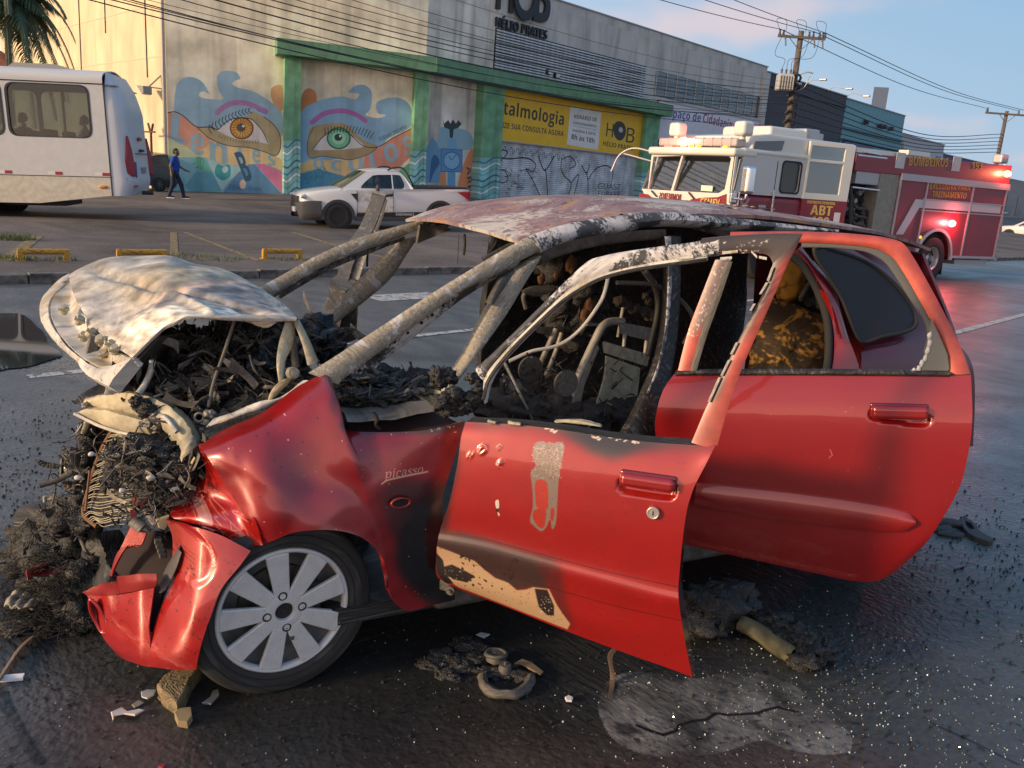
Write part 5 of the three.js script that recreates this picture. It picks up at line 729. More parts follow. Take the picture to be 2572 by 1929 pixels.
// ---------------------------------------------------------------- fire engine
M.fireRed=phy({ color: col(0.20,0.008,0.02),roughness: 0.45,clearcoat: 0.35,clearcoatRoughness: 0.3 });
M.fireCream=phy({ color: col(0.62,0.60,0.53),roughness: 0.35,clearcoat: 0.6,clearcoatRoughness: 0.15 });
M.chrome=std({ color: col(0.75,0.75,0.76),roughness: 0.12,metalness: 1 });
M.alum=std({ color: col(0.42,0.41,0.42),roughness: 0.5,metalness: 0.5 });
{
  const F=new Frame(V(9.916,0,-20.53),V(Math.cos(R2(31.8)),0,-Math.sin(R2(31.8)))),t=thing('fire_engine','red and cream fire engine with flashing red lamps, crew door open, behind the wreck','fire engine'); place(t,F);
  const h=(z,x,y,zz=0) => F.hit('z',zz,z,x,y),W=2.55,XF=-6.9,yM=1.70;
  const hf=(z,x,y) => { const p=F.hit('x',XF - 0.02,z,x,y); return V(-p.z,p.y,0); };       // on the front face: x across from the near corner
  // cab
  mesh('cab_lower',boxUV(rbox(XF,-3.55,0.55,yM,-W,0,0.12,3)),M.fireRed,t);
  const cabTop=2.48,roofX=h('Q',1590,200).x;
  const cs=[V(XF+0.02,yM),V(-3.55,yM),V(-3.55,cabTop),V(XF+0.22,cabTop),V(XF+0.12,cabTop - 0.1)];
  const dw=[h('Q',1440,440),h('Q',1815,460),h('Q',1760,870),h('Q',1345,865)],w2=roundRect(h('R',5,500).x,h('R',185,400).x,h('R',80,590).y,h('R',80,315).y,0.09);
  mesh('cab_side',extrude(cs,-0.06,0,[dw,new THREE.Path(w2.getPoints(6))]),std({ color: col(0.50,0.50,0.48),roughness: 0.4 }),t); mesh('cab_side',extrude(cs,-W,-W+0.06),M.fireCream,t);
  mesh('side_window',extrude(dw,-0.05,-0.03),M.paneDark,t); mesh('side_window',extrude(w2,-0.05,-0.03),M.paneDark,t); mesh('window_frame',extrude(roundRect(h('R',5,500).x - 0.03,h('R',185,400).x+0.03,h('R',80,590).y - 0.03,h('R',80,315).y+0.03,0.11),-0.01,0.012,[new THREE.Path(w2.getPoints(6))]),M.tyre,t);
  // front face: cream surround with two panes and the curved red corners
  { const a0=hf('Q',1350,905),wsR=[hf('Q',1330,430),hf('Q',1290,400),hf('Q',665,385),hf('Q',520,880),hf('Q',1150,915),hf('Q',1240,860)],wsL=[hf('Q',640,395),hf('Q',250,405),hf('Q',85,850),hf('Q',490,880)];
    const face=extrude([V(0.02,yM - 0.28),V(W - 0.02,yM - 0.28),V(W - 0.02,cabTop),V(0.02,cabTop)],0,0.06,[wsR,wsL]); face.rotateY(Math.PI / 2).translate(XF - 0.06,0,0); const flip=(g) => g;
    mesh('front_panel',face,M.fireCream,t);
    for (const q of [wsR,wsL]) { const g=extrude(q,0.02,0.03).rotateY(Math.PI / 2).translate(XF - 0.06,0,0),p=g.attributes.position; for (let i=0; i<p.count; i++) p.setX(i,p.getX(i)+0.2*(p.getY(i) - 1.55)); g.computeVertexNormals(); mesh('windscreen',g,M.pane,t); }
    for (const q of [[hf('Q',1270,925),hf('Q',1150,970),hf('Q',950,975),hf('Q',780,1000),hf('Q',700,1080),hf('Q',690,1200),hf('Q',1260,1230)],[hf('Q',62,912),hf('Q',180,930),hf('Q',235,975),hf('Q',255,1040),hf('Q',250,1200),hf('Q',50,1200)]]) mesh('front_corner',extrude(q,0,0.02).rotateY(Math.PI / 2).translate(XF - 0.082,0,0),M.fireRed,t);
    mesh('visor',rbox(XF - 0.16,XF+0.5,cabTop - 0.09,cabTop+0.07,-W - 0.02,0.02,0.06),M.fireCream,t);
    const tx=(s,z,x0,y0,x1,y1,hh,m) => { const a=hf(z,x0,y0),b=hf(z,x1,y1),w=Math.abs(b.x - a.x),g=fitWidth(letters(s,hh,0.008),w); g.rotateY(-Math.PI / 2).translate(XF - 0.066,(a.y+b.y) / 2,-Math.max(a.x,b.x)); return mesh('lettering',g,m,t); };
    const gold=std({ color: col(0.55,0.36,0.10),roughness: 0.5 });
    { const a=hf('Q',330,1000),b=hf('Q',635,1005),g=fitWidth(letters('BOMBEIROS',0.13,0.008),Math.abs(a.x - b.x)).scale(-1,1,1); const ix=g.index; const p=g.attributes.position.array; for (let i=0; i<p.length; i+=9) for (let k=0; k<3; k++) { const q=p[i+3+k]; p[i+3+k]=p[i+6+k]; p[i+6+k]=q; } g.computeVertexNormals(); g.computeBoundingBox(); g.translate(-g.boundingBox.min.x,0,0).rotateY(-Math.PI / 2).translate(XF - 0.068,(a.y+b.y) / 2,-Math.max(a.x,b.x)); g.computeBoundingBox(); mesh('lettering',g,M.fireRed,t); }
    { const a=hf('Q',915,1070),b=hf('Q',1185,1080),g=fitWidth(letters('CEMEV',0.14,0.008),Math.abs(a.x - b.x)).rotateY(-Math.PI / 2); g.computeBoundingBox(); g.translate(XF - 0.092,(a.y+b.y) / 2 - 0.02,-Math.max(a.x,b.x) - g.boundingBox.min.z); mesh('lettering',g,gold,t); }
    mesh('wiper',[[240,880,310,960],[760,905,830,990]].map((c) => { const a=hf('Q',c[0],c[1]),b=hf('Q',c[2],c[3]); return rod(V(XF - 0.1,a.y,-a.x),V(XF - 0.1,b.y,-b.x),0.018); }),M.darkMetal,t);
    mesh('windscreen_sticker',(() => { const a=hf('Q',900,800),b=hf('Q',1050,890); return box(XF - 0.03,XF - 0.02,b.y,a.y,-Math.max(a.x,b.x),-Math.min(a.x,b.x)); })(),std({ color: col(0.5,0.6,0.5),roughness: 0.7 }),t);
    mesh('steering_wheel',new THREE.TorusGeometry(0.22,0.02,8,24).rotateY(Math.PI / 2).rotateZ(0.6).translate(XF+0.5,1.65,-0.55),M.tyre,t); mesh('dashboard',rbox(XF+0.05,XF+0.4,1.4,1.62,-W+0.1,-0.1,0.05),M.tyre,t); mesh('cab_seat',[-0.6,-1.9].map((z) => rbox(XF+1.0,XF+1.2,1.2,2.15,z - 0.27,z+0.27,0.06)),std({ color: col(0.08,0.08,0.09),roughness: 0.8 }),t);
  }
  mesh('cab_roof',[boxUV(rbox(XF+0.1,-3.5,cabTop - 0.03,cabTop+0.09,-W,0.02,0.06,3)),boxUV(box(-3.62,-3.55,0.6,cabTop,-W,-0.02))],M.fireCream,t);
  { const a=h('Q',1640,200).x,top=h('K',1000,105).y; mesh('raised_roof',extrude([V(a - 0.1,cabTop),V(-3.5,cabTop),V(-3.5,top),V(a+0.5,top),V(a+0.12,top - 0.06)],-W+0.05,-0.03,[],0.05),M.fireCream,t); const g=extrude([h('Q',1610,320,-0.02),h('Q',1650,190,-0.02),h('Q',2050,185,-0.02),h('Q',2010,320,-0.02)].map((p) => V(p.x,p.y)),-0.03,-0.012); mesh('roof_window',g,M.glassDark,t);
    const ac0=h('K',705,100,-1.0),ac1=h('K',950,70,-1.0); mesh('roof_unit',[rbox(ac0.x,ac1.x,top - 0.02,top+0.22,-2.0,-0.6,0.08,3)],M.fireCream,t); const b0=h('K',985,85,-0.8); mesh('roof_beacon',[rbox(b0.x - 0.2,b0.x+0.25,top,top+0.26,-1.0,-0.6,0.04),rbox(b0.x+0.3,b0.x+0.5,top,top+0.2,-1.0,-0.7,0.03)],M.alum,t); }
  // light bar, spotlights and clearance lamps over the windscreen
  { const y0=cabTop+0.1; mesh('light_bar',[rbox(XF - 0.02,XF+0.26,y0,y0+0.16,-W+0.15,-0.1,0.04)],phy({ color: col(0.42,0.36,0.34),roughness: 0.25,clearcoat: 1 }),t); mesh('bar_foot',[-0.4,-1.2,-2.1].map((z) => box(XF,XF+0.2,cabTop+0.05,y0+0.02,z - 0.12,z+0.12)),M.alum,t); for (let i=0; i<9; i++) mesh('bar_divider',box(XF - 0.03,XF+0.27,y0 - 0.005,y0+0.165,-0.25 - i*0.26,-0.235 - i*0.26),M.alum,t);
    for (const zx of [575,1485]) { const p=F.hit('x',XF+0.15,'Q',zx,100); mesh('spotlight',[rbox(XF - 0.02,XF+0.28,y0+0.2,y0+0.48,p.z - 0.15,p.z+0.15,0.07),cyl(0.05,0.07,0.12,10).translate(XF+0.12,y0+0.2,p.z)],M.fireCream,t); }
    const amber=new THREE.MeshStandardMaterial({ color: col(0.6,0.35,0.02),emissive: col(1,0.6,0.04),emissiveIntensity: 0.8,roughness: 0.3 });
    for (const zx of [660,765,875,1250]) { const p=F.hit('x',XF - 0.03,'Q',zx,262); mesh('clearance_lamp',new THREE.SphereGeometry(0.055,12,8).translate(XF - 0.07,y0 - 0.035,p.z),amber,t); } }
  function warn(p,c,e,power,off) { const m=mesh('warning_lamp',new THREE.SphereGeometry(1,16,10).scale(0.12,0.085,0.07).translate(p.x,p.y,p.z),new THREE.MeshStandardMaterial({ color: c,emissive: e,emissiveIntensity: 9,roughness: 0.3 }),t); const l=new THREE.PointLight(e,power,0,2); l.position.copy(p).add(off); l.castShadow=true; l.shadow.radius=2; t.add(l); }
  { const p=F.hit('x',XF - 0.08,'Q',655,212); warn(V(XF - 0.08,cabTop+0.18,p.z),col(0.8,0.1,0.08),col(1,0.16,0.1),3,V(-0.15,0.05,0.0)); }
  { const p=h('R',2045,420); warn(V(p.x,p.y,0.05),col(0.8,0.1,0.08),col(1,0.14,0.06),3,V(0,0,0.09)); const q=h('R',1540,870); warn(V(q.x,q.y,0.06),col(0.8,0.1,0.1),col(1,0.12,0.12),3,V(0,0,0.09)); const a=h('R',1265,995); mesh('marker_lamp',new THREE.SphereGeometry(0.05,12,8).scale(1,0.7,0.5).translate(a.x,a.y,0.02),new THREE.MeshStandardMaterial({ color: col(0.6,0.3,0.02),emissive: col(1,0.45,0.05),emissiveIntensity: 1.2 }),t); }
  // mirror, grab rail, door lines
  { const p=h('Q',1545,730,0.45),q=h('Q',1370,980,0.1); mesh('mirror',rbox(p.x - 0.12,p.x+0.1,p.y - 0.26,p.y+0.26,0.36,0.56,0.06,4),M.chrome,t); mesh('mirror_arm',[tube([V(q.x,q.y,0.0),V(q.x,q.y - 0.02,0.3),V(p.x,p.y - 0.36,0.44),V(p.x,p.y - 0.2,0.46)],0.025,8,20),rbox(q.x - 0.08,q.x+0.08,q.y - 0.1,q.y+0.1,0,0.06,0.02)],M.chrome,t);
    mesh('mirror_arm',[tube([V(XF+0.1,cabTop - 0.05,-W),V(XF - 0.2,cabTop+0.02,-W - 0.5),V(XF - 0.35,cabTop - 0.15,-W - 0.75),V(XF - 0.45,cabTop - 0.5,-W - 0.85)],0.022,6,20),tube([V(XF+0.1,cabTop - 0.25,-W),V(XF - 0.3,cabTop - 0.1,-W - 0.65)],0.02,6,8)],M.alum,t);
    const g0=h('Q',1905,870,0.06),g1=h('Q',1865,1215,0.06); mesh('grab_rail',[rod(V(g0.x,g0.y,0.06),V(g1.x,g1.y,0.06),0.022),rod(V(g0.x,g0.y - 0.05,0),V(g0.x,g0.y - 0.05,0.06),0.015),rod(V(g1.x,g1.y+0.05,0),V(g1.x,g1.y+0.05,0.06),0.015)],M.chrome,t);
    const d0=h('Q',1270,950).x,d1=h('Q',1890,950).x; mesh('door_seam',[box(XF+0.12,XF+0.135,0.6,yM,-0.01,0.006),box(d1,d1+0.012,0.6,cabTop - 0.1,-0.01,0.007),box(h('Q',1330,600).x,h('Q',1330,600).x+0.012,yM,cabTop - 0.1,-0.01,0.007)],M.darkMetal,t); mesh('corner_trim',[rod(V(XF+0.13,0.9,0.005),V(XF+0.13,yM+0.02,0.005),0.018)],M.chrome,t);
    const e=h('Q',1470,1130); mesh('emblem',[cyl(0.12,0.12,0.012,8).rotateX(Math.PI / 2).translate(e.x,e.y,0.006),...[0,1,2,3,4,5].map((i) => box(-0.03,0.03,0.1,0.24,0,0.01).rotateZ(i*1.047+0.5).translate(e.x,e.y,0))],std({ color: col(0.45,0.22,0.22),roughness: 0.6 }),t); const f=h('Q',1718,1190); mesh('vent_plate',[0,1,2,3].map((i) => box(f.x - 0.1,f.x+0.1,f.y+i*0.07 - 0.1,f.y+i*0.07 - 0.05,0,0.02)),M.alum,t); }
  // crew door, swung open towards us
  { const hx=h('R',190,640).x - 0.02,g=new THREE.Group(); g.name='crew_door'; t.add(g); g.position.set(hx,0,0.01); g.rotation.y=-0.2; const DF=Frame.of(F.m.clone().multiply(new THREE.Matrix4().makeTranslation(hx,0,0.01)).multiply(new THREE.Matrix4().makeRotationY(-0.2))); const k=(x,y) => { const p=DF.hit('z',0.03,'R',x,y); return V(p.x,p.y); };
    const a=k(185,645),b=k(612,655),top=k(660,160).y,xr=b.x,xl=0.02,w0=k(230,590),w1=k(620,195),mid=k(430,310).y;
    mesh('door_frame',extrude([V(xl,a.y),V(xr,a.y),V(xr,top),V(xl,top)],-0.03,0.03,[[V(w0.x,w0.y),V(w1.x - 0.06,w0.y),V(w1.x - 0.06,mid - 0.03),V(w0.x,mid - 0.03)],[V(w0.x,mid+0.03),V(w1.x - 0.06,mid+0.03),V(w1.x - 0.06,w1.y),V(w0.x,w1.y)]],0.008),M.fireCream,g); mesh('door_pane',box(w0.x,w1.x - 0.06,w0.y,w1.y,-0.008,0.0),M.pane,g); mesh('door_panel',box(xl,xr,0.6,a.y - 0.004,-0.03,0.03),M.fireRed,g);
    const gold=std({ color: col(0.58,0.40,0.10),roughness: 0.5 }); const tx=(s,x0,y0,x1,y1,hh) => { const p=k(x0,y0),q=k(x1,y1); mesh('lettering',fitWidth(letters(s,hh,0.008),q.x - p.x).translate(p.x,(p.y+q.y) / 2,0.03),gold,g); };
    tx('DISTRITO FEDERAL',245,690,500,700,0.055); tx('ABT',270,792,465,800,0.2); tx('100',270,895,435,905,0.2); const s0=k(480,860),s1=k(548,775); mesh('sticker',box(s0.x,s1.x,s0.y,s1.y,0.03,0.034),std({ color: col(0.6,0.58,0.56),roughness: 0.6 }),g); }
  mesh('crew_opening',box(h('R',190,640).x,-3.6,0.7,cabTop - 0.1,-0.02,-0.005),M.tyre,t);
  // pump bay
  const px0=-3.5,px1=h('R',870,700).x,bx0=h('R',1050,700).x; 
  mesh('pump_bay',[box(px0,px1,0.6,2.55,-W,-0.35),box(px0,bx0,0.5,0.62,-W,-0.02)],M.darkMetal,t);
  { const a=h('R',692,510),b=h('R',935,330); mesh('pump_cover',rbox(a.x,b.x,a.y,b.y,-0.2,-0.03,0.02),M.alum,t); mesh('bay_rail',[rod(V(a.x - 0.1,a.y - 0.08,-0.02),V(b.x+0.05,a.y - 0.1,-0.02),0.025),rod(V(a.x - 0.1,b.y+0.12,-0.02),V(b.x+0.1,b.y+0.12,-0.02),0.03),rod(V(a.x+0.1,b.y+0.2,0.0),V(b.x - 0.1,b.y+0.18,0.0),0.02)],M.chrome,t);
    for (let i=0; i<5; i++) for (let j=0; j<4; j++) { const p=h('R',640+j*62+(i % 2)*20,600+i*72); mesh(i % 2?'gauge':'valve',[new THREE.CylinderGeometry(rr(0.035,0.06),0.06,0.06,12).rotateX(Math.PI / 2).translate(p.x,p.y,-0.3),...(i % 2?[]:[rod(V(p.x - 0.07,p.y - 0.05,-0.25),V(p.x+0.07,p.y+0.05,-0.25),0.018)])],rnd()>0.45?M.alum:M.tyre,t); }
    mesh('hose',[0,1,2,3].map((i) => tube([V(px0+0.1+i*0.02,2.0,-0.1),V(px0+0.3,1.6 - i*0.16,-0.02),V(px0+0.75,1.55 - i*0.18,-0.05),V(px0+1.0,1.3 - i*0.18,-0.2)],0.035,8,24)),std({ color: col(0.05,0.045,0.04),roughness: 0.85 }),t); }
  mesh('bay_post',boxUV(box(px1,bx0+0.02,0.6,2.55,-0.4,-0.01)),std({ map: tex(128,128,(u,v) => { const k2=0.24*(1+0.4*tile(u,v,10,2,4)); return [k2,k2*0.92,k2*0.75]; }),roughness: 0.6 }),t);
  // upper hose bed and locker body
  const ub=h('R',1100,455).y,utR=h('R',1900,235).y,ut=h('R',760,185).y,XR=h('R',2075,520).x;
  mesh('upper_body',boxUV(extrude([V(px0+0.05,2.35),V(bx0 - 0.05,2.35),V(bx0 - 0.05,ub - 0.02),V(XR,ub - 0.02),V(XR,2.86),V(px0+0.05,2.72)],-W,0.0,[],0.02)),M.fireRed,t); mesh('top_rail',[box(px0+0.1,px0+1.6,2.74,2.84,-0.3,-0.05),box(bx0+0.2,bx0+1.0,2.82,2.92,-0.3,-0.05)],M.fireCream,t);
  const lx=h('R',1085,480).x,lw=h('R',1600,1190).x; 
  { const cut=new THREE.Shape(); cut.moveTo(lx,0.62); cut.lineTo(-0.72,0.62); cut.absarc(-0.13,0.5,0.66,Math.PI - 0.2,0.1,true); cut.lineTo(XR,0.52); cut.lineTo(XR,ub - 0.03); cut.lineTo(lx,ub - 0.03); mesh('locker_body',boxUV(extrude(cut,-W,0.01,[],0.012)),M.fireRed,t); }
  const seam=[],bs=[1095,1330,1740,2040],yT=h('R',1500,480).y; for (const x of [lx+0.02,h('R',1325,560).x,h('R',1745,580).x,XR - 0.06]) seam.push(box(x - 0.025,x+0.025,0.6,yT,0.01,0.035)); seam.push(box(lx,XR,yT - 0.02,yT+0.06,0.01,0.05),box(lx,XR,ub - 0.05,ub+0.02,0.0,0.06),box(-0.9,XR,h('R',1500,665).y - 0.012,h('R',1500,665).y+0.012,0.01,0.03),box(-0.9,XR,h('R',1500,765).y - 0.012,h('R',1500,765).y+0.012,0.01,0.03),box(0.6,XR,0.54,0.6,0.01,0.03)); mesh('locker_trim',seam,M.alum,t);
  { const y0=h('R',1500,745).y,y1=h('R',1500,672).y,a=h('R',1255,740),b=h('R',1225,650),c=h('R',1045,970),d=h('R',1110,970),e=h('R',2005,700).x; mesh('stripe',extrude([V(c.x,c.y),V(d.x,d.y),V(a.x,y0),V(e,y0),V(e,y1),V(b.x,y1)],0.012,0.02),std({ color: col(0.48,0.46,0.47),roughness: 0.5 }),t); }
  mesh('wheel_arch',(() => { const s=new THREE.Shape(); s.absarc(-0.13,0.5,0.74,0.0,Math.PI+0.1,false); s.absarc(-0.13,0.5,0.67,Math.PI+0.1,0,true); s.closePath(); return extrude(s,0.0,0.06); })(),std({ color: col(0.5,0.47,0.48),roughness: 0.4,metalness: 0.4 }),t);
  mesh('arch_liner',cyl(0.68,0.68,0.3,30).rotateX(Math.PI / 2).translate(-0.13,0.52,-0.25),M.tyre,t);
  wheel(t,-0.13,0.51,-0.12,0.51,0.3,'truck'); wheel(t,-0.13,0.51,-W+0.15,0.51,0.3,'truck',-1); wheel(t,-5.75,0.51,-0.15,0.51,0.3,'truck'); wheel(t,-5.75,0.51,-W+0.15,0.51,0.3,'truck',-1);
  mesh('mud_flap',box(0.42,0.45,0.08,0.5,-0.35,-0.02).rotateZ(0.12),M.tyre,t); mesh('tail_step',[box(1.0,XR - 0.1,0.38,0.5,-W+0.2,-0.1),box(XR - 0.5,XR+0.25,0.5,0.56,-W+0.1,-0.05)],M.alum,t); mesh('chassis',box(XF+0.3,XR,0.45,0.62,-W+0.5,-0.5),M.darkMetal,t); mesh('rear_bracket',[rod(V(XR,2.6,-0.1),V(XR+0.25,1.2,-0.1),0.03),rod(V(XR,1.7,-0.1),V(XR+0.35,1.7,-0.1),0.03),rbox(XR - 0.25,XR+0.05,2.9,3.12,-0.4,-0.15,0.04)],M.alum,t);
  { const gold=std({ color: col(0.40,0.24,0.05),roughness: 0.5 }); const tx=(s,x0,y0,x1,y1,hh,z=0.012) => { const p=h('R',x0,y0,z),q=h('R',x1,y1,z); mesh('lettering',fitWidth(letters(s,hh,0.008),q.x - p.x).rotateZ(Math.atan2(q.y - p.y,q.x - p.x)).translate(p.x,p.y,z),gold,t); };
    tx('BOMBEIROS',1165,345,1520,358,0.2,0.002); tx('193',1735,378,1830,382,0.17,0.002); tx('EXCLUSIVA PARA',1355,556,1722,572,0.14); tx('TREINAMENTO',1375,632,1685,645,0.14); const c=h('R',1090,300),e2=h('R',1600,330); for (const p of [c,e2]) mesh('crest',[rbox(p.x - 0.16,p.x+0.16,p.y - 0.17,p.y+0.17,0,0.012,0.02),cyl(0.07,0.07,0.03,12).rotateX(Math.PI / 2).translate(p.x,p.y,0.002)],std({ color: col(0.5,0.48,0.46),roughness: 0.6 }),t); }
}

// ---------------------------------------------------------------- the burnt car; local x runs to its tail, z to the side that faces us, origin under the front axle
const WF=new Frame(V(-1.0626,0,-3.1164),V(Math.cos(0.5056),0,-Math.sin(0.5056)));
const wz=(val,z,...c) => WF.path('z',val,z,...c);
const wreck=thing('burnt_car','burnt out red car with a crumpled ash white bonnet and both near doors hanging open','car'); place(wreck,WF);
const part=(name,geo,mat,parent=wreck) => mesh(name,geo,mat,parent);
const muv=(g,s=1,ax='x',ay='y') => planarUV(g,0,s,0,s,ax,ay);
// materials of the wreck
const ashCol=(u,v,seed) => { const a=tile(u,v,5,seed,5),b=tile(u,v,12,seed+3,4),c=tile(u,v,34,seed+5,3),d=tile(u,v,3,seed+8,4); let k=0.47+0.42*a+0.2*c; let r=k,g=k*0.95,bl=k*0.86; const o=smoothstep(b+d*0.6,0.12,0.38); r=lerp(r,0.34,o*0.7); g=lerp(g,0.25,o*0.75); bl=lerp(bl,0.14,o*0.8); const q=smoothstep(-b+0.5*c,0.14,0.4); r=lerp(r,0.2,q*0.8); g=lerp(g,0.205,q*0.8); bl=lerp(bl,0.22,q*0.8); if (c>0.33) { r*=0.6; g*=0.56; bl*=0.52; } return [r,g,bl]; };
const ashRel=tex(256,256,(u,v) => 0.5+0.5*tile(u,v,20,3,4),{ srgb: false });
M.ash=std({ map: tex(512,512,(u,v) => ashCol(u,v,1)),roughness: 0.72,metalness: 0.12,bumpMap: ashRel,bumpScale: 0.002 });
M.rustAsh=std({ map: tex(512,512,(u,v) => { const a=tile(u,v,34,5,5),b=tile(u,v,9,9,5),c=tile(u,v,90,2,3); let k=0.30+0.22*a+0.2*c,r=k*1.05,g=k*0.92,bl=k*0.7; const o=smoothstep(a*0.8+b,0.12,0.5); r=lerp(r,0.27,o*0.8); g=lerp(g,0.18,o*0.8); bl=lerp(bl,0.09,o*0.8); const w=smoothstep(b - a*0.6,0.1,0.35); r=lerp(r,0.52,w); g=lerp(g,0.5,w); bl=lerp(bl,0.48,w); if (c<-0.26) { r*=0.75; g*=0.75; bl*=0.75; } return [r,g,bl]; }),roughness: 0.85,metalness: 0.1,bumpMap: ashRel,bumpScale: 0.003 });
M.roofBurnt=std({ map: tex(512,512,(u,v) => { const a=tile(u,v,8,7,5),b=tile(u,v,30,4,3),c=tile(u,v,3,2,4); let r=0.24+0.2*a,g=0.145+0.16*a,bl=0.145+0.15*a; const w=smoothstep(c+b*0.6,0.02,0.3); r=lerp(r,0.46,w); g=lerp(g,0.42,w); bl=lerp(bl,0.37,w); const o=smoothstep(a - c,0.15,0.4); r=lerp(r,0.36,o*0.8); g=lerp(g,0.2,o*0.8); bl=lerp(bl,0.09,o*0.8); if (b>0.24) { r*=0.4; g*=0.36; bl*=0.36; } return [r,g,bl]; }),roughness: 0.75,bumpMap: ashRel,bumpScale: 0.004 });
M.railBurnt=std({ map: tex(512,512,(u,v) => { const a=tile(u,v,20,3,5),c=tile(u,v,70,6,3),b=tile(u,v,5,1,5); const w=smoothstep(b+0.6*c+0.4*a+0.12,0.0,0.3); return [lerp(0.05,0.50,w)*(1+a*0.6),lerp(0.052,0.48,w)*(1+a*0.6),lerp(0.056,0.47,w)*(1+a*0.6)]; }),roughness: 0.7,bumpMap: ashRel,bumpScale: 0.003 });
M.char=std({ map: tex(256,256,(u,v) => { const a=tile(u,v,9,3,5),c=tile(u,v,30,6,3); const k=0.022+0.030*a+(c>0.12?0.07*(c - 0.12) / 0.2:0); return [k*1.08,k,k*0.92]; }),roughness: 0.6,bumpMap: ashRel,bumpScale: 0.012 });
M.charShiny=std({ color: col(0.012,0.013,0.015),roughness: 0.32,bumpMap: ashRel,bumpScale: 0.01 });
M.sootMetal=std({ map: tex(256,256,(u,v) => { const a=tile(u,v,7,3,5),c=tile(u,v,30,1,3),k=0.105+0.11*a+0.07*c; return [k*1.1,k,k*0.86]; }),roughness: 0.65,metalness: 0.3 });
M.charGrey=std({ map: tex(256,256,(u,v) => { const a=tile(u,v,6,3,5),c=tile(u,v,30,1,3),k=0.04+0.045*a+(c>0.2?0.08:0); return [k,k,k*1.06]; }),roughness: 0.5,metalness: 0.2 });
M.castMetal=std({ map: tex(256,256,(u,v) => { const a=tile(u,v,7,5,5),c=tile(u,v,26,2,3),k=0.26+0.22*a+0.12*c; return [k*1.05,k*0.95,k*0.78]; }),roughness: 0.6,metalness: 0.35 });
M.crossMetal=std({ map: tex(256,256,(u,v) => { const a=tile(u,v,6,8,5),c=tile(u,v,24,3,3),k=0.36+0.25*a+0.16*c; return [k*1.08,k*0.95,k*0.66]; }),roughness: 0.65,metalness: 0.15 });
const RED=[0.29,0.009,0.008];
const redTex=(seed) => tex(512,512,(u,v) => { const a=tile(u,v,7,seed,4),s=tile(u,v,70,seed+2,2); const k=1+0.16*a; const d=s>0.33?0.35:1; return [RED[0]*k*d,(RED[1]+0.008*a)*d,RED[2]*d]; });
const paint=(o) => phy({ metalness: 0.25,ior: 1.65,roughness: 0.32,clearcoat: 1,clearcoatRoughness: 0.05,...o });
M.red=paint({ map: redTex(2) });
M.redDull=paint({ map: redTex(4),roughness: 0.5,clearcoat: 0.45,clearcoatRoughness: 0.35 });
M.redDark=paint({ color: col(0.13,0.006,0.014) });
const sootTex=(P) => P.map();

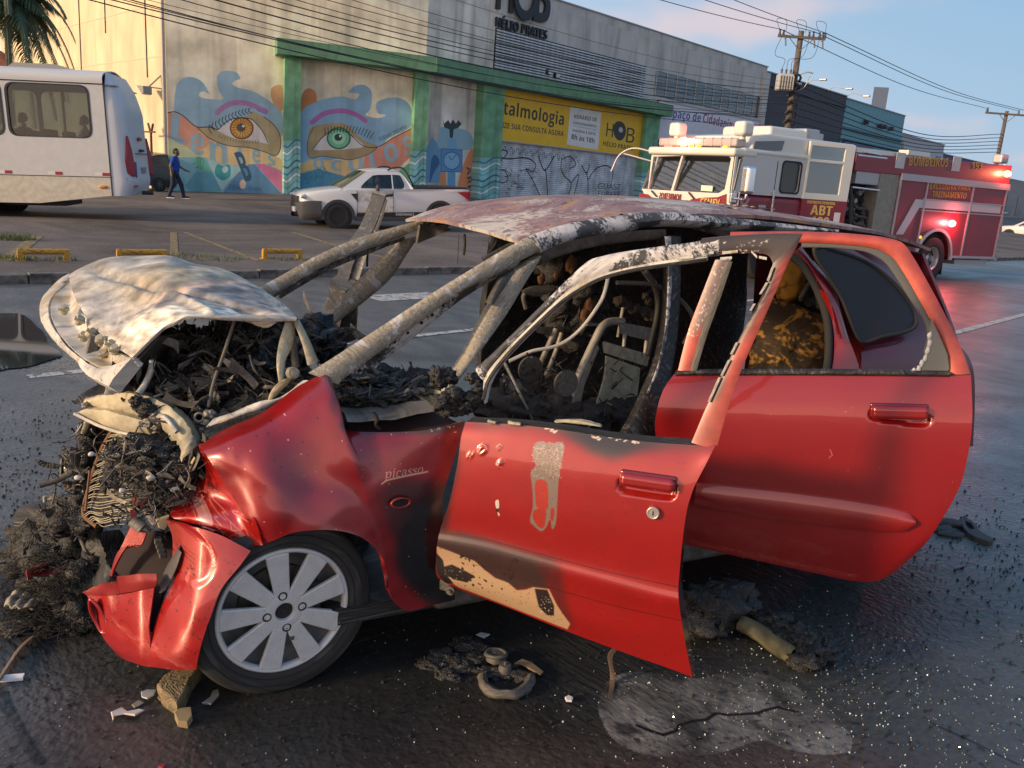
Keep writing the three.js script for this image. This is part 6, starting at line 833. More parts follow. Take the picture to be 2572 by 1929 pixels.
// ---- near front wing
{
  const zt=(a,b) => [a,lerp(a,b,0.45),b];
  const cols=[[[501,1116],[575,1235],[660,1368],[0.60,0.72,0.80]],[[540,1094],[612,1215],[700,1352],[0.60,0.77,0.835]],[[583,1073],[660,1195],[742,1337],[0.605,0.80,0.855]],[[673,1027],[745,1180],[821,1331],[0.61,0.79,0.868]],[[758,965],[840,1160],[901,1347],[0.61,0.81,0.868]],[[826,945],[890,1170],[954,1389],[0.64,0.835,0.866]],[[847,1035],[925,1200],[972,1440],[0.70,0.845,0.864]],[[874,1080],[965,1230],[983,1500],[0.755,0.85,0.862]],[[1019,1085],[1050,1260],[1020,1534],[0.82,0.856,0.86]],[[1100,1074],[1085,1265],[1080,1522],[0.84,0.858,0.86]],[[1168,1057],[1112,1262],[1144,1507],[0.845,0.862,0.86]]];
  const rows=[0,1,2].map((k) => cols.map((c) => WF.hit('z',c[3][k],'n',...c[k])));
  rows.splice(1,0,cols.map((c) => { const t=0.3; return WF.hit('z',lerp(c[3][0],c[3][1],0.62),'n',lerp(c[0][0],c[1][0],t),lerp(c[0][1],c[1][1],t)); }));
  rows.splice(3,0,cols.map((c) => { const t=0.55; return WF.hit('z',lerp(c[3][1],c[3][2],0.7),'n',lerp(c[1][0],c[2][0],t),lerp(c[1][1],c[2][1],t)); }));
  const dent=(z,x,y,r,dep) => { const c=WF.hit('z',0.8,z,x,y); return (p) => { const q=Math.hypot(p.x - c.x,p.y - c.y) / r; if (q<1) p.z+=0.45*dep*(1 - q*q) ** 2; }; };
  const dents=[dent('G',1130,140,0.10,-0.035),dent('G',1330,200,0.12,0.022),dent('G',1220,470,0.10,0.03),dent('G',1460,330,0.11,-0.018),dent('G',1660,180,0.10,0.02),dent('G',1060,240,0.07,0.025),dent('H',40,200,0.12,-0.012)];
  const G=patch(rows,90,56,(p) => { for (const d of dents) d(p); p.z+=0.006*fbm(p.x*6,p.y*6,2,3); return p; });
  const P=new Paint(-0.35,0.75,0.15,1.12,620,(z,x,y) => WF.hit('z',0.83,z,x,y)),x=P.x;
  x.fillStyle='#8c1217'; x.fillRect(0,0,P.c.width,P.c.height); P.grain(0.10,0.12,3);
  const blur=(b) => { x.filter=b?`blur(${b}px)`:'none'; };
    blur(10); P.fill('rgba(22,20,20,0.97)','H',[260,520,420,400,560,420,520,760,560,990,400,960,250,900,190,740]); P.fill('rgba(18,17,17,0.95)','H',[300,720,480,660,540,980,360,1000,290,860]); P.fill('rgba(25,20,20,0.6)','H',[120,400,300,330,520,380,380,560,200,660]);
  blur(5); P.fill('rgba(35,28,28,0.85)','E',[300,1180,450,1330,400,1500,470,1620,620,1640,620,1600,440,1570,380,1480,420,1350]); P.line('rgba(30,26,25,0.9)',0.018,'E',[440,1590,620,1618,830,1605,1010,1585,1200,1545]);
  blur(0); for (let i=0; i<420; i++) { const [a,b]=P.pt(V(rr(-0.3,0.7),rr(0.3,1.05))); x.fillStyle=rnd()>0.2?'rgba(30,18,18,0.7)':'rgba(220,200,190,0.8)'; x.beginPath(); x.arc(a,b,rr(0.6,1.9),0,6.3); x.fill(); }
  for (let i=0; i<26; i++) P.line('rgba(216,208,196,0.9)',0.003,'E',[rr(820,1150),rr(1560,1600),rr(820,1150),rr(1560,1600)].map((q,k,a) => (k>1?a[k - 2]+rr(-8,8):q)));
  P.line('#c79a86',0.006,'H',[120,355,150,335,200,322,370,285],true); P.text('picasso','#c79a86','H',135,325,345,290,0.026,'italic 400','serif');
  const g=planarUV(shellGeo(G,0.012),P.u0,P.u1,P.v0,P.v1); part('front_wing',g,paint({ map: P.map(),roughness: 0.3,clearcoat: 0.8,clearcoatRoughness: 0.14 }));
  const r=WF.hit('z',0.868,'H',235,470); part('indicator_hole',[cyl(0.024,0.024,0.012,20).rotateX(Math.PI / 2).scale(1.25,0.62,1).translate(r.x,r.y,0.862)],M.char); part('indicator_rim',new THREE.TorusGeometry(0.025,0.004,8,24).scale(1.25,0.62,1).translate(r.x,r.y,0.87),M.redDull);
  // folded front facet of the wing
  const fz=[0.60,0.66,0.72,0.80,0.815],fr=[wz(fz,'G',945,125,1050,230,1145,340,1200,470,1247,600),wz([0.57,0.61,0.66,0.74,0.79],'G',955,180,1020,280,1080,380,1120,480,1180,603),wz([0.52,0.55,0.58,0.68,0.75],'G',965,240,960,300,950,400,960,470,1090,570),wz([0.50,0.50,0.52,0.58,0.70],'G',962,270,880,360,830,410,815,470,1000,522)];
  const FG=patch(fr.map((r2) => r2),30,22,(p) => { p.z+=0.02*fbm(p.x*14,p.y*14,4,4); p.x+=0.014*fbm(p.x*11,p.y*11,9,3); return p; });
  const Q=new Paint(-0.45,0.0,0.45,0.9,500,(z,x2,y2) => WF.hit('z',0.68,z,x2,y2)); Q.x.fillStyle='#a61815'; Q.x.fillRect(0,0,Q.c.width,Q.c.height); Q.grain(0.12,0.05,5); for (let i=0; i<40; i++) { const a=rr(880,1120),b=rr(330,560); Q.line('rgba(222,170,160,0.7)',rr(0.0008,0.003),'G',[a,b,a+rr(-30,40),b+rr(-10,30),a+rr(0,60),b+rr(10,50)]); } Q.fill('rgba(70,52,40,0.8)','G',[815,470,840,400,880,380,880,440,850,490]); Q.fill('rgba(214,178,168,0.7)','G',[940,450,990,440,1000,490,960,495]);
  part('wing_fold',planarUV(shellGeo(FG,0.008),Q.u0,Q.u1,Q.v0,Q.v1),paint({ map: Q.map() }));
  // wheel arch liner and sill
  const al=[]; for (let j=0; j<=16; j++) { const a=lerp(0.5,1.6,j / 16); al.push([0,0.25,0.45].map((d) => V(0.03+0.345*Math.cos(a),0.30+0.32*Math.sin(a),0.77 - d))); } part('arch_liner',shellGeo(patch(al,10,40),0.01),M.char);
  part('inner_wheelhouse',box(-0.28,0.45,0.12,0.7,0.28,0.32),M.char);
}
// ---- front bumper, torn in pieces
{
  const R=patch([wz([0.56,0.66,0.75,0.80,0.835],'M',1430,30,1530,55,1710,90,1930,165,2175,290),wz([0.60,0.70,0.78,0.82,0.845],'M',1500,200,1600,240,1750,280,1930,360,2080,420),wz([0.64,0.72,0.79,0.825,0.845],'M',1475,560,1580,560,1690,570,1800,600,1920,620),wz([0.66,0.73,0.79,0.83,0.85],'M',1390,780,1490,790,1600,810,1700,830,1830,850),wz([0.68,0.74,0.79,0.825,0.848],'M',1300,1075,1420,1080,1530,1080,1640,1080,1755,1070),wz([0.69,0.745,0.785,0.815,0.838],'M',1285,1200,1400,1210,1500,1220,1600,1225,1718,1220),wz([0.68,0.73,0.765,0.80,0.825],'M',1285,1295,1400,1310,1500,1322,1600,1326,1700,1322)],46,60,(p) => { const c=WF.hit('z',0.8,'M',1640,400),q=Math.hypot((p.x - c.x) / 0.075,(p.y - c.y) / 0.085); p.z-=0.012*smoothstep(1 - q,0.0,0.16); p.z+=0.004*fbm(p.x*9,p.y*9,3,3); return p; });
  const P=new Paint(-0.62,-0.02,0.12,0.62,620,(z,x,y) => WF.hit('z',0.78,z,x,y)),x=P.x; x.fillStyle='#a81a16'; x.fillRect(0,0,P.c.width,P.c.height); P.grain(0.06,0.1,3);
  P.fill('rgba(196,84,72,0.75)','M',[1560,230,1660,220,1750,265,1785,350,1760,440,1660,540,1500,580]); for (const q of [350,385,420]) P.line('rgba(120,40,36,0.8)',0.003,'M',[1570,q,1700,q+10],false);
  for (let i=0; i<500; i++) { const [a,b]=P.pt(V(rr(-0.5,-0.1),rr(0.2,0.52))); x.fillStyle='rgba(40,16,14,0.7)'; x.beginPath(); x.arc(a,b,rr(0.5,1.7),0,6.3); x.fill(); } for (let i=0; i<90; i++) P.line('rgba(222,150,130,0.55)',0.0012,'M',[1000+i*7,1230+rr(-30,60),1060+i*7,1240+rr(-30,60)],false); for (let i=0; i<60; i++) { const q=rr(900,1100); P.line('rgba(225,160,140,0.5)',0.0015,'M',[940+rr(0,90),q,1010+rr(0,60),q+rr(40,120)],false); }
  const bm=paint({ map: P.map() }),U=(g) => planarUV(g,P.u0,P.u1,P.v0,P.v1);
  part('bumper',U(shellGeo(R,0.006)),bm);
  const L=patch([wz([0.40,0.46,0.55,0.63,0.66],'M',760,690,900,680,1060,665,1200,640,1335,610),wz([0.41,0.48,0.57,0.64,0.67],'M',790,790,920,790,1060,790,1200,790,1310,790),wz([0.44,0.51,0.58,0.65,0.68],'M',850,950,960,950,1080,950,1190,940,1288,940),wz([0.47,0.54,0.60,0.66,0.69],'M',905,1060,1000,1075,1100,1085,1200,1085,1300,1082),wz([0.50,0.56,0.61,0.66,0.69],'M',960,1130,1040,1170,1120,1190,1200,1200,1290,1200),wz([0.52,0.57,0.61,0.655,0.68],'M',1020,1200,1090,1240,1150,1260,1220,1285,1290,1296)],36,40,(p) => { p.z+=0.004*fbm(p.x*10,p.y*10,5,3); return p; });
  part('bumper_skirt',U(shellGeo(L,0.006)),bm);
  part('bumper_flap',U(shellGeo(patch([wz([0.56,0.60,0.64,0.66],'M',1010,520,1110,505,1220,490,1355,487),wz([0.55,0.60,0.645,0.67],'M',1020,590,1120,580,1230,560,1358,550),wz([0.55,0.60,0.64,0.665],'M',1045,660,1140,645,1240,625,1345,603)],24,12),0.006)),M.redDull);
  part('bumper_flap',U(shellGeo(patch([wz([0.38,0.44,0.50,0.55],'M',710,648,860,582,940,570,1005,556),wz([0.39,0.45,0.50,0.55],'M',745,668,870,635,950,625,1025,610),wz([0.40,0.45,0.51,0.55],'M',765,690,880,685,960,675,1045,660)],24,10,(p) => { p.y+=0.008*fbm(p.x*30,p.z*30,4,2); return p; }),0.006)),M.red);
  part('bumper_strip',U(shellGeo(patch([wz([0.46,0.45,0.42,0.40,0.40],'M',1150,75,1060,260,1010,360,975,480,960,560),wz([0.50,0.48,0.45,0.42,0.41],'M',1215,105,1140,255,1050,290,1000,420,975,545),wz([0.53,0.51,0.48,0.44,0.42],'M',1282,128,1225,245,1110,262,1010,430,985,520)],24,8,(p) => { p.z+=0.006*fbm(p.x*16,p.y*16,2,3); return p; }),0.006)),M.redDull);
  const q=[0.44,0.45,0.46,0.47,0.47,0.45,0.435,0.43]; part('fog_lamp_ring',tube(wz(q,'M',800,700,850,740,905,830,945,930,940,985,900,980,850,900,800,790).map((p) => p.add(V(-0.006,0,0.008))),0.006,8,60,true),bm);
  part('fog_lamp_hole',(() => { const r=wz(q,'M',803,715,845,750,895,835,930,925,925,970,895,965,850,890,805,790).map((p) => p.add(V(-0.004,0,0.004))),c=r.reduce((a,p) => a.add(p),V()).multiplyScalar(1 / 8).add(V(0.03,0,-0.03)); return shellGeo(patch([[...r,r[0].clone()],[...r.map((p) => p.clone().lerp(c,0.4)),r[0].clone().lerp(c,0.4)],[...r.map((p) => p.clone().lerp(c,0.95)),r[0].clone().lerp(c,0.95)]],30,8),0.004); })(),M.redDark);
  // ribbed inner sleeve and the dark cavity
  { const a=wz([0.66,0.64,0.62,0.63,0.65],'M',1570,225,1500,330,1440,430,1390,560,1400,640),b=wz([0.70,0.69,0.67,0.66,0.66],'M',1572,300,1530,430,1490,520,1460,590,1410,650),G=[],A=curve(a,60),B=curve(b,60); for (let i=0; i<=60; i++) { const k=0.004*(i % 2); G.push([A[i].clone().add(V(-0.0,0,k)),A[i].clone().lerp(B[i],0.5).add(V(-0.01,0,k+0.006)),B[i].clone().add(V(0,0,k))]); } part('air_sleeve',shellGeo(G,0.004),std({ color: col(0.06,0.05,0.05),roughness: 0.5 })); }
  part('bumper_lining',shellGeo(patch([wz([0.34,0.40,0.46,0.5],'M',1050,250,1200,180,1350,120,1560,220),wz([0.33,0.40,0.46,0.52],'M',980,480,1130,450,1280,420,1450,480),wz([0.33,0.42,0.5,0.55],'M',960,620,1120,640,1280,640,1400,700),wz([0.40,0.5,0.58,0.6],'M',1000,900,1120,950,1240,980,1340,1000)],20,20),0.01),std({ color: col(0.016,0.006,0.006),roughness: 0.85 }));
  part('crash_beam',[tube(wz([0.5,0.45,0.4,0.3],'M',1400,190,1350,230,1300,300,1180,360).map((p) => p.add(V(0.03,0,-0.02))),0.018,8,20),...[0,1,2,3].map((i) => { const p=WF.hit('z',0.52,'M',1370+i*14,200+i*40); return rbox(p.x - 0.012,p.x+0.012,p.y - 0.01,p.y+0.01,p.z - 0.012,p.z+0.012,0.004); })],M.sootMetal);
}
// ---- bonnet, thrown up and buckled
{
  const buckle=(p) => { p.y+=0.014*fbm(p.x*6,p.z*6,3,4)+0.006*fbm(p.x*22,p.z*22,5,3); return p; };
  const main=patch([wz([-0.50,-0.54,-0.58,-0.6,-0.6,-0.6,-0.55,-0.4,-0.05,0.40],'D',440,335,560,270,700,222,900,212,1100,212,1250,262,1430,292,1600,372,1800,500,1915,605),wz([-0.32,-0.30,-0.28,-0.3,-0.28,-0.24,-0.16,0.0,0.2,0.43],'D',470,450,620,410,800,360,1000,310,1130,320,1290,350,1450,400,1650,470,1800,540,1915,607),wz([-0.10,-0.06,0,0.04,0.1,0.15,0.22,0.3,0.38,0.46],'D',565,625,700,600,820,560,950,510,1080,470,1200,465,1400,490,1600,540,1780,575,1915,609),wz([0.14,0.2,0.25,0.28,0.3,0.33,0.37,0.4,0.44,0.47],'D',705,765,800,705,880,640,960,595,1060,552,1160,545,1350,556,1550,578,1750,597,1915,611),wz([0.40,0.41,0.42,0.43,0.44,0.45,0.46,0.47,0.475,0.48],'D',850,870,920,800,1000,722,1060,670,1130,640,1210,602,1400,602,1560,603,1750,607,1915,613)],80,60,(p,u,v) => { const e=Math.min(1,8*Math.min(v,1 - v,u,1 - u)); const y0=p.y; buckle(p); p.y=lerp(y0,p.y,e); const f=Math.abs((p.x+0.16) - 0.5*(p.z - 0.1)); p.y-=0.03*Math.exp(-(f*f) / 0.0007)*e; const f2=Math.abs(p.x+0.34 - 0.3*(p.z+0.2)); p.y+=0.018*Math.exp(-(f2*f2) / 0.0004)*e*smoothstep(p.z,-0.5,0.1); return p; });
  { const Q=new Paint(0,1,0,1,700,null),c=Q.x; c.fillStyle='#b3aa9b'; c.fillRect(0,0,700,700); const blob=(col2,bl,...p) => { c.filter=`blur(${bl}px)`; c.fillStyle=col2; Q.trace(p.reduce((a,q,i) => (i % 2?a[a.length - 1].push(q*700):a.push([q*700]),a),[]),true,true); c.fill(); };
    blob('rgba(190,160,115,0.5)',26,0.22,0.2,0.36,0.16,0.42,0.34,0.34,0.5,0.2,0.44); blob('rgba(205,180,140,0.45)',16,0.36,0.1,0.5,0.06,0.52,0.16,0.42,0.2); blob('rgba(118,118,122,0.65)',16,0.48,0.2,0.62,0.12,0.9,0.5,0.8,0.6,0.6,0.44,0.5,0.46); blob('rgba(92,92,98,0.7)',8,0.5,0.3,0.58,0.26,0.5,0.56,0.36,0.76,0.34,0.68); blob('rgba(196,160,140,0.6)',7,0.47,0.1,0.51,0.1,0.47,0.34,0.36,0.6,0.34,0.56); blob('rgba(120,118,116,0.7)',14,0.26,0.36,0.36,0.34,0.36,0.44,0.27,0.46); blob('rgba(150,150,152,0.7)',12,0.02,0.35,0.1,0.3,0.2,0.62,0.1,0.7); blob('rgba(232,222,200,0.8)',14,0.1,0.75,0.4,0.72,0.55,0.95,0.2,1); blob('rgba(226,222,212,0.7)',14,0.6,0.66,0.95,0.8,0.95,0.98,0.6,0.96); c.filter='none';
    Q.grain(0.42,0.07,7); for (let i=0; i<160; i++) { c.fillStyle=i % 3?'rgba(70,62,56,0.55)':'rgba(240,236,228,0.6)'; c.beginPath(); c.ellipse(rnd()*700,rnd()*700,rr(0.6,3),rr(0.6,2),rr(0,3),0,6.2); c.fill(); } for (const [a,b] of [[0.78,0.6],[0.92,0.8],[0.15,0.62]]) { c.fillStyle='rgba(96,94,90,0.8)'; c.beginPath(); c.ellipse(a*700,b*700,11,7,0.3,0,6.2); c.fill(); }
    part('bonnet',shellGeo(main,0.009),std({ map: Q.map(),roughness: 0.7,metalness: 0.12,bumpMap: ashRel,bumpScale: 0.002 })); }
  const A=wz([-0.54,-0.52,-0.46,-0.40,-0.28,-0.14,0.0,0.2,0.38],'D',450,325,335,398,268,500,255,590,292,690,370,790,470,872,560,980,702,1052),B=wz([-0.50,-0.46,-0.41,-0.35,-0.24,-0.10,0.06,0.24,0.40],'D',448,372,380,420,330,480,308,560,335,660,405,765,505,860,640,935,850,872);
  part('bonnet_lip',muv(jag(bar(A,B,V(0.03,-0.03,-0.01),60,0.004),0.004,12),0.7,'z','y'),M.ash);
  const inner=patch([B.map((p) => p.clone().add(V(0.008,-0.004,0))),curve(B,8).map((p,i) => p.clone().lerp(curve(wz([-0.48,-0.34,-0.2,-0.1,0.14,0.4],'D',442,345,470,450,510,540,565,625,705,765,850,868),8)[i],0.5).add(V(0.03,-0.03,0))),curve(wz([-0.48,-0.34,-0.2,-0.1,0.14,0.4],'D',442,345,470,450,510,540,565,625,705,765,850,868),8).map((p) => p.add(V(0.012,-0.012,0)))],40,14,(p) => { p.y+=0.022*fbm(p.x*12,p.z*12,8,3); return p; });
  part('bonnet_frame',muv(shellGeo(inner,0.008),0.6,'z','y'),M.ash);
  for (const [x,y,z] of [[440,570,-0.2],[545,640,-0.1],[620,720,0.0],[570,745,-0.02],[680,770,0.1],[740,800,0.18],[770,830,0.25],[700,860,0.12]]) { const p=WF.hit('z',z,'D',x,y); part('bonnet_bracket',jag(merge([cyl(0.012,0.016,0.03,10).rotateX(0.6),box(-0.018,0.018,-0.004,0.004,-0.02,0.02)]).rotateZ(rr(-0.8,0.8)).translate(p.x - 0.015,p.y+0.008,p.z),0.004,30,x),M.crossMetal); }
  { const p=WF.hit('z',0.05,'D',640,790); part('bonnet_latch',[jag(rbox(-0.018,0.018,-0.06,0.03,-0.012,0.012,0.006).rotateZ(-0.2).translate(p.x - 0.02,p.y,p.z),0.003,20)],M.sootMetal); }
  part('bonnet_flange',muv(bar(wz([0.45,0.465,0.475,0.485],'D',1210,600,1450,600,1700,604,1917,612),wz([0.45,0.465,0.475,0.485],'D',1225,614,1500,632,1720,638,1908,636),V(0,-0.004,-0.05),24,0.004),0.7),M.ash);
  part('bonnet_underside',shellGeo(patch([wz([0.34,0.36,0.38],'D',760,1030,900,880,1030,740),wz([0.1,0.1,0.1],'D',780,1060,1000,900,1180,720),wz([-0.3,-0.3,-0.3],'D',820,1090,1050,940,1200,730)],12,12),0.006),M.sootMetal);
}
// ---- pillars, roof, body sides
{
  const dz=V(0.02,-0.02,-0.075);
  part('windscreen_pillar',muv(bar(wz([0.61,0.61,0.61,0.605,0.6,0.595,0.59],'E',190,1225,330,1140,700,900,1000,705,1300,520,1500,402,1650,325),wz([0.63,0.625,0.62,0.615,0.61,0.605,0.6],'E',385,1300,450,1240,800,980,1180,700,1400,590,1560,500,1720,420),dz,50,0.016),0.5),M.rustAsh);
  part('pillar_flange',muv(bar(wz([0.60,0.6,0.595,0.59],'E',450,1240,800,980,1180,700,1560,500),wz([0.57,0.57,0.56,0.555],'E',560,1225,830,1030,1190,745,1540,540),V(0,-0.004,-0.01),40,0.002),0.5),M.railBurnt);
  for (const [x,y] of [[520,1205],[640,1115],[745,1025],[830,965],[920,900],[990,850],[1060,790]]) { const p=WF.hit('z',0.592,'E',x,y); part('pillar_hole',new THREE.SphereGeometry(0.006,8,6).translate(p.x,p.y,p.z+0.004),M.char); }
  part('side_rail',muv(bar(wz([0.59,0.585,0.58,0.58,0.58],'E',1600,345,1800,278,2000,236,2212,206,2330,192).concat(wz([0.58,0.58,0.58,0.58,0.59],'F',120,74,380,68,700,95,1000,130,1240,158)),wz([0.61,0.61,0.61,0.61,0.61],'E',1700,445,1830,385,2000,338,2212,306,2330,290).concat(wz([0.61,0.61,0.61,0.61,0.61],'F',140,152,380,124,700,142,1000,160,1240,176)),dz,60,0.02),0.6),M.railBurnt);
  part('door_aperture',muv(bar(wz([0.57,0.57,0.57,0.57,0.57],'J',830,250,1000,170,1200,110,1500,70,1860,50),wz([0.55,0.55,0.55,0.55,0.55],'J',850,330,1030,260,1250,200,1500,160,1860,130),V(0,-0.005,-0.04),30,0.004),0.4),M.sootMetal);
  part('quarter_pillar',muv(bar(wz([0.615,0.63,0.65,0.67,0.69],'E',1535,565,1400,760,1290,960,1180,1170,1010,1395),wz([0.605,0.62,0.64,0.67,0.69],'E',1700,470,1590,650,1470,850,1300,1090,1070,1400),V(0.015,0,-0.07),36,0.01),0.4),M.rustAsh);
  part('quarter_frame',muv(bar(wz([0.60,0.61,0.64,0.66],'E',1540,560,1470,600,1430,640,1360,780),wz([0.60,0.62,0.64,0.66],'E',1530,580,1480,640,1440,690,1380,790),V(0,0,-0.03),16,0.003),0.4),M.sootMetal);
  // far side
  const fd=V(0.01,-0.01,-0.06);
  part('far_windscreen_pillar',muv(bar(wz(-0.6,'E',-240,735,0,605,300,440,600,325,930,235),wz(-0.6,'E',-240,850,0,722,300,545,520,452,905,300),fd,30,0.012),0.5),M.rustAsh);
  part('far_windscreen_pillar',muv(bar(wz(-0.58,'E',0,690,300,520,560,420,800,340),wz(-0.58,'E',0,740,300,565,560,455,800,362),V(0,0,0.03),24,-0.004),0.5),M.char);
  part('far_quarter_pillar',muv(bar(wz([-0.59,-0.6,-0.61,-0.62],'E',770,368,600,540,430,710,312,900),wz([-0.59,-0.6,-0.61,-0.62],'E',905,340,830,455,690,650,345,925),V(0.02,-0.01,-0.06),24,0.014),0.5),M.rustAsh);
  part('header_corner',muv(bar(wz([-0.55,-0.55,-0.5],'E',900,262,1000,268,1095,290),wz([-0.56,-0.56,-0.52],'E',880,385,980,345,1090,300),V(0,0,0.03),12,-0.003),0.5),M.sootMetal);
  { const g=muv(bar(wz(-1.15,'E',690,82,610,300,500,470,420,720,335,890),wz(-1.12,'E',702,112,660,255,585,420,512,640,440,900),V(0.08,0,-0.45),30,-0.01),0.4); part('far_front_door',g,M.charGrey); part('far_front_door',muv(bar(wz(-1.0,'E',430,700,400,900,330,1090),wz(-1.0,'E',512,640,512,800,500,1010),V(0.05,0,-0.45),16,-0.01),0.5),M.char); part('door_stay',[rod(...wz(-1.15,'E',575,430,570,540),0.006,6),rod(...wz(-1.15,'E',692,82,738,74),0.008,6)],M.char); }
  // roof skin
  const rx=[[0.90,1.462,-0.05],[1.1,1.52,0],[1.35,1.567,0],[1.7,1.594,0],[2.05,1.597,0],[2.4,1.58,0],[2.8,1.55,0],[3.12,1.49,0]];
  const rg=patch(rx.map(([x,y,f]) => [-0.585,-0.5,-0.25,0,0.25,0.5,0.585].map((z) => V(x+f*(1 - (z / 0.585) ** 2)+0.02*(z>0?1:0),y+0.035*(1 - (z / 0.585) ** 2) - (x<1?0.012:0),z))),44,60,(p) => { p.y+=0.006*fbm(p.x*4,p.z*4,1,3)+0.0025*fbm(p.x*40,p.z*40,2,2); return p; });
  part('roof',muv(shellGeo(rg,0.014),0.9,'x','z'),M.roofBurnt);
  for (let i=0; i<60; i++) { const x=rr(1.1,2.6),z=rr(-0.5,0.45); part('ash_flake',lump(rr(0.006,0.017),1.6,0.3,1,0.5,i,1).rotateY(rr(0,3)).translate(x,1.46+0.155*Math.sin(clamp((x - 0.8) / 1.3,0,1)*1.57) - 0.02*Math.max(0,x - 2.1)+0.03*(1 - (z / 0.585) ** 2),z),i % 3?M.char:M.rustAsh); }
  for (const q of [tube(wz([-0.3,-0.3,-0.3],'E',1200,330,1203,400,1195,465),0.006,6),tube(wz([0,0,0],'E',1410,360,1395,400,1360,450),0.005,6),tube(wz([-0.35,-0.35],'E',1165,330,1155,520),0.0015,5),tube(wz([0.3,0.35],'E',1320,500,1600,350),0.014,6)]) part('roof_liner_strip',q,M.char);
  // near B pillar
  part('centre_pillar',muv(bar(wz([0.6,0.61,0.63,0.66,0.72,0.77,0.80,0.82],'J',1845,110,1872,300,1872,550,1850,850,1790,1160,1700,1390,1580,1650,1400,1950),wz([0.6,0.61,0.63,0.66,0.71,0.76,0.79,0.82],'J',1985,110,1985,300,1980,600,1960,900,1920,1160,1870,1400,1770,1650,1640,1950),V(0.05,0,-0.09),50,0.012),0.45),M.char);
  part('centre_pillar_face',muv(bar(wz([0.615,0.625,0.645,0.675,0.735,0.785],'J',1850,110,1876,300,1876,550,1855,850,1795,1160,1705,1390),wz([0.615,0.625,0.645,0.675,0.735,0.785],'J',1905,110,1915,300,1908,550,1885,850,1815,1160,1725,1390),V(0.01,0,-0.012),40,0.008),0.2),M.railBurnt);
  // rear side panel with its window
  const qz=(y) => lerp(0.84,0.60,clamp((y - 0.95) / 0.6,0,1));
  const qa=wz([0.62,0.64,0.70,0.76,0.80],'F',1020,270,1085,330,1180,480,1250,640,1290,900),q2=wz([0.61,0.63,0.70,0.77,0.81],'F',1060,240,1130,330,1235,480,1300,700,1372,900);
  part('rear_pillar',bar(qa,q2,V(0.02,0,-0.06),30,0.008),M.redDark); part('door_seal',tube(wz([0.61,0.63,0.66,0.72,0.76,0.80],'F',1000,290,1070,350,1140,470,1190,620,1200,760,1190,900),0.017,8,40),M.tyre);
  part('rear_pillar',bar(wz([0.70,0.74,0.78,0.81],'F',1165,470,1220,640,1230,780,1215,900),wz([0.72,0.76,0.80,0.83],'F',1200,500,1275,720,1310,740,1372,905),V(0.01,0,-0.03),24,0.006),M.red);
  const body=patch([wz([0.60,0.585,0.57,0.57],'F',1150,235,1270,250,1390,262,1500,300),wz([0.63,0.625,0.62,0.61],'F',1180,285,1330,290,1480,370,1630,440),wz([0.74,0.735,0.72,0.70],'F',1370,720,1560,670,1650,620,1720,560),wz([0.80,0.80,0.78,0.75],'F',1370,800,1550,770,1700,740,1820,700),wz([0.84,0.84,0.82,0.79],'F',1370,920,1600,920,1800,900,1950,880),wz([0.86,0.86,0.85,0.82],'F',1360,1300,1600,1300,1800,1300,1950,1280)],30,40);
  part('rear_side_panel',shellGeo(body,0.01),phy({ color: col(0.10,0.006,0.014),roughness: 0.35,clearcoat: 0.35,clearcoatRoughness: 0.2 }));
  { const o=wz([0.62,0.615,0.61,0.65,0.68,0.72,0.73,0.73,0.72,0.67],'F',1068,252,1230,275,1390,350,1520,470,1590,590,1595,640,1560,668,1420,700,1310,720,1210,500),oo=o.map((p) => p.clone().add(V(0,0,0.06))); const ring2=curve([...oo,oo[0].clone()],48),top2=ring2.slice(0,25),low2=ring2.slice(24).reverse(); part('rear_side_window',shellGeo(patch([top2,low2],24,14,null,true),0.006),std({ color: col(0.008,0.004,0.007),roughness: 0.6 })); part('window_rubber',tube(oo,0.009,6,80,true),M.tyre); }
  part('roof_gutter',bar(wz([0.56,0.55,0.53],'F',1370,262,1500,330,1640,450),wz([0.57,0.56,0.54],'F',1380,285,1490,350,1620,455),V(0.02,0,-0.05),16,0.004),std({ color: col(0.34,0.33,0.36),roughness: 0.5 }));
  // closing panels so that daylight enters the shell only where it is open
  part('far_side',[muv(shellGeo(patch([[V(1.45,1.50,-0.6),V(2.2,1.54,-0.6),V(3.1,1.46,-0.6)],[V(1.48,1.25,-0.66),V(2.2,1.2,-0.7),V(3.2,1.2,-0.68)],[V(1.5,0.95,-0.8),V(2.2,0.95,-0.82),V(3.35,0.95,-0.8)],[V(1.5,0.25,-0.85),V(2.2,0.25,-0.85),V(3.38,0.3,-0.84)]],16,20),0.02),0.5)],M.char);
  part('far_centre_pillar',bar([V(1.36,1.52,-0.6),V(1.38,1.2,-0.68),V(1.42,0.9,-0.8),V(1.45,0.3,-0.84)],[V(1.5,1.52,-0.6),V(1.52,1.2,-0.68),V(1.56,0.9,-0.8),V(1.6,0.3,-0.84)],V(0,0,0.06),14,-0.01),M.char);
  part('far_roof_rail',bar([V(0.95,1.47,-0.57),V(1.4,1.56,-0.57),V(2.2,1.585,-0.57),V(3.1,1.47,-0.57)],[V(0.98,1.41,-0.6),V(1.4,1.50,-0.6),V(2.2,1.525,-0.6),V(3.1,1.41,-0.6)],V(0,0,0.06),24,-0.01),M.railBurnt);
  part('tailgate',[muv(shellGeo(patch([[V(3.13,1.48,0.56),V(3.13,1.5,0),V(3.13,1.48,-0.56)],[V(3.34,1.0,0.72),V(3.38,1.0,0),V(3.34,1.0,-0.72)],[V(3.38,0.62,0.76),V(3.43,0.62,0),V(3.38,0.62,-0.76)],[V(3.36,0.3,0.74),V(3.42,0.3,0),V(3.36,0.3,-0.74)]],16,16),0.015),0.6)],M.redDark);
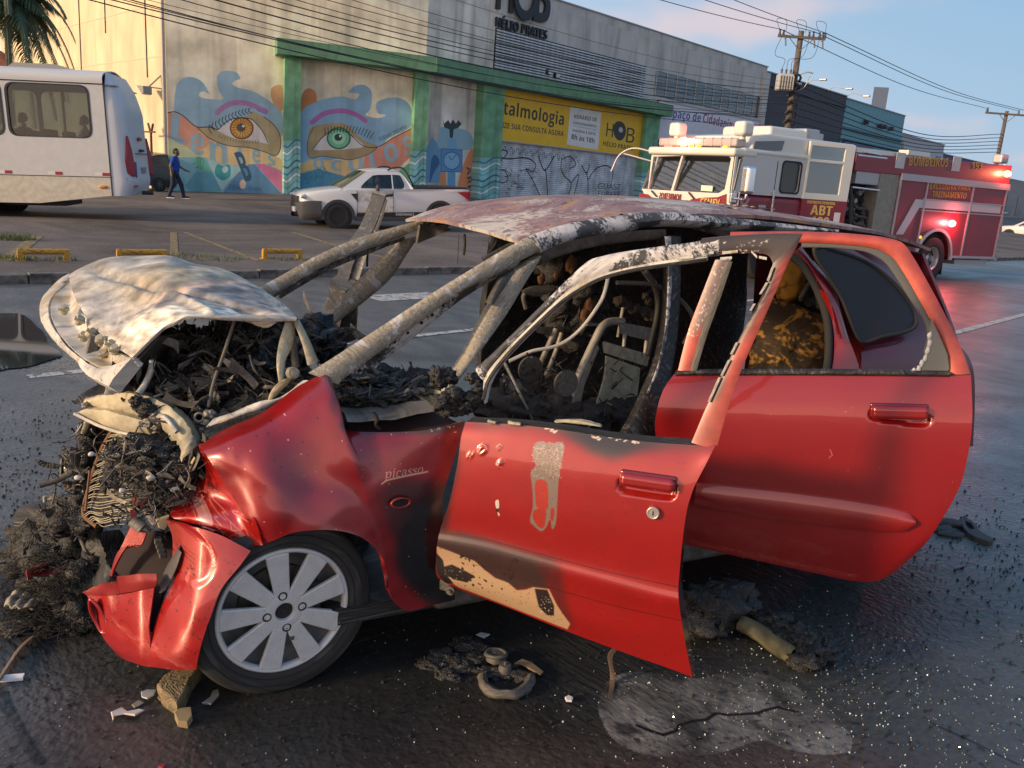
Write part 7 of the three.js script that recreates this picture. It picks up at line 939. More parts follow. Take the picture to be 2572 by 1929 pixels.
  part('floor',[box(0.15,3.35,0.2,0.26,-0.8,0.78)],M.char); part('firewall',muv(jag(box(0.22,0.28,0.25,0.92,-0.78,0.62).toNonIndexed?new THREE.BoxGeometry(0.06,0.67,1.4,3,12,24).translate(0.25,0.585,-0.08):null,0.02,7),0.5,'z','y'),M.char);
  part('sill',muv(rbox(0.52,2.4,0.2,0.34,0.68,0.82,0.03),0.5),M.sootMetal);
}

// ---- near doors, hanging open on their hinges
function doorGroup(name,hx,hz,deg,label) {
  const g=new THREE.Group(); g.name=name; wreck.add(g); g.position.set(hx,0,hz); g.rotation.y=-R2(deg); if (label) g.userData.label=label;
  const F=Frame.of(WF.m.clone().multiply(new THREE.Matrix4().makeTranslation(hx,0,hz)).multiply(new THREE.Matrix4().makeRotationY(-R2(deg))));
  return { g,F,w: (val,z,...c) => F.path('z',val,z,...c) };
}
function handleOf(D,z,ring,bar4,cupY,mat) {                  // grip bar with a shallow cup below it
  const c=D.F.hit('z',0.03,z,(ring[0]+ring[2]) / 2,(ring[1]+ring[3]) / 2),a=D.F.hit('z',0.03,z,ring[0],ring[1]),b=D.F.hit('z',0.03,z,ring[2],ring[3]);
  return { c,rx: Math.abs(b.x - a.x) / 2,ry: Math.abs(b.y - a.y) / 2 };
}
{
  const D=doorGroup('front_door',0.47,0.86,46,'front door with soot along its sill and paint burnt off its lower edge'),{ g,F,w }=D;
  const rows=[w(-0.012,'H',598,22,850,35,1100,62,1500,122,1850,150,1985,152),w(0.010,'H',572,105,850,140,1100,175,1500,232,1800,270,1935,250),w(0.026,'H',548,262,800,282,1100,325,1450,372,1700,412,1852,420),w(0.031,'H',510,450,800,480,1100,530,1450,590,1700,610,1812,600),w(0.026,'H',457,612,700,648,1000,725,1400,828,1650,890,1780,920),w(0.034,'H',440,690,700,745,1000,825,1400,930,1650,995,1782,1020),w(0.022,'H',432,770,700,838,1000,920,1400,1035,1650,1095,1795,1120),w(0.012,'H',440,880,700,945,1000,1035,1400,1165,1650,1235,1820,1270),w(-0.012,'H',545,948,800,1042,1150,1182,1500,1312,1700,1382,1857,1440)];
  const hd=handleOf(D,'H',[1437,330,1765,460]),bulges=[];
  for (const [x,y,r,d] of [[690,175,0.016,0.008],[625,205,0.01,0.005],[790,250,0.01,0.006],[785,165,0.007,0.004]]) { const c=F.hit('z',0.02,'H',x,y); bulges.push([c.x,c.y,r,d]); }
  const G=patch(rows,130,100,(p) => { const q=((p.x - hd.c.x) / (hd.rx*1.0)) ** 4+((p.y - hd.c.y) / (hd.ry*1.25)) ** 4; p.z-=0.016*smoothstep(1 - q,0,0.5); for (const [bx,by,r,d] of bulges) { const s=Math.hypot(p.x - bx,p.y - by) / r; if (s<1.4) p.z+=d*(0.5+0.5*Math.cos(Math.min(s,1)*9))*(1.4 - s); } p.z+=0.0015*fbm(p.x*5,p.y*5,2,3); return p; });
  const P=new Paint(-0.06,1.14,0.1,1.06,780,(z,x,y) => F.hit('z',0.02,z,x,y)),x=P.x; x.fillStyle='#9c1510'; x.fillRect(0,0,P.c.width,P.c.height); P.grain(0.05,0.1,3);
  const blur=(b) => { x.filter=b?`blur(${b}px)`:'none'; }; const spots=(n,z,x0,y0,x1,y1,r0,r1,c) => { for (let i=0; i<n; i++) { const [a,b]=P.pt(F.hit('z',0.02,z,rr(x0,x1),rr(y0,y1))); x.fillStyle=c; x.beginPath(); x.ellipse(a,b,rr(r0,r1),rr(r0,r1)*0.7,rr(0,3),0,6.3); x.fill(); } };
  blur(12); P.fill('rgba(58,44,38,0.9)','H',[590,0,800,10,1100,30,1400,80,1700,120,1990,140,1900,170,1560,190,1420,200,1300,190,1200,130,1000,70,820,60,640,45]); P.fill('rgba(34,28,26,0.92)','H',[1130,70,1500,120,1700,140,1560,175,1430,225,1330,200,1230,140]);
  blur(8); P.fill('rgba(62,46,42,0.95)','H',[455,640,600,640,800,700,1000,760,1080,800,1040,960,960,950,860,960,760,900,640,820,450,720]); P.fill('rgba(30,22,22,0.7)','H',[520,120,470,450,450,640,490,640,520,460,560,240]); P.fill('rgba(92,34,30,0.8)','H',[1000,780,1120,800,1150,1000,1180,1170,1090,1160,1060,960]);
  blur(1.2); P.fill('#c7a27c','H',[440,705,520,735,600,770,650,790,700,840,760,890,830,915,880,960,930,955,970,940,1060,950,1100,1040,1140,1110,1170,1160,1150,1200,800,1062,545,960,440,850],false);
  P.fill('#2a1e1a','H',[470,830,520,815,600,855,645,880,600,920,520,900,490,880],false); P.fill('#2d201c','H',[980,950,1050,955,1085,1050,1080,1110,1040,1110,1000,1060],false); P.fill('#261c19','H',[430,740,470,790,480,860,520,930,470,930,430,860],false);
  blur(0); spots(150,'H',440,700,1150,1150,0.6,2.6,'rgba(70,48,36,0.75)'); spots(40,'H',560,760,900,960,2,5,'rgba(40,28,24,0.9)'); spots(30,'H',1000,990,1080,1100,0.8,2.4,'rgba(230,220,205,0.9)'); spots(24,'H',470,830,600,900,0.6,2,'rgba(230,220,205,0.8)');
  // scorched, peeled lacquer running down from the belt
  blur(0.8); P.fill('#867266','H',[975,150,1010,135,1060,150,1110,140,1140,165,1130,240,1118,330,1112,450,1106,560,1095,600,1080,610,1070,560,1050,600,1020,625,985,600,958,565,975,480,970,380,960,300,985,260,965,200]); P.fill('#b23324','H',[992,345,1050,355,1060,480,1050,500,1000,490,988,420]); P.fill('#b03022','H',[985,505,1045,500,1040,590,1015,605,985,570,975,540]); P.fill('#b03022','H',[1075,500,1095,500,1088,560,1076,560]);
  blur(0); spots(260,'H',965,140,1135,330,0.7,2.6,'rgba(178,158,140,0.75)'); spots(120,'H',965,150,1135,600,0.6,2,'rgba(90,60,52,0.8)');
  for (const [a,b,c] of [[690,175,13],[625,205,8],[790,252,9],[785,165,6]]) { const q=P.pt(F.hit('z',0.02,'H',a,b)); for (let i=0; i<5; i++) { x.strokeStyle=['#6f2c22','#e2b9a0','#5a3026','#c96b52','#3d2721'][i]; x.lineWidth=1.3; x.beginPath(); x.ellipse(q[0]+rr(-2,2),q[1]+rr(-2,2),c*(1 - i*0.16),c*(0.9 - i*0.15),rr(0,3),rr(0,2),rr(3.5,6.3)); x.stroke(); } }
  P.fill('#d9cbbd','H',[768,455,785,450,788,490,775,500,768,480]); P.fill('#3c2521','H',[772,498,785,500,782,520,772,515]); P.fill('#d4c0b2','H',[780,515,792,530,786,540,780,530]);
  for (const [a,b,c,d] of [[820,12,900,38],[1275,105,1330,130],[1375,120,1540,150],[1180,60,1250,95],[1000,60,1090,90]]) for (let i=0; i<12; i++) { const px=rr(a,c),py=lerp(b,d,(px - a) / (c - a))+rr(-8,8); P.fill('rgba(214,190,172,0.9)','H',[px,py,px+rr(6,20),py+rr(-5,3),px+rr(6,18),py+rr(4,10),px - 4,py+7],false); }
  for (let i=0; i<40; i++) { const a=rr(560,1780),b=rr(300,1250); P.line('rgba(236,150,130,0.28)',0.0009,'H',[a,b,a+rr(15,60),b+rr(2,14)],false); } for (let i=0; i<240; i++) { const [a,b]=P.pt(V(rr(0,1.0),rr(0.25,0.98))); x.fillStyle='rgba(50,16,14,0.65)'; x.beginPath(); x.arc(a,b,rr(0.5,1.5),0,6.3); x.fill(); }
  P.line('rgba(60,16,14,0.9)',0.0025,'H',[462,628,700,668,1000,748,1400,852,1778,935]); P.line('rgba(70,18,15,0.9)',0.0022,'H',[700,842,1000,922,1400,1036,1795,1124]);
  const pm=paint({ map: P.map() }); part('door_skin',planarUV(shellGeo(G,0.004),P.u0,P.u1,P.v0,P.v1),pm,g);
  // inner panel, edge and hinges
  const back=patch(rows.map((r) => curve(r,20).map((p) => p.clone().add(V(0,0,-0.07 - p.z*0.5)))),20,16); part('inner_panel',muv(shellGeo(back,0.006),0.5),M.char,g);
  const edgeT=curve(rows.map((r) => r[r.length - 1]),24),edgeL=curve(rows.map((r) => r[0]),24),edgeB=curve(rows[rows.length - 1],24),edgeTop=curve(rows[0],24);
  const rim=(E) => gridGeo([E.map((p) => p.clone()),E.map((p) => p.clone().add(V(0,0,-0.075 - p.z*0.5)))]);
  part('door_edge',[rim(edgeT),rim(edgeL),rim(edgeB)],M.redDark,g); part('door_sill',[rim(edgeTop)],M.char,g);
  { const a=F.hit('z',0,'H',505,965); part('hinge',[cyl(0.016,0.016,0.03,14).rotateX(1.57).translate(a.x,a.y,-0.02),cyl(0.008,0.008,0.012,6).rotateX(1.57).translate(a.x,a.y,0.0),rbox(a.x - 0.05,a.x+0.02,a.y - 0.02,a.y+0.02,-0.05,-0.03,0.006)],M.sootMetal,g); }
  // grip and lock
  const b0=F.hit('z',0.05,'H',1450,340),b1=F.hit('z',0.05,'H',1757,385),hb=Math.hypot(b1.x - b0.x,b1.y - b0.y),tilt=Math.atan2(b1.y - b0.y,b1.x - b0.x);
  const grip=part('door_handle',rbox(-hb / 2,hb / 2,-0.021,0.021,-0.016,0.016,0.02,6),M.red,g); grip.position.set((b0.x+b1.x) / 2,(b0.y+b1.y) / 2,0.043); grip.rotation.z=tilt; part('grip_gap',rbox(-hb / 2 - 0.003,hb / 2+0.003,-0.0235,0.0235,-0.03,-0.012,0.012,4),M.redDark,grip);
  const L=F.hit('z',0.035,'H',1640,524); const lk=part('door_lock',[cyl(0.0165,0.0175,0.012,28).rotateX(Math.PI / 2).translate(L.x,L.y,0.038),new THREE.TorusGeometry(0.0165,0.003,8,28).translate(L.x,L.y,0.043)],std({ color: col(0.55,0.5,0.45),roughness: 0.35,metalness: 0.7 }),g); part('key_slot',box(L.x - 0.0014,L.x+0.0014,L.y - 0.007,L.y+0.007,0.043,0.0455),M.char,lk);
  // window frame
  const wy=(y) => -0.012 - 0.2*Math.max(0,y - 0.95),wf=(z,...c) => { const o=[]; for (let i=0; i<c.length; i+=2) { let p=F.hit('z',-0.03,z,c[i],c[i+1]); for (let k=0; k<4; k++) p=F.hit('z',wy(p.y),z,c[i],c[i+1]); o.push(p); } return o; },fdv=V(0,0,-0.035);
  part('window_frame',muv(bar(wf('J',305,1190,440,1070,600,915,900,618,1070,450,1225,312,1330,275,1500,240,1800,196,2050,165,2300,118),wf('J',372,1290,425,1190,560,1030,700,890,1000,600,1120,510,1260,440,1420,395,1600,352,1900,300,2300,268),fdv,70,0.008),0.45),M.railBurnt,g);
  part('window_frame',muv(bar(wf('J',372,1290,425,1190,560,1030,700,890,1000,600,1120,510,1260,440,1420,395,1600,352,1900,300,2200,275),wf('J',380,1480,415,1330,500,1180,640,1020,830,830,1020,660,1150,570,1290,490,1430,440,1640,390,2200,310),V(0,0,-0.03),60,0.006),0.3),M.ash,g);
  part('window_channel',tube(wf('J',375,1440,410,1300,500,1160,640,1000,830,812,1020,640,1150,552,1290,474,1430,425,1640,378,2200,298).map((p) => p.add(V(0,0,0.006))),0.006,6,80),M.char,g);
  const QD=new Paint(0.55,1.15,0.9,1.66,500,(z,a,b) => F.hit('z',-0.06,z,a,b)),qx=QD.x; qx.fillStyle='#b54a3a'; qx.fillRect(0,0,QD.c.width,QD.c.height); qx.filter='blur(4px)'; QD.fill('rgba(40,34,33,0.98)','F',[-100,100,1100,120,1040,230,950,330,900,480,800,660,700,820,640,1000,560,1080,480,1260,380,1260,500,900,700,500,850,300,-100,330]); qx.filter='blur(8px)'; QD.fill('rgba(60,52,50,0.95)','F',[650,190,1070,170,1010,280,940,300,880,270]); QD.fill('rgba(120,70,60,0.6)','F',[560,1050,640,1000,600,1230,500,1260]); qx.filter='none'; QD.grain(0.15,0.05,4); for (let i=0; i<90; i++) { const a=rr(200,880),b=lerp(330,265,(a - 200) / 680)+rr(-60,20); QD.fill('rgba(214,206,196,0.85)','F',[a,b,a+rr(6,26),b+rr(-6,2),a+rr(4,22),b+rr(3,10)],false); }
  const qm=paint({ map: QD.map(),roughness: 0.55,clearcoat: 0.3,clearcoatRoughness: 0.3 }),QU=(gg) => planarUV(gg,QD.u0,QD.u1,QD.v0,QD.v1);
  part('window_corner',QU(bar(wf('F',540,206,650,194,760,186,880,180,980,178,1066,180),wf('F',540,298,650,288,740,282,830,280,890,295,915,345),fdv,30,0.006)),qm,g);
  part('window_corner',QU(bar(wf('F',1066,180,1030,255,985,345,900,540,820,720,740,905,680,1080,625,1270,612,1292),wf('F',912,330,890,410,855,500,770,660,700,800,630,950,570,1070,500,1235,488,1262),fdv,50,0.006)),qm,g);
  part('peeled_trim',[...[[420,300,500,290],[580,272,606,268],[650,270,730,262],[640,300,700,296],[800,262,830,292],[840,292,880,300]].map((c) => muv(bar(wf('F',c[0],c[1],c[2],c[3]),wf('F',c[0],c[1]+14,c[2],c[3]+14),V(0,0,-0.004),6,0.001).translate(0,0,0.012),0.2)),...[[905,350,880,420],[875,430,840,490],[810,540,790,575],[720,740,690,800],[680,830,640,910],[630,920,575,1045]].map((c) => bar(wf('F',c[0],c[1],c[2],c[3]),wf('F',c[0]+13,c[1],c[2]+13,c[3]),V(0,0,-0.004),6,0.001).translate(0,0,0.012))],M.ash,g);
  part('sill_flakes',[jag(bar(w(0.0,'H',1090,18,1200,12,1340,40),w(0.0,'H',1110,28,1220,34,1350,48),V(0,0.0,-0.02),14,0.003),0.004,20),...[[830,18,900,30],[720,10,760,22]].map((c) => jag(bar(w(0.004,'H',c[0],c[1],c[2],c[3]),w(0.004,'H',c[0],c[1]+16,c[2],c[3]+14),V(0,0,-0.008),8,0.002),0.003,30))],M.crossMetal,g);
  // remains of the mirror at the front corner of the window
  part('mirror_remains',[[1060,1410,0.035],[1130,1370,0.034],[1240,1390,0.034],[1180,1440,0.04],[1290,1340,0.026],[1100,1470,0.03],[1255,1260,0.024]].map(([a,b,r],i) => { const p=WF.hit('z',0.84,'E',a,b); return rubble([[p.x,p.y,p.z,r,1.2,0.8,i*3.1]],16); }).flat(),M.char); part('mirror_remains',[[1030,1235,0.03],[1090,1255,0.032],[1040,1290,0.026]].map(([a,b,r],i) => { const p=WF.hit('z',0.74,'E',a,b); return rubble([[p.x,p.y,p.z,r,1.1,1,40+i*3.1]],16); }).flat(),M.char);
}
{
  const D=doorGroup('rear_door',1.38,0.85,44,'glossy red rear door with empty window, opened wide'),{ g,F,w }=D;
  const rows=[w(-0.014,'F',400,908,700,908,1000,905,1300,910,1600,912,1830,915,1938,912),w(0.012,'F',345,985,700,1000,1000,1005,1300,1010,1600,1020,1830,1030,1944,1030),w(0.030,'F',312,1085,700,1095,1000,1102,1300,1112,1600,1128,1830,1140,1945,1142),w(0.036,'F',300,1200,700,1220,1000,1235,1300,1250,1600,1268,1830,1280,1932,1280),w(0.034,'F',330,1400,700,1405,1000,1430,1300,1465,1600,1500,1780,1510,1880,1490),w(0.028,'L',150,-60,500,-50,800,-10,1100,30,1400,70,1620,90,1725,40),w(0.016,'L',150,40,500,80,800,130,1100,190,1350,225,1520,220,1640,160),w(-0.012,'L',150,125,500,205,800,270,1050,325,1230,362,1370,362,1480,310)];
  const hd=handleOf(D,'F',[1412,1085,1728,1180]);
  const G=patch(rows,130,90,(p) => { const q=((p.x - hd.c.x) / hd.rx) ** 4+((p.y - hd.c.y) / (hd.ry*1.3)) ** 4; p.z-=0.015*smoothstep(1 - q,0,0.5); p.z+=0.0012*fbm(p.x*4,p.y*4,6,3); return p; });
  const P=new Paint(-0.15,1.15,0.2,1.22,560,(z,x,y) => F.hit('z',0.02,z,x,y)),x=P.x; x.fillStyle='#920f10'; x.fillRect(0,0,P.c.width,P.c.height); P.grain(0.04,0.2,4);
  for (let i=0; i<500; i++) { const t=rnd(),a=lerp(280,1250,t),b=lerp(148,355,t)+rr(-14,12); P.line('rgba(180,130,100,0.3)',0.0012,'L',[a,b,a+rr(8,40),b+rr(1,9)],false); }
  for (let i=0; i<46; i++) { const a=rr(700,1900),b=rr(960,1600); P.line('rgba(240,170,150,0.25)',0.0009,'F',[a,b,a+rr(20,90),b+rr(-4,14)],false); } P.line('rgba(240,190,180,0.8)',0.002,'F',[1205,1290,1218,1320,1200,1335],false); for (let i=0; i<8; i++) P.line('rgba(120,40,34,0.6)',0.0014,'F',[1830+rr(-20,40),1110+rr(-20,20),1880+rr(-10,40),1085+rr(-20,20)],false); for (let i=0; i<200; i++) { const [a,b]=P.pt(V(rr(0,1.1),rr(0.3,1.1))); x.fillStyle=i % 7?'rgba(50,12,12,0.6)':'rgba(235,200,190,0.7)'; x.beginPath(); x.arc(a,b,rr(0.4,1.2),0,6.3); x.fill(); }
  part('door_skin',planarUV(shellGeo(G,0.004),P.u0,P.u1,P.v0,P.v1),paint({ map: P.map() }),g);
  const back=patch(rows.map((r) => curve(r,20).map((p) => p.clone().add(V(0,0,-0.075 - p.z*0.5)))),20,16); part('inner_panel',muv(shellGeo(back,0.006),0.5),M.redDark,g);
  const rim=(E) => gridGeo([E.map((p) => p.clone()),E.map((p) => p.clone().add(V(0,0,-0.08 - p.z*0.5)))]); part('door_edge',[rim(curve(rows.map((r) => r[r.length - 1]),30)),rim(curve(rows.map((r) => r[0]),30)),rim(curve(rows[rows.length - 1],30))],M.redDark,g); part('window_sill',[rim(curve(rows[0],30)),muv(bar(w(-0.002,'F',410,892,900,890,1400,892,1830,898),w(-0.002,'F',402,912,900,910,1400,912,1835,918),V(0,0,-0.04),20,0.003),0.4)],M.char,g);
  const b0=F.hit('z',0.05,'F',1422,1092),b1=F.hit('z',0.05,'F',1722,1100),hb=Math.hypot(b1.x - b0.x,b1.y - b0.y),grip=part('door_handle',rbox(-hb / 2,hb / 2,-0.024,0.024,-0.016,0.018,0.022,6),M.red,g); grip.position.set((b0.x+b1.x) / 2,(b0.y+b1.y) / 2 - 0.008,0.045); grip.rotation.z=Math.atan2(b1.y - b0.y,b1.x - b0.x); part('grip_gap',rbox(-hb / 2 - 0.003,hb / 2+0.003,-0.0265,0.0265,-0.03,-0.013,0.014,4),M.redDark,grip);
  { const a=w(0.044,'F',515,1474,700,1494,1000,1526,1300,1566,1500,1600,1610,1632,1650,1662),b=w(0.044,'F',500,1590,700,1626,1000,1674,1300,1712,1480,1726,1600,1720,1650,1688); part('side_moulding',bar(a,b,V(0,0,-0.02),40,0.011),paint({ map: redTex(7) }),g); }
  const wy=(y) => -0.014 - 0.22*Math.max(0,y - 1.05),wf=(z,...c) => { const o=[]; for (let i=0; i<c.length; i+=2) { let p=F.hit('z',-0.03,z,c[i],c[i+1]); for (let k=0; k<4; k++) p=F.hit('z',wy(p.y),z,c[i],c[i+1]); o.push(p); } return o; },fdv=V(0,0,-0.04);
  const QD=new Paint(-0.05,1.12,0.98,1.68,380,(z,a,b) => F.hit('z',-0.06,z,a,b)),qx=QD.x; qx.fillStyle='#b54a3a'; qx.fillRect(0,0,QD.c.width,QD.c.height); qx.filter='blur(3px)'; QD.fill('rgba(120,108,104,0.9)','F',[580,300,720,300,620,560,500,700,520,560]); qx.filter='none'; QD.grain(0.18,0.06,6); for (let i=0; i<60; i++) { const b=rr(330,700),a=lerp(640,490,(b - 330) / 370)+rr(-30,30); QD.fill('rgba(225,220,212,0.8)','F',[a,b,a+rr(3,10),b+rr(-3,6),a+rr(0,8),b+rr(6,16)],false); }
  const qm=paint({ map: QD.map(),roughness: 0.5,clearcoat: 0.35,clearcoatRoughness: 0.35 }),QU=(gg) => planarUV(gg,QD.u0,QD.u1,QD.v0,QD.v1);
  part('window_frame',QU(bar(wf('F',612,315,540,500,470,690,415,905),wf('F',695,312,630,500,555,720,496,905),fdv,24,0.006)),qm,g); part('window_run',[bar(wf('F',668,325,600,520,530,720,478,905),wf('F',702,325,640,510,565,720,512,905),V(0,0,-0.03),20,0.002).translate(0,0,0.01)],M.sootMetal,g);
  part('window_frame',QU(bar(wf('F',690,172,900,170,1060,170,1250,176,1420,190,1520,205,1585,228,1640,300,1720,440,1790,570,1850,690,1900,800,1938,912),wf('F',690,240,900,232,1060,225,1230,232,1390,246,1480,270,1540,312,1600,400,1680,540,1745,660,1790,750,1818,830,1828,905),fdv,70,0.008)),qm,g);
  part('window_seal',muv(bar(wf('F',1060,225,1230,232,1390,246,1480,270,1540,312,1600,400,1680,540,1745,660,1800,780,1826,870),wf('F',1060,250,1220,252,1370,268,1440,292,1500,335,1560,420,1640,545,1700,640,1720,720,1700,800),V(0,0,-0.03),50,0.003).translate(0,0,-0.004),0.3),std({ color: col(0.10,0.10,0.095),roughness: 0.85 }),g);
  { const p=wf('F',1720,610,1762,690,1812,800,1826,880,1800,912,1670,912,1690,830,1715,740); part('quarter_trim',extrude(p.map((q) => V(q.x,q.y)),-0.055,-0.03,[],0.003),std({ color: col(0.16,0.16,0.145),roughness: 0.8 }),g); part('glass_edge',wf('F',1715,700,1716,740,1708,780,1698,820,1680,850,1665,880,1640,890).map((q,i) => lump(0.009,0.7,1.3,0.5,0.5,i,1).translate(q.x,q.y,-0.03)),std({ color: col(0.5,0.5,0.48),roughness: 0.4 }),g); }
}
// ---- wheels
{
  const t=new THREE.Group(); t.name='front_wheel'; wreck.add(t); t.position.set(0.006,0.292,0.757); t.rotation.set(0,0.06,0);
  const tr=[[0.215,0.02],[0.222,0.03],[0.25,0.036],[0.285,0.03],[0.298,0.012],[0.302,-0.01],[0.303,-0.08],[0.30,-0.15],[0.285,-0.175],[0.25,-0.18],[0.2,-0.17]];
  part('tyre',new THREE.LatheGeometry(tr.map((p) => new THREE.Vector2(p[0],p[1])),96).rotateX(Math.PI / 2),std({ map: tex(512,128,(u,v) => { const a=tile(u,v,14,2,4),w=smoothstep(a,0.0,0.3); const k=0.028+0.03*w; return [k*1.05,k,k*0.92]; }),roughness: 0.82 }),t);
  part('tread_groove',[-0.04,-0.08,-0.12].map((z) => new THREE.TorusGeometry(0.3015,0.004,6,90).translate(0,0,z)),M.char,t); part('sidewall_ridge',[new THREE.TorusGeometry(0.262,0.0022,6,90).translate(0,0,0.0365),new THREE.TorusGeometry(0.236,0.0022,6,90).translate(0,0,0.034)],M.tyre,t);
  const cov=std({ map: tex(512,512,(u,v) => { const a=tile(u,v,7,3,5),s=tile(u,v,60,5,2),k=0.62*(1+0.2*a); return s>0.40?[0.08,0.07,0.06]:[k,k*0.985,k*0.95]; }),roughness: 0.4,metalness: 0.1 });
  part('rim_well',new THREE.LatheGeometry([[0.0,-0.05],[0.12,-0.055],[0.16,-0.06],[0.20,-0.02],[0.214,0.016]].map((p) => new THREE.Vector2(...p)),60).rotateX(Math.PI / 2),std({ map: tex(128,128,(u,v) => { const k=0.20*(1+0.8*tile(u,v,6,3,4)); return [k,k*0.96,k*0.9]; }),roughness: 0.6 }),t);
  const c=part('wheel_cover',[new THREE.LatheGeometry([[0.213,0.012],[0.2165,0.026],[0.211,0.033],[0.203,0.030],[0.197,0.018],[0.199,0.006]].map((p) => new THREE.Vector2(...p)),90).rotateX(Math.PI / 2)],cov,t);
  const sp=new THREE.Shape(); sp.moveTo(-0.024,0.058); sp.lineTo(-0.037,0.200); sp.quadraticCurveTo(0,0.208,0.037,0.200); sp.lineTo(0.024,0.058); sp.closePath(); const sg=new THREE.ExtrudeGeometry(sp,{ depth: 0.008,bevelEnabled: true,bevelThickness: 0.004,bevelSize: 0.004,bevelOffset: -0.004,bevelSegments: 2,curveSegments: 6 });
  { const p=sg.attributes.position; for (let i=0; i<p.count; i++) p.setZ(i,p.getZ(i)+0.024 - 0.10*Math.pow((p.getY(i) - 0.13) / 0.13,2)*0.08+(Math.abs(p.getX(i))<0.012?0.001:0)); sg.computeVertexNormals(); muv(sg,0.3); }
  for (let i=0; i<9; i++) { const m=part('spoke',sg,cov,c); m.rotation.z=i*0.69813+0.12; }
  const hub=part('hub_cap',new THREE.LatheGeometry([[0.028,0.012],[0.030,0.032],[0.034,0.036],[0.058,0.034],[0.072,0.030],[0.078,0.022],[0.074,0.0]].map((p) => new THREE.Vector2(...p)),60).rotateX(Math.PI / 2),cov,c); part('hub_centre',cyl(0.029,0.029,0.02,30).rotateX(Math.PI / 2).translate(0,0,0.012),M.char,hub);
  for (let i=0; i<4; i++) { const a=i*1.5708+0.12,bx=0.057*Math.cos(a),by=0.057*Math.sin(a); part('bolt_hole',[new THREE.TorusGeometry(0.0125,0.003,8,24).translate(bx,by,0.033),cyl(0.0125,0.0125,0.02,20).rotateX(Math.PI / 2).translate(bx,by,0.023)],M.char,hub); }
  part('valve_tag',rbox(-0.012,0.004,-0.008,0.006,0.03,0.037,0.003).translate(0.028,-0.098,0),M.sootMetal,c);
  part('brake_disc',[cyl(0.13,0.13,0.02,40).rotateX(Math.PI / 2).translate(0,0,-0.05),rbox(0.06,0.14,-0.05,0.05,-0.07,-0.02,0.01)],M.sootMetal,t);
  const plainW=(n,x,z) => { const q=new THREE.Group(); q.name=n; wreck.add(q); q.position.set(x,0.27,z); part('tyre',jag(new THREE.TorusGeometry(0.21,0.075,12,40).scale(1,1,1.2),0.006,9),M.char,q); part('rim',[cyl(0.19,0.19,0.16,30).rotateX(Math.PI / 2)],M.sootMetal,q); };
  plainW('rear_wheel',2.76,0.70); plainW('rear_wheel',2.76,-0.70); plainW('front_wheel',0.0,-0.72);
}

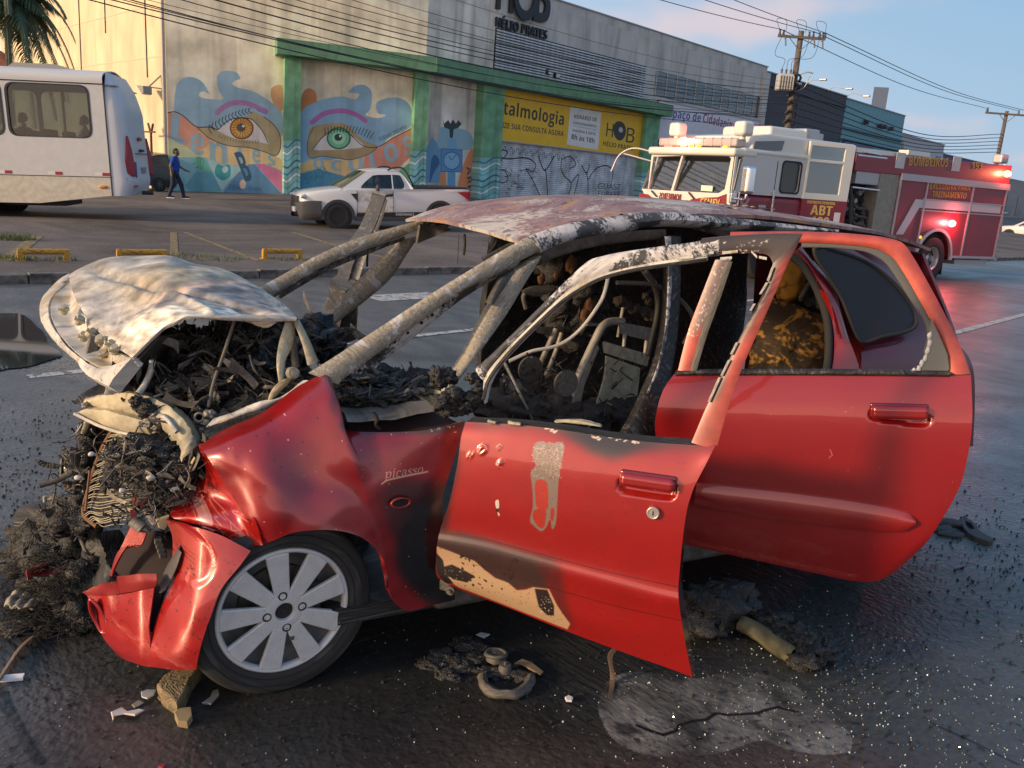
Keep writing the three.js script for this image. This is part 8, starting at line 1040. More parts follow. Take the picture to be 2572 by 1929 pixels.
// ---- cabin: burnt seat frames, wiring, foam
{
  const J=(z,...c) => wz(z,'J',...c);
  const seat=(name,dz,k) => { };
  const S1=new THREE.Group(); S1.name='driver_seat_frame'; wreck.add(S1);
  part('side_tube',tube(J([0.42,0.42,0.41,0.40,0.39,0.38,0.36],1060,1580,1120,1330,1185,1170,1270,985,1340,850,1390,812,1510,800),0.017,8,50),M.castMetal,S1);
  part('side_plate',bar(J([0.43,0.43,0.42,0.40],1085,1580,1130,1350,1190,1190,1290,985),J([0.42,0.42,0.41,0.40],1150,1580,1190,1360,1240,1220,1320,1020),V(0.02,0,-0.05),20,0.005),M.castMetal,S1);
  part('cross_rail',muv(bar(J([0.38,0.20],1490,822,1745,870),J([0.38,0.20],1490,905,1740,965),V(0.03,0,-0.02),12,0.01),0.3),M.castMetal,S1); part('cross_rail',muv(bar(J([0.40,0.2],1345,975,1725,1085),J([0.40,0.2],1355,1060,1705,1172),V(0.02,0,-0.02),14,0.004),0.3),M.crossMetal,S1);
  part('back_plate',muv(shellGeo(patch([J([0.36,0.3,0.22],1380,1085,1500,1130,1655,1185),J([0.38,0.31,0.23],1365,1260,1480,1300,1640,1330),J([0.40,0.33,0.24],1300,1480,1450,1500,1620,1510)],16,16),0.008),0.35),M.crossMetal,S1);
  part('spring_rod',[rod(...J([0.35,0.36],1530,890,1518,1010),0.008,8),rod(...J([0.24,0.25],1705,960,1690,1090),0.009,8),rod(...J([0.37,0.36],1512,690,1470,930),0.007,8),rod(...J([0.36,0.1],1210,830,1370,830),0.006,8)],M.castMetal,S1);
  part('recliner_plate',[new THREE.CylinderGeometry(0.055,0.055,0.012,30).rotateX(Math.PI / 2)].map((q) => { const p=J(0.45,1045,1310)[0]; return q.translate(p.x,p.y,p.z); }),M.sootMetal,S1);
  const foam=std({ map: tex(256,256,(u,v) => { const a=tile(u,v,7,3,5),c=tile(u,v,20,5,4),w=smoothstep(a+0.6*c,-0.02,0.3); return [lerp(0.03,0.40,w),lerp(0.02,0.185,w),lerp(0.012,0.035,w)]; }),roughness: 0.95 });
  part('foam_scrap',[[1490,640,0.018,1.4],[1540,680,0.017,1.6],[1600,700,0.018,1.8],[1680,720,0.018,1.5],[1720,640,0.016,0.8],[1740,760,0.022,1],[1695,600,0.013,0.8]].map(([a,b,r,s],i) => { const p=J(0.3,a,b)[0]; return lump(r,s,1.1,0.9,0.6,i*2.7,3).translate(p.x,p.y,p.z); }),foam,S1);
  const S2=new THREE.Group(); S2.name='passenger_seat_frame'; wreck.add(S2);
  part('cross_rail',muv(bar(J([-0.2,-0.35],790,850,960,858),J([-0.2,-0.35],810,895,930,930),V(0.03,0,-0.02),10,0.006),0.3),M.castMetal,S2);
  part('side_tube',[tube(J([-0.22,-0.2,-0.18],965,870,900,1010,830,1165),0.014,8,20),tube(J([-0.2,-0.18,-0.16],1010,900,950,1080,880,1250),0.012,8,20)],M.castMetal,S2);
  part('recliner_plate',(() => { const p=J(0.1,755,1195)[0]; return cyl(0.06,0.06,0.012,30).rotateX(Math.PI / 2).translate(p.x,p.y,p.z); })(),M.sootMetal,S2); for (const [a,b] of [[700,1185],[785,1205],[740,1225]]) { const p=J(0.11,a,b)[0]; part('plate_hole',cyl(0.007,0.007,0.01,10).rotateX(Math.PI / 2).translate(p.x,p.y,p.z),M.char,S2); }
  part('burnt_padding',[[960,350,0.11],[1060,420,0.12],[1150,520,0.13],[980,620,0.11],[1130,680,0.16],[1250,620,0.14],[1080,830,0.15],[1280,780,0.13],[880,300,0.06],[1000,760,0.1]].map(([a,b,r],i) => { const p=J(-0.45,a,b)[0]; return rubble([[p.x,p.y,p.z,r,0.9,1,i*1.9]],14,0.25); }).flat(),M.char,S2);
  part('rust_scrap',[[845,460,0.018],[965,440,0.015],[1240,680,0.03],[1200,760,0.025],[1090,340,0.03]].map(([a,b,r],i) => { const p=J(-0.28,a,b)[0]; return lump(r,0.9,1.3,0.6,0.5,i*4.1,2).translate(p.x,p.y,p.z); }),std({ color: col(0.10,0.045,0.02),roughness: 0.95 }),S2);
  part('roof_rag',[[[850,235],[840,330],[835,400]],[[1060,250],[1080,300],[1100,330]],[[1160,235],[1165,285],[1150,330]],[[1215,225],[1225,290],[1240,320]]].map((l,i) => jag(bar(J(-0.5,...l.flat()),J(-0.5,...l.map((q) => [q[0]+60,q[1] - 10]).flat()),V(0,0,-0.02),8,0.004),0.008,20,i)),M.char);
  part('headrest_frame',tube(J(-0.3,720,700,700,600,740,545,900,535,960,545),0.012,8,30),M.sootMetal); part('headrest_frame',bar(J(-0.28,680,560,740,535,950,530),J(-0.28,740,590,820,600,950,560),V(0.02,0,-0.03),12,0.006),M.sootMetal);
  // steering wheel and column
  { const p=WF.hit('z',0.36,'J',640,1350),q=new THREE.Group(); q.name='steering_wheel'; wreck.add(q); q.position.copy(p); q.rotation.set(0,Math.PI / 2 - 0.35,0); q.rotation.order='YXZ'; q.rotation.x=-0.5; part('steel_ring',new THREE.TorusGeometry(0.145,0.006,8,50),M.castMetal,q); part('spoke',[0.3,1.9,3.2,4.6].map((a) => beam(V(0,0,0),V(0.145*Math.cos(a),0.145*Math.sin(a),0),0.016,0.006,V(0,0,1))),M.sootMetal,q); part('hub',cyl(0.03,0.04,0.05,16).rotateX(Math.PI / 2),M.sootMetal,q); }
  part('pedal_bars',[[540,1290,700,1400],[560,1320,715,1415],[530,1240,730,1380],[480,1400,660,1480]].map((c) => rod(...J([0.34,0.32],...c),0.006,6)),M.castMetal);
  // dashboard remains
  const heap=(n,zoom,pts,mat,s=1) => part(n,rubble(pts.map(([a,b,z,r,sx=1],i) => { const p=WF.hit('z',z,zoom,a,b); return [p.x,p.y,p.z,r*s,sx,0.8,i*3.7+a*0.01]; }),14),mat);
  heap('dashboard_remains','E',[[480,1290,0.4,0.05,1.6],[560,1330,0.45,0.06,1.4],[640,1300,0.3,0.06,1.4],[720,1340,0.4,0.06,1.5],[800,1300,0.2,0.07,1.4],[860,1350,0.4,0.06,1.4],[930,1310,0.2,0.08,1.3],[980,1360,0.4,0.055],[500,1400,0.6,0.05,1.5],[600,1420,0.6,0.06,1.6],[720,1420,0.6,0.06,1.6],[840,1420,0.6,0.06,1.6],[950,1420,0.62,0.055,1.4],[680,1250,0.0,0.06],[900,1270,-0.1,0.07],[760,1260,-0.2,0.07],[1020,1290,0.3,0.06]],M.char); heap('dashboard_remains','E',[[590,1290,0.5,0.03],[670,1350,0.55,0.03],[760,1310,0.45,0.035],[880,1310,0.35,0.035],[930,1380,0.5,0.03],[820,1370,0.55,0.03]],M.charShiny);
  for (const [a,b,z,r] of [[480,1290,0.5,0.08],[600,1310,0.5,0.08],[720,1330,0.5,0.08],[840,1330,0.5,0.08],[950,1330,0.5,0.08],[560,1400,0.66,0.06],[760,1400,0.66,0.06],[920,1400,0.66,0.06]]) for (let i=0; i<16; i++) { const p=WF.hit('z',z,'E',a+rr(-60,60),b+rr(-50,40)),l=rr(0.03,0.11),d=V(rr(-1,1),rr(-0.4,0.4),rr(-0.5,0.5)).normalize(); part('dash_shred',rnd()>0.45?boxUV(jag(new THREE.BoxGeometry(l,0.002,l*rr(0.15,0.4),5,1,2),l*0.12,12,i).rotateZ(rr(-0.7,0.7)).rotateY(rr(0,3)).translate(p.x,p.y,p.z),0.15):tube([p,p.clone().addScaledVector(d,l*0.5).add(V(0,rr(-0.02,0.02),0)),p.clone().addScaledVector(d,l)],rr(0.0012,0.004),5,8),[M.char,M.sootMetal,M.charShiny,M.char][i % 4]); }
  part('dash_strut',[[430,1300,700,1250],[470,1370,690,1330],[540,1180,640,1260],[600,1190,650,1240],[620,1330,760,1325],[700,1390,940,1330],[450,1340,560,1250],[760,1350,960,1260],[560,1420,860,1380]].map((c,i) => rod(...wz([0.5 - 0.05*(i % 4),0.4 - 0.05*(i % 3)],'E',...c),rr(0.004,0.011),6)),M.sootMetal); part('scuttle_panel',muv(jag(bar(wz([0.74,0.76,0.8],'E',425,1490,700,1490,1010,1440),wz([0.77,0.79,0.82],'E',440,1545,700,1530,1000,1475),V(0,0.0,-0.08),16,0.004),0.006,10),0.4),M.sootMetal); part('recess_floor',muv(bar(wz([0.66,0.68,0.72],'E',420,1500,700,1520,1010,1470),wz([0.74,0.78,0.82],'E',470,1620,700,1625,1180,1560),V(0,-0.03,-0.05),16,0.002),0.4),std({ color: col(0.03,0.012,0.012),roughness: 0.7 })); part('loose_wire',tube(wz(0.78,'E',615,1480,635,1520,625,1560,650,1590),0.006,6),M.char);
  // wiring looms and air hoses
  const rib=(pts,r,n,name,mat) => { const c=new THREE.CatmullRomCurve3(pts),gs=[new THREE.TubeGeometry(c,60,r*0.72,6)]; for (let i=0; i<=n; i++) { const p=c.getPointAt(i / n),t=c.getTangentAt(i / n); const g=new THREE.CylinderGeometry(r,r,(c.getLength() / n)*0.5,8); g.applyQuaternion(new THREE.Quaternion().setFromUnitVectors(V(0,1,0),t)); gs.push(g.translate(p.x,p.y,p.z)); } part(name,gs,mat); };
  part('hose',tube(J([0.5,0.5,0.5,0.48,0.46,0.44,0.42,0.4],1395,430,1350,600,1300,690,1190,840,1070,950,950,1010,760,1050,580,1130),0.0075,8,70),M.ash); rib(J(0.52,1465,488,1560,490,1700,497,1830,525,1950,600,2040,690,2085,780,2060,880,2010,985),0.0095,70,'ribbed_conduit',M.sootMetal); rib(J([0.5,0.5,0.5,0.52,0.54,0.56],1680,380,1765,500,1795,630,1785,780,1750,930,1715,1080),0.012,70,'ribbed_conduit',M.sootMetal); part('belt',tube(J([0.5,0.48],1680,380,1770,500),0.013,6),M.ash);
  for (let i=0; i<34; i++) { const a=rr(430,1700),b=rr(1100,1520); part('burnt_wire',tube(J([rr(0.3,0.55),rr(0.3,0.5),rr(0.2,0.5)],a,b,a+rr(-60,70),b+rr(-50,60),a+rr(-90,120),b+rr(-40,110)),rr(0.0015,0.0035),5,14),i % 3?M.char:M.sootMetal); }
  heap('floor_ash','J',[[500,1500,0.45,0.08,1.6],[700,1520,0.4,0.09,1.6],[900,1520,0.4,0.09,1.6],[1100,1560,0.4,0.08,1.6],[1300,1560,0.35,0.09,1.6],[1500,1560,0.3,0.09,1.6],[860,1400,0.1,0.1,1.4],[1000,1390,0.1,0.09,1.4],[650,1440,0.1,0.1,1.4]],std({ map: tex(256,256,(u,v) => { const a=tile(u,v,9,3,5),k=0.05+0.06*a; return [k*1.1,k*0.85,k*0.7]; }),roughness: 0.95 }));
  // rear seat with scorched foam
  const RS=new THREE.Group(); RS.name='rear_seat'; wreck.add(RS); const fz=(z,...c) => wz(z,'F',...c);
  part('foam_back',muv(shellGeo(patch([fz([0.3,0.36,0.42,0.5],870,500,960,520,1060,560,1165,600),fz([0.32,0.40,0.46,0.52],840,640,950,640,1070,650,1175,680),fz([0.34,0.42,0.48,0.54],810,780,930,780,1060,780,1172,790),fz([0.36,0.42,0.48,0.54],770,920,910,920,1050,920,1160,920)],50,50,(p) => { p.x+=0.05*fbm(p.x*9,p.y*9,p.z*9,4); p.z+=0.05*fbm(p.x*7+3,p.y*7,p.z*7,4); return p; }),0.05),0.35),std({ map: tex(256,256,(u,v) => { const a=tile(u,v,6,3,5),c=tile(u,v,18,5,4),w=smoothstep(a+0.7*c,0.0,0.32); return [lerp(0.045,0.42,w),lerp(0.03,0.20,w),lerp(0.015,0.035,w)]; }),roughness: 0.95 }),RS);
  part('foam_headrest',[[1000,395,0.07,1],[990,450,0.06,1],[1030,380,0.05,0.8],[960,430,0.05,0.9]].map(([a,b,r,s],i) => { const p=fz(0.4,a,b)[0]; return lump(r,s,1,0.8,0.45,i*5.3,4).translate(p.x,p.y,p.z); }),std({ map: tex(128,128,(u,v) => { const a=tile(u,v,6,3,5),w=smoothstep(a,-0.2,0.1); return [lerp(0.08,0.50,w),lerp(0.045,0.24,w),lerp(0.015,0.03,w)]; }),roughness: 0.95 }),RS);
  part('seat_frame',[tube(fz([0.5,0.5,0.5],1050,520,1120,420,1150,560),0.012,6),tube(fz([0.45,0.45],1090,540,1140,520),0.02,6)],M.sootMetal,RS); part('charred_trim',[[1110,500,0.07],[900,560,0.06],[1160,560,0.05],[1080,480,0.04]].map(([a,b,r],i) => { const p=fz(0.3,a,b)[0]; return lump(r,1,1,0.7,0.5,i*2.2+8,3).translate(p.x,p.y,p.z); }),M.char,RS);
}
// ---- engine bay and the torn front
{
  const D=(z,...c) => wz(z,'D',...c),I=(z,...c) => wz(z,'I',...c);
  const shreds=(pts,n,len) => { const out=[[],[],[]]; for (const [x,y,z,r,sx=1,sy=0.8] of pts) for (let i=0; i<n; i++) { const p=V(x+rr(-1,1)*r*sx*1.2,y+rr(-0.8,1.1)*r*sy,z+rr(-0.3,1)*r),l=len*rr(0.4,1.5),k=rnd(),d=V(rr(-1,1),rr(-0.8,0.8),rr(-0.5,0.5)).normalize(),e=p.clone().addScaledVector(d,l),m=p.clone().lerp(e,0.5).add(V(rr(-0.2,0.2),rr(-0.2,0.2),rr(-0.2,0.2)).multiplyScalar(l)); const g=k<0.45?bar([p,m,e],[p,m,e].map((q) => q.clone().add(V(rr(0,0.2),rr(0.1,0.3),0.05).multiplyScalar(l))),V(0,0,-0.002),8,0.001):tube([p,m,e],l*rr(0.015,0.05),5,8); out[rnd()<0.55?0:rnd()<0.7?1:2].push(boxUV(g,0.15)); } return out; };
  const tangle=(zoom,pts,n=14,len=0.07) => { const o=shreds(pts.map(([a,b,z,r,sx,sy]) => { const p=WF.hit('z',z,zoom,a,b); return [p.x,p.y,p.z,r,sx,sy]; }),n,len); ['charred_shreds','scorched_shreds','ash_shreds'].forEach((nm,i) => o[i].length && part(nm,o[i],[M.char,M.sootMetal,M.castMetal][i])); };
  const r0=(n) => (/clamp|fixing|torn/.test(n)?2:18),heap=(n,zoom,pts,mat) => part(n,rubble(pts.map(([a,b,z,r,sx=1,sy=0.8],i) => { const p=WF.hit('z',z,zoom,a,b); return [p.x,p.y,p.z,r,sx,sy,i*3.1+b*0.013]; }),r0(n)),mat);
  part('engine_block',[jag(new THREE.BoxGeometry(0.5,0.4,0.7,10,8,12).translate(-0.02,0.5,-0.1),0.03,5),jag(new THREE.BoxGeometry(0.28,0.22,0.34,8,6,8).translate(-0.22,0.62,0.2),0.02,6)],M.char); part('bay_floor',box(-0.25,0.25,0.12,0.16,-0.75,0.6),M.char); part('far_wing',muv(shellGeo(patch([[V(-0.45,0.85,-0.72),V(0,0.92,-0.72),V(0.4,0.98,-0.72)],[V(-0.45,0.3,-0.78),V(0,0.3,-0.8),V(0.4,0.3,-0.8)]],10,10),0.01),0.4),M.sootMetal);
  heap('melted_box','D',[[1590,680,0.1,0.09,1,1.1],[1640,790,0.15,0.10,1.1,1.1],[1700,900,0.2,0.095,1.1,1],[1560,830,0.05,0.09],[1760,780,0.05,0.09],[1800,700,0.0,0.08],[1900,760,0.0,0.1],[1850,860,0.1,0.09],[2010,720,0.0,0.1],[2080,780,0.1,0.09],[1480,700,0,0.06]],M.charShiny); part('melted_box',muv(jag(bar(D([0.22,0.28,0.34],1500,620,1560,800,1630,980),D([0.2,0.26,0.34],1700,690,1760,840,1790,950),V(0.02,-0.05,-0.06),30,0.02),0.02,16),0.3),M.charShiny);
  heap('charred_engine_parts','D',[[1350,900,0.1,0.09],[1430,970,0.15,0.08],[1300,1000,0.2,0.09],[1180,1050,0.2,0.1,1.4],[1050,1080,0.2,0.08,1.2],[1250,1150,0.3,0.08],[1380,1120,0.3,0.06],[1480,1060,0.3,0.06],[1700,1050,0.35,0.05],[1150,1200,0.3,0.07],[1230,800,-0.1,0.1,1.3],[1080,930,0,0.12,1.3],[1400,760,-0.1,0.08]],M.char);
  tangle('D',[[1350,900,0.2,0.09],[1430,970,0.25,0.09],[1300,1000,0.3,0.09],[1180,1050,0.3,0.1,1.4],[1250,1150,0.38,0.09],[1480,1060,0.38,0.08],[1700,1050,0.42,0.06],[1600,760,0.2,0.12],[1700,880,0.3,0.11],[1560,900,0.2,0.1],[1950,760,0.1,0.12],[2080,800,0.2,0.1],[1230,820,0.1,0.1],[1400,780,0.1,0.1],[1080,950,0.2,0.1]],26,0.075);
  tangle('I',[[1130,950,0.4,0.05],[1250,1080,0.42,0.06],[1400,1150,0.46,0.07],[1560,1160,0.5,0.07],[1700,1150,0.53,0.07],[1780,1060,0.54,0.05],[1500,1320,0.5,0.07],[1700,1350,0.55,0.06],[1600,1480,0.54,0.07],[1440,950,0.48,0.06],[1350,1500,0.46,0.05]],28,0.045); tangle('I',[[860,700,0.06,0.05],[870,900,0.06,0.05],[850,1100,0.06,0.05],[700,1200,0,0.06],[720,1500,0.05,0.08],[620,1600,0,0.09]],16,0.05);
  part('bonnet_hinge',muv(bar(D([0.44,0.46,0.5,0.53],1840,640,1800,780,1785,900,1800,1030),D([0.44,0.46,0.5,0.53],1900,640,1880,800,1835,900,1830,1020),V(0.01,0,-0.02),20,0.006),0.3),M.crossMetal); part('bonnet_hinge',muv(bar(D([0.46,0.48,0.5],1895,640,1950,780,1985,920),D([0.46,0.48,0.5],1925,630,1995,770,2050,900),V(0.01,0,-0.025),20,0.005),0.3),M.crossMetal); part('bonnet_hinge',muv(bar(D([0.4,0.44],1875,690,1890,940),D([0.4,0.44],1905,690,1935,930),V(0,0,-0.02),10,0.003),0.3),M.sootMetal);
  { const p=D(0.54,1893,970)[0]; part('hinge_bolt',[cyl(0.018,0.022,0.03,14).rotateX(1.3).translate(p.x,p.y,p.z),cyl(0.01,0.01,0.045,8).rotateX(1.3).translate(p.x,p.y,p.z)],M.castMetal); } part('hinge_foot',muv(bar(D([0.5,0.52,0.55],1735,1150,1770,1070,1830,1010),D([0.5,0.53,0.56],1790,1120,1840,1060,1900,990),V(0,-0.01,-0.03),14,0.006),0.3),M.crossMetal);
  part('inner_wing_rail',muv(jag(bar(D([0.5,0.53,0.56,0.58,0.58],1380,1265,1540,1205,1690,1150,1800,1130,1960,1020),D([0.52,0.55,0.57,0.59,0.6],1330,1320,1550,1250,1720,1190,1860,1120,2010,1030),V(0,-0.03,-0.03),30,0.008),0.004,14),0.3),M.ash); part('wing_gap_panel',muv(bar(D([0.52,0.55,0.58],1320,1330,1560,1240,1720,1195),D([0.55,0.585,0.6],1300,1415,1500,1320,1720,1215),V(0,-0.02,-0.05),20,0.002),0.3),M.charShiny);
  part('engine_pipe',[rod(...D([0.25,0.4],1525,1020,1610,1165),0.018,12),rod(...D([0.22,0.4],1570,990,1690,1160),0.013,12),rod(...D([0.0,0.1],1340,770,1440,850),0.016,12),rod(...D([-0.1,0.0],1280,800,1440,710),0.012,10)],M.castMetal); part('intake_pipe',tube(D([0.1,0.18,0.26,0.34,0.38],1380,960,1420,1040,1470,1140,1530,1190,1620,1200),0.028,12,30),M.castMetal);
  part('engine_bracket',muv(jag(bar(D([0.05,0.08,0.12,0.14],1135,755,1200,830,1260,900,1300,990),D([0.05,0.08,0.12,0.14],1230,745,1260,800,1330,850,1310,960),V(0,-0.02,-0.03),20,0.006),0.005,14),0.3),M.crossMetal); part('engine_bracket',muv(bar(D([0.12,0.16],1300,850,1420,835),D([0.12,0.16],1310,885,1420,862),V(0,-0.01,-0.02),8,0.003),0.3),M.castMetal);
  part('prop_rod',tube(D([0.42,0.43,0.45,0.47],1518,615,1450,830,1380,1030,1345,1190),0.006,8,30),M.sootMetal); part('coolant_hose',tube(D([0.36,0.37,0.38,0.40],985,885,970,960,930,1050,890,1105),0.010,8,24),M.ash); part('bonnet_stay',muv(bar(D([0.3,0.3],695,1040,672,1110),D([0.3,0.3],770,1030,735,1110),V(0,0,-0.01),6,0.002),0.3),M.ash);
  part('rod_end',[new THREE.TorusGeometry(0.014,0.004,8,20)].map((q) => { const p=D(0.47,1285,1255)[0]; return q.translate(p.x,p.y,p.z); }),M.castMetal); heap('rod_clamp','D',[[1350,1230,0.48,0.018],[1330,1290,0.48,0.014],[1310,1335,0.48,0.013]],M.castMetal);
  for (let i=0; i<60; i++) { const a=rr(1080,1330),b=rr(1060,1300); part('copper_wire',tube(D([rr(0.3,0.4),rr(0.3,0.4),rr(0.3,0.42)],1210+rr(-30,30),1085+rr(-10,20),a,lerp(1090,b,0.5),a+rr(-20,40),b),rr(0.0008,0.002),4,10),i % 4?std({ color: col(0.07,0.03,0.018),roughness: 0.8 }):M.char); }
  part('bay_tray',muv(shellGeo(patch([D([-0.2,0.0,0.1],480,1130,600,1060,680,1030),D([-0.2,0,0.1],460,1150,620,1120,700,1100),D([-0.2,0,0.12],480,1170,560,1170,640,1120)],10,10),0.01),0.3),M.charShiny);
  // upper cross member, bent into a hook
  part('cross_member',muv(jag(bar(I([0.06,0.12,0.24,0.34,0.38],838,412,1000,368,1180,352,1340,354,1470,378),I([0.06,0.12,0.24,0.34,0.38],852,485,1000,500,1180,530,1320,565,1430,610),V(0.02,-0.01,-0.06),40,0.010),0.007,22),0.4),M.crossMetal);
  part('cross_member',muv(jag(bar(I([0.05,0.1,0.22,0.36,0.41],768,535,870,500,1050,525,1240,570,1440,620),I([0.05,0.12,0.24,0.37,0.42],790,560,950,640,1100,700,1300,745,1510,770),V(0.03,0,-0.03),40,0.006),0.004,14),0.4),M.crossMetal);
  part('cross_member',muv(jag(bar(I([0.38,0.42,0.46,0.5,0.53,0.55],1470,378,1580,420,1700,500,1810,600,1890,720,1968,862),I([0.40,0.44,0.48,0.52,0.54,0.55],1500,500,1590,640,1660,780,1760,860,1800,940,1808,1028),V(0.03,-0.02,-0.05),50,0.010),0.008,22),0.4),M.crossMetal);
  part('member_lip',[tube(I([0.05,0.12,0.24,0.36,0.42],768,540,950,632,1100,690,1300,742,1540,780).map((p) => p.add(V(-0.01,0,0.01))),0.006,8,40),tube(I([0.40,0.44,0.48,0.52],1560,640,1620,560,1700,600,1790,720).map((p) => p.add(V(-0.012,0,0.01))),0.008,8,30)],M.ash); heap('torn_edge','I',[[1530,560,0.43,0.02],[1560,610,0.43,0.018],[1545,680,0.43,0.016],[1470,640,0.42,0.02],[1400,650,0.42,0.012],[1550,740,0.42,0.014],[850,460,0.08,0.014]],M.castMetal); heap('stuck_char','I',[[1350,420,0.4,0.022],[1400,460,0.4,0.026],[1450,500,0.42,0.028],[1500,540,0.42,0.024],[1380,500,0.4,0.02],[1430,550,0.41,0.018]],M.char);
  part('member_stay',muv(bar(I([0.08,0.07],845,610,800,750),I([0.08,0.07],905,620,850,740),V(0,0,-0.02),10,0.003),0.3),M.crossMetal);
  // radiator with bowed cooling fins
  const rad=new THREE.Group(); rad.name='radiator'; wreck.add(rad);
  const le=curve(I([0.20,0.17,0.14,0.12,0.12,0.15,0.2],1120,710,1020,880,930,1110,870,1320,825,1500,850,1580,960,1670),46),re=curve(I([0.44,0.41,0.38,0.36,0.36,0.38,0.4],1470,790,1430,900,1370,1080,1330,1250,1300,1440,1270,1540,1230,1670),46);
  for (let i=0; i<46; i+=1.4) { const a=le[Math.round(i)],b=re[Math.round(i)],m=a.clone().lerp(b,0.5).add(V(-0.02,0.014+0.014*Math.sin(i*0.11),0.01)),q=a.clone().lerp(b,0.25).add(V(-0.014,0.013+0.006*fbm(i*0.2,1,1,2),0.006)),s=a.clone().lerp(b,0.78).add(V(-0.014,0.004+0.012*fbm(i*0.17,4,1,2),0.004)); part('radiator_fin',tube([a,q,m,s,b],0.0018,5,20),Math.round(i) % 5?M.crossMetal:M.castMetal,rad); }
  part('radiator_core',muv(shellGeo([le.map((p) => p.clone().add(V(0.04,0,-0.03))),le.map((p,i) => p.clone().lerp(re[i],0.5).add(V(0.03,0.01,-0.03))),re.map((p) => p.clone().add(V(0.04,0,-0.03)))],0.02),0.3),M.char,rad); part('radiator_tank',[tube(le.map((p) => p.clone().add(V(0.0,0,-0.0))),0.008,6,60)],std({ color: col(0.16,0.075,0.04),roughness: 0.8 }),rad); part('fin_support',[tube(I([0.26,0.22,0.19],930,1100,905,1300,885,1500).map((p) => p.add(V(-0.012,0,0.006))),0.004,6)],std({ color: col(0.2,0.1,0.06),roughness: 0.8 }),rad); part('tank_rod',[rod(...I([0.12,0.16],1020,890,1118,712),0.007,8)],M.crossMetal,rad);
  // burnt insulation stuck to the radiator
  heap('charred_padding','I',[[1130,950,0.34,0.035,0.7,1.5],[1100,1120,0.33,0.035,0.7,1.4],[1050,1240,0.31,0.025,0.7,1.3],[1200,1080,0.36,0.04],[1300,980,0.4,0.04],[1330,1080,0.4,0.04],[1400,1150,0.42,0.045,1.2],[1480,1060,0.44,0.04],[1530,1160,0.46,0.05,1.2],[1640,1120,0.48,0.05,1.2],[1700,1220,0.5,0.05,1.2],[1560,1260,0.47,0.05],[1440,1260,0.44,0.045],[1700,1040,0.5,0.04],[1800,1140,0.52,0.045],[1340,850,0.42,0.025,1.4],[1600,1340,0.5,0.045],[1740,1330,0.52,0.04],[1480,1340,0.46,0.035],[1180,1180,0.36,0.028,0.6,1.4]],M.char); heap('charred_padding','I',[[1560,900,0.46,0.07,1.6],[1680,950,0.48,0.06,1.4],[1450,900,0.44,0.05,1.3],[1760,1000,0.5,0.05]],M.charShiny);
  for (let i=0; i<130; i++) { const a=rr(1050,1900),b=rr(860,1600),l=rr(40,190),an=rr(-0.9,0.9)+(rnd()>0.5?1.2:0); part('frayed_strand',tube(I([0.5,0.515,0.5].map((q) => q - 0.14*(1900 - a) / 850),a,b,a+l*0.5*Math.cos(an)+rr(-10,10),b+l*0.5*Math.sin(an)+rr(-10,10),a+l*Math.cos(an),b+l*Math.sin(an)),rr(0.0008,0.0028),4,8),i % 6===0?M.crossMetal:M.char); }
  part('red_shard',[[1345,1330,1330,1440,1375,1440,1370,1380],[1380,1430,1420,1500,1450,1480,1410,1420],[1290,1500,1300,1590,1350,1570,1340,1500],[1400,1380,1480,1440,1510,1400,1440,1355]].map((c) => jag(extrude(WF.path('z',0.5,'I',...c).map((p) => V(p.x,p.y)),0.5,0.507),0.006,20)),M.redDull); part('white_chip',[[1495,1185,0.011],[1210,1310,0.008],[1735,1290,0.013],[905,950,0.008],[770,1185,0.009],[1660,1220,0.006]].map(([a,b,r],i) => { const p=WF.hit('z',0.54,'I',a,b); return lump(r,1,0.8,0.6,0.4,i,1).translate(p.x,p.y,p.z); }),std({ color: col(0.6,0.55,0.5),roughness: 0.7 })); part('cream_fragment',[jag(extrude(WF.path('z',0.52,'M',1350,10,1460,-20,1450,60,1420,85,1370,70).map((p) => V(p.x,p.y)),0.52,0.535,[],0.003),0.006,14),jag(extrude(WF.path('z',0.55,'I',1860,1170,1895,1180,1880,1240,1900,1290,1870,1290,1850,1230).map((p) => V(p.x,p.y)),0.55,0.565,[],0.003),0.004,14),bar(I([0.55,0.56,0.57],1860,1140,1890,1050,1930,985),I([0.55,0.56,0.57],1880,1140,1910,1060,1945,990),V(0,0,-0.01),8,0.003)],std({ color: col(0.45,0.38,0.22),roughness: 0.8 }));
  part('grey_cylinder',[rod(...wz([0.5,0.52],'M',1145,25,1235,95),0.018,14),rod(...wz([0.5,0.52],'G',690,430,735,500),0.013,14)],M.castMetal);
  // lamp carrier and far leftovers on the left of the radiator
  part('front_post',muv(jag(bar(I([0,0,0],775,640,735,1000,728,1390),I([0,0,0],800,640,765,1000,752,1390),V(0.02,0,-0.02),24,0.004),0.002,14),0.3),M.sootMetal); part('front_post',muv(bar(I([0.01,0.01,0.01],775,650,755,760,780,900),I([0.01,0.01,0.01],800,660,790,780,790,910),V(0.01,0,-0.01),12,0.003),0.3),M.ash); part('front_panel',muv(jag(bar(I([0.05,0.05],800,640,780,1350),I([0.05,0.05],1000,640,900,1400),V(0.06,0,-0.1),20,0.01),0.015,9),0.3),M.charShiny); part('far_lamp_box',muv(jag(bar(I([-0.2,-0.2,-0.2],575,950,610,1040,600,1150),I([-0.15,-0.15,-0.15],755,925,760,1000,740,1130),V(0.06,0,-0.1),10,0.01),0.006,12),0.3),M.charShiny); part('lamp_bracket',muv(bar(I([-0.18,-0.18],600,1000,590,1170),I([-0.18,-0.18],618,1000,610,1170),V(0,0,-0.01),8,0.003),0.3),M.castMetal);
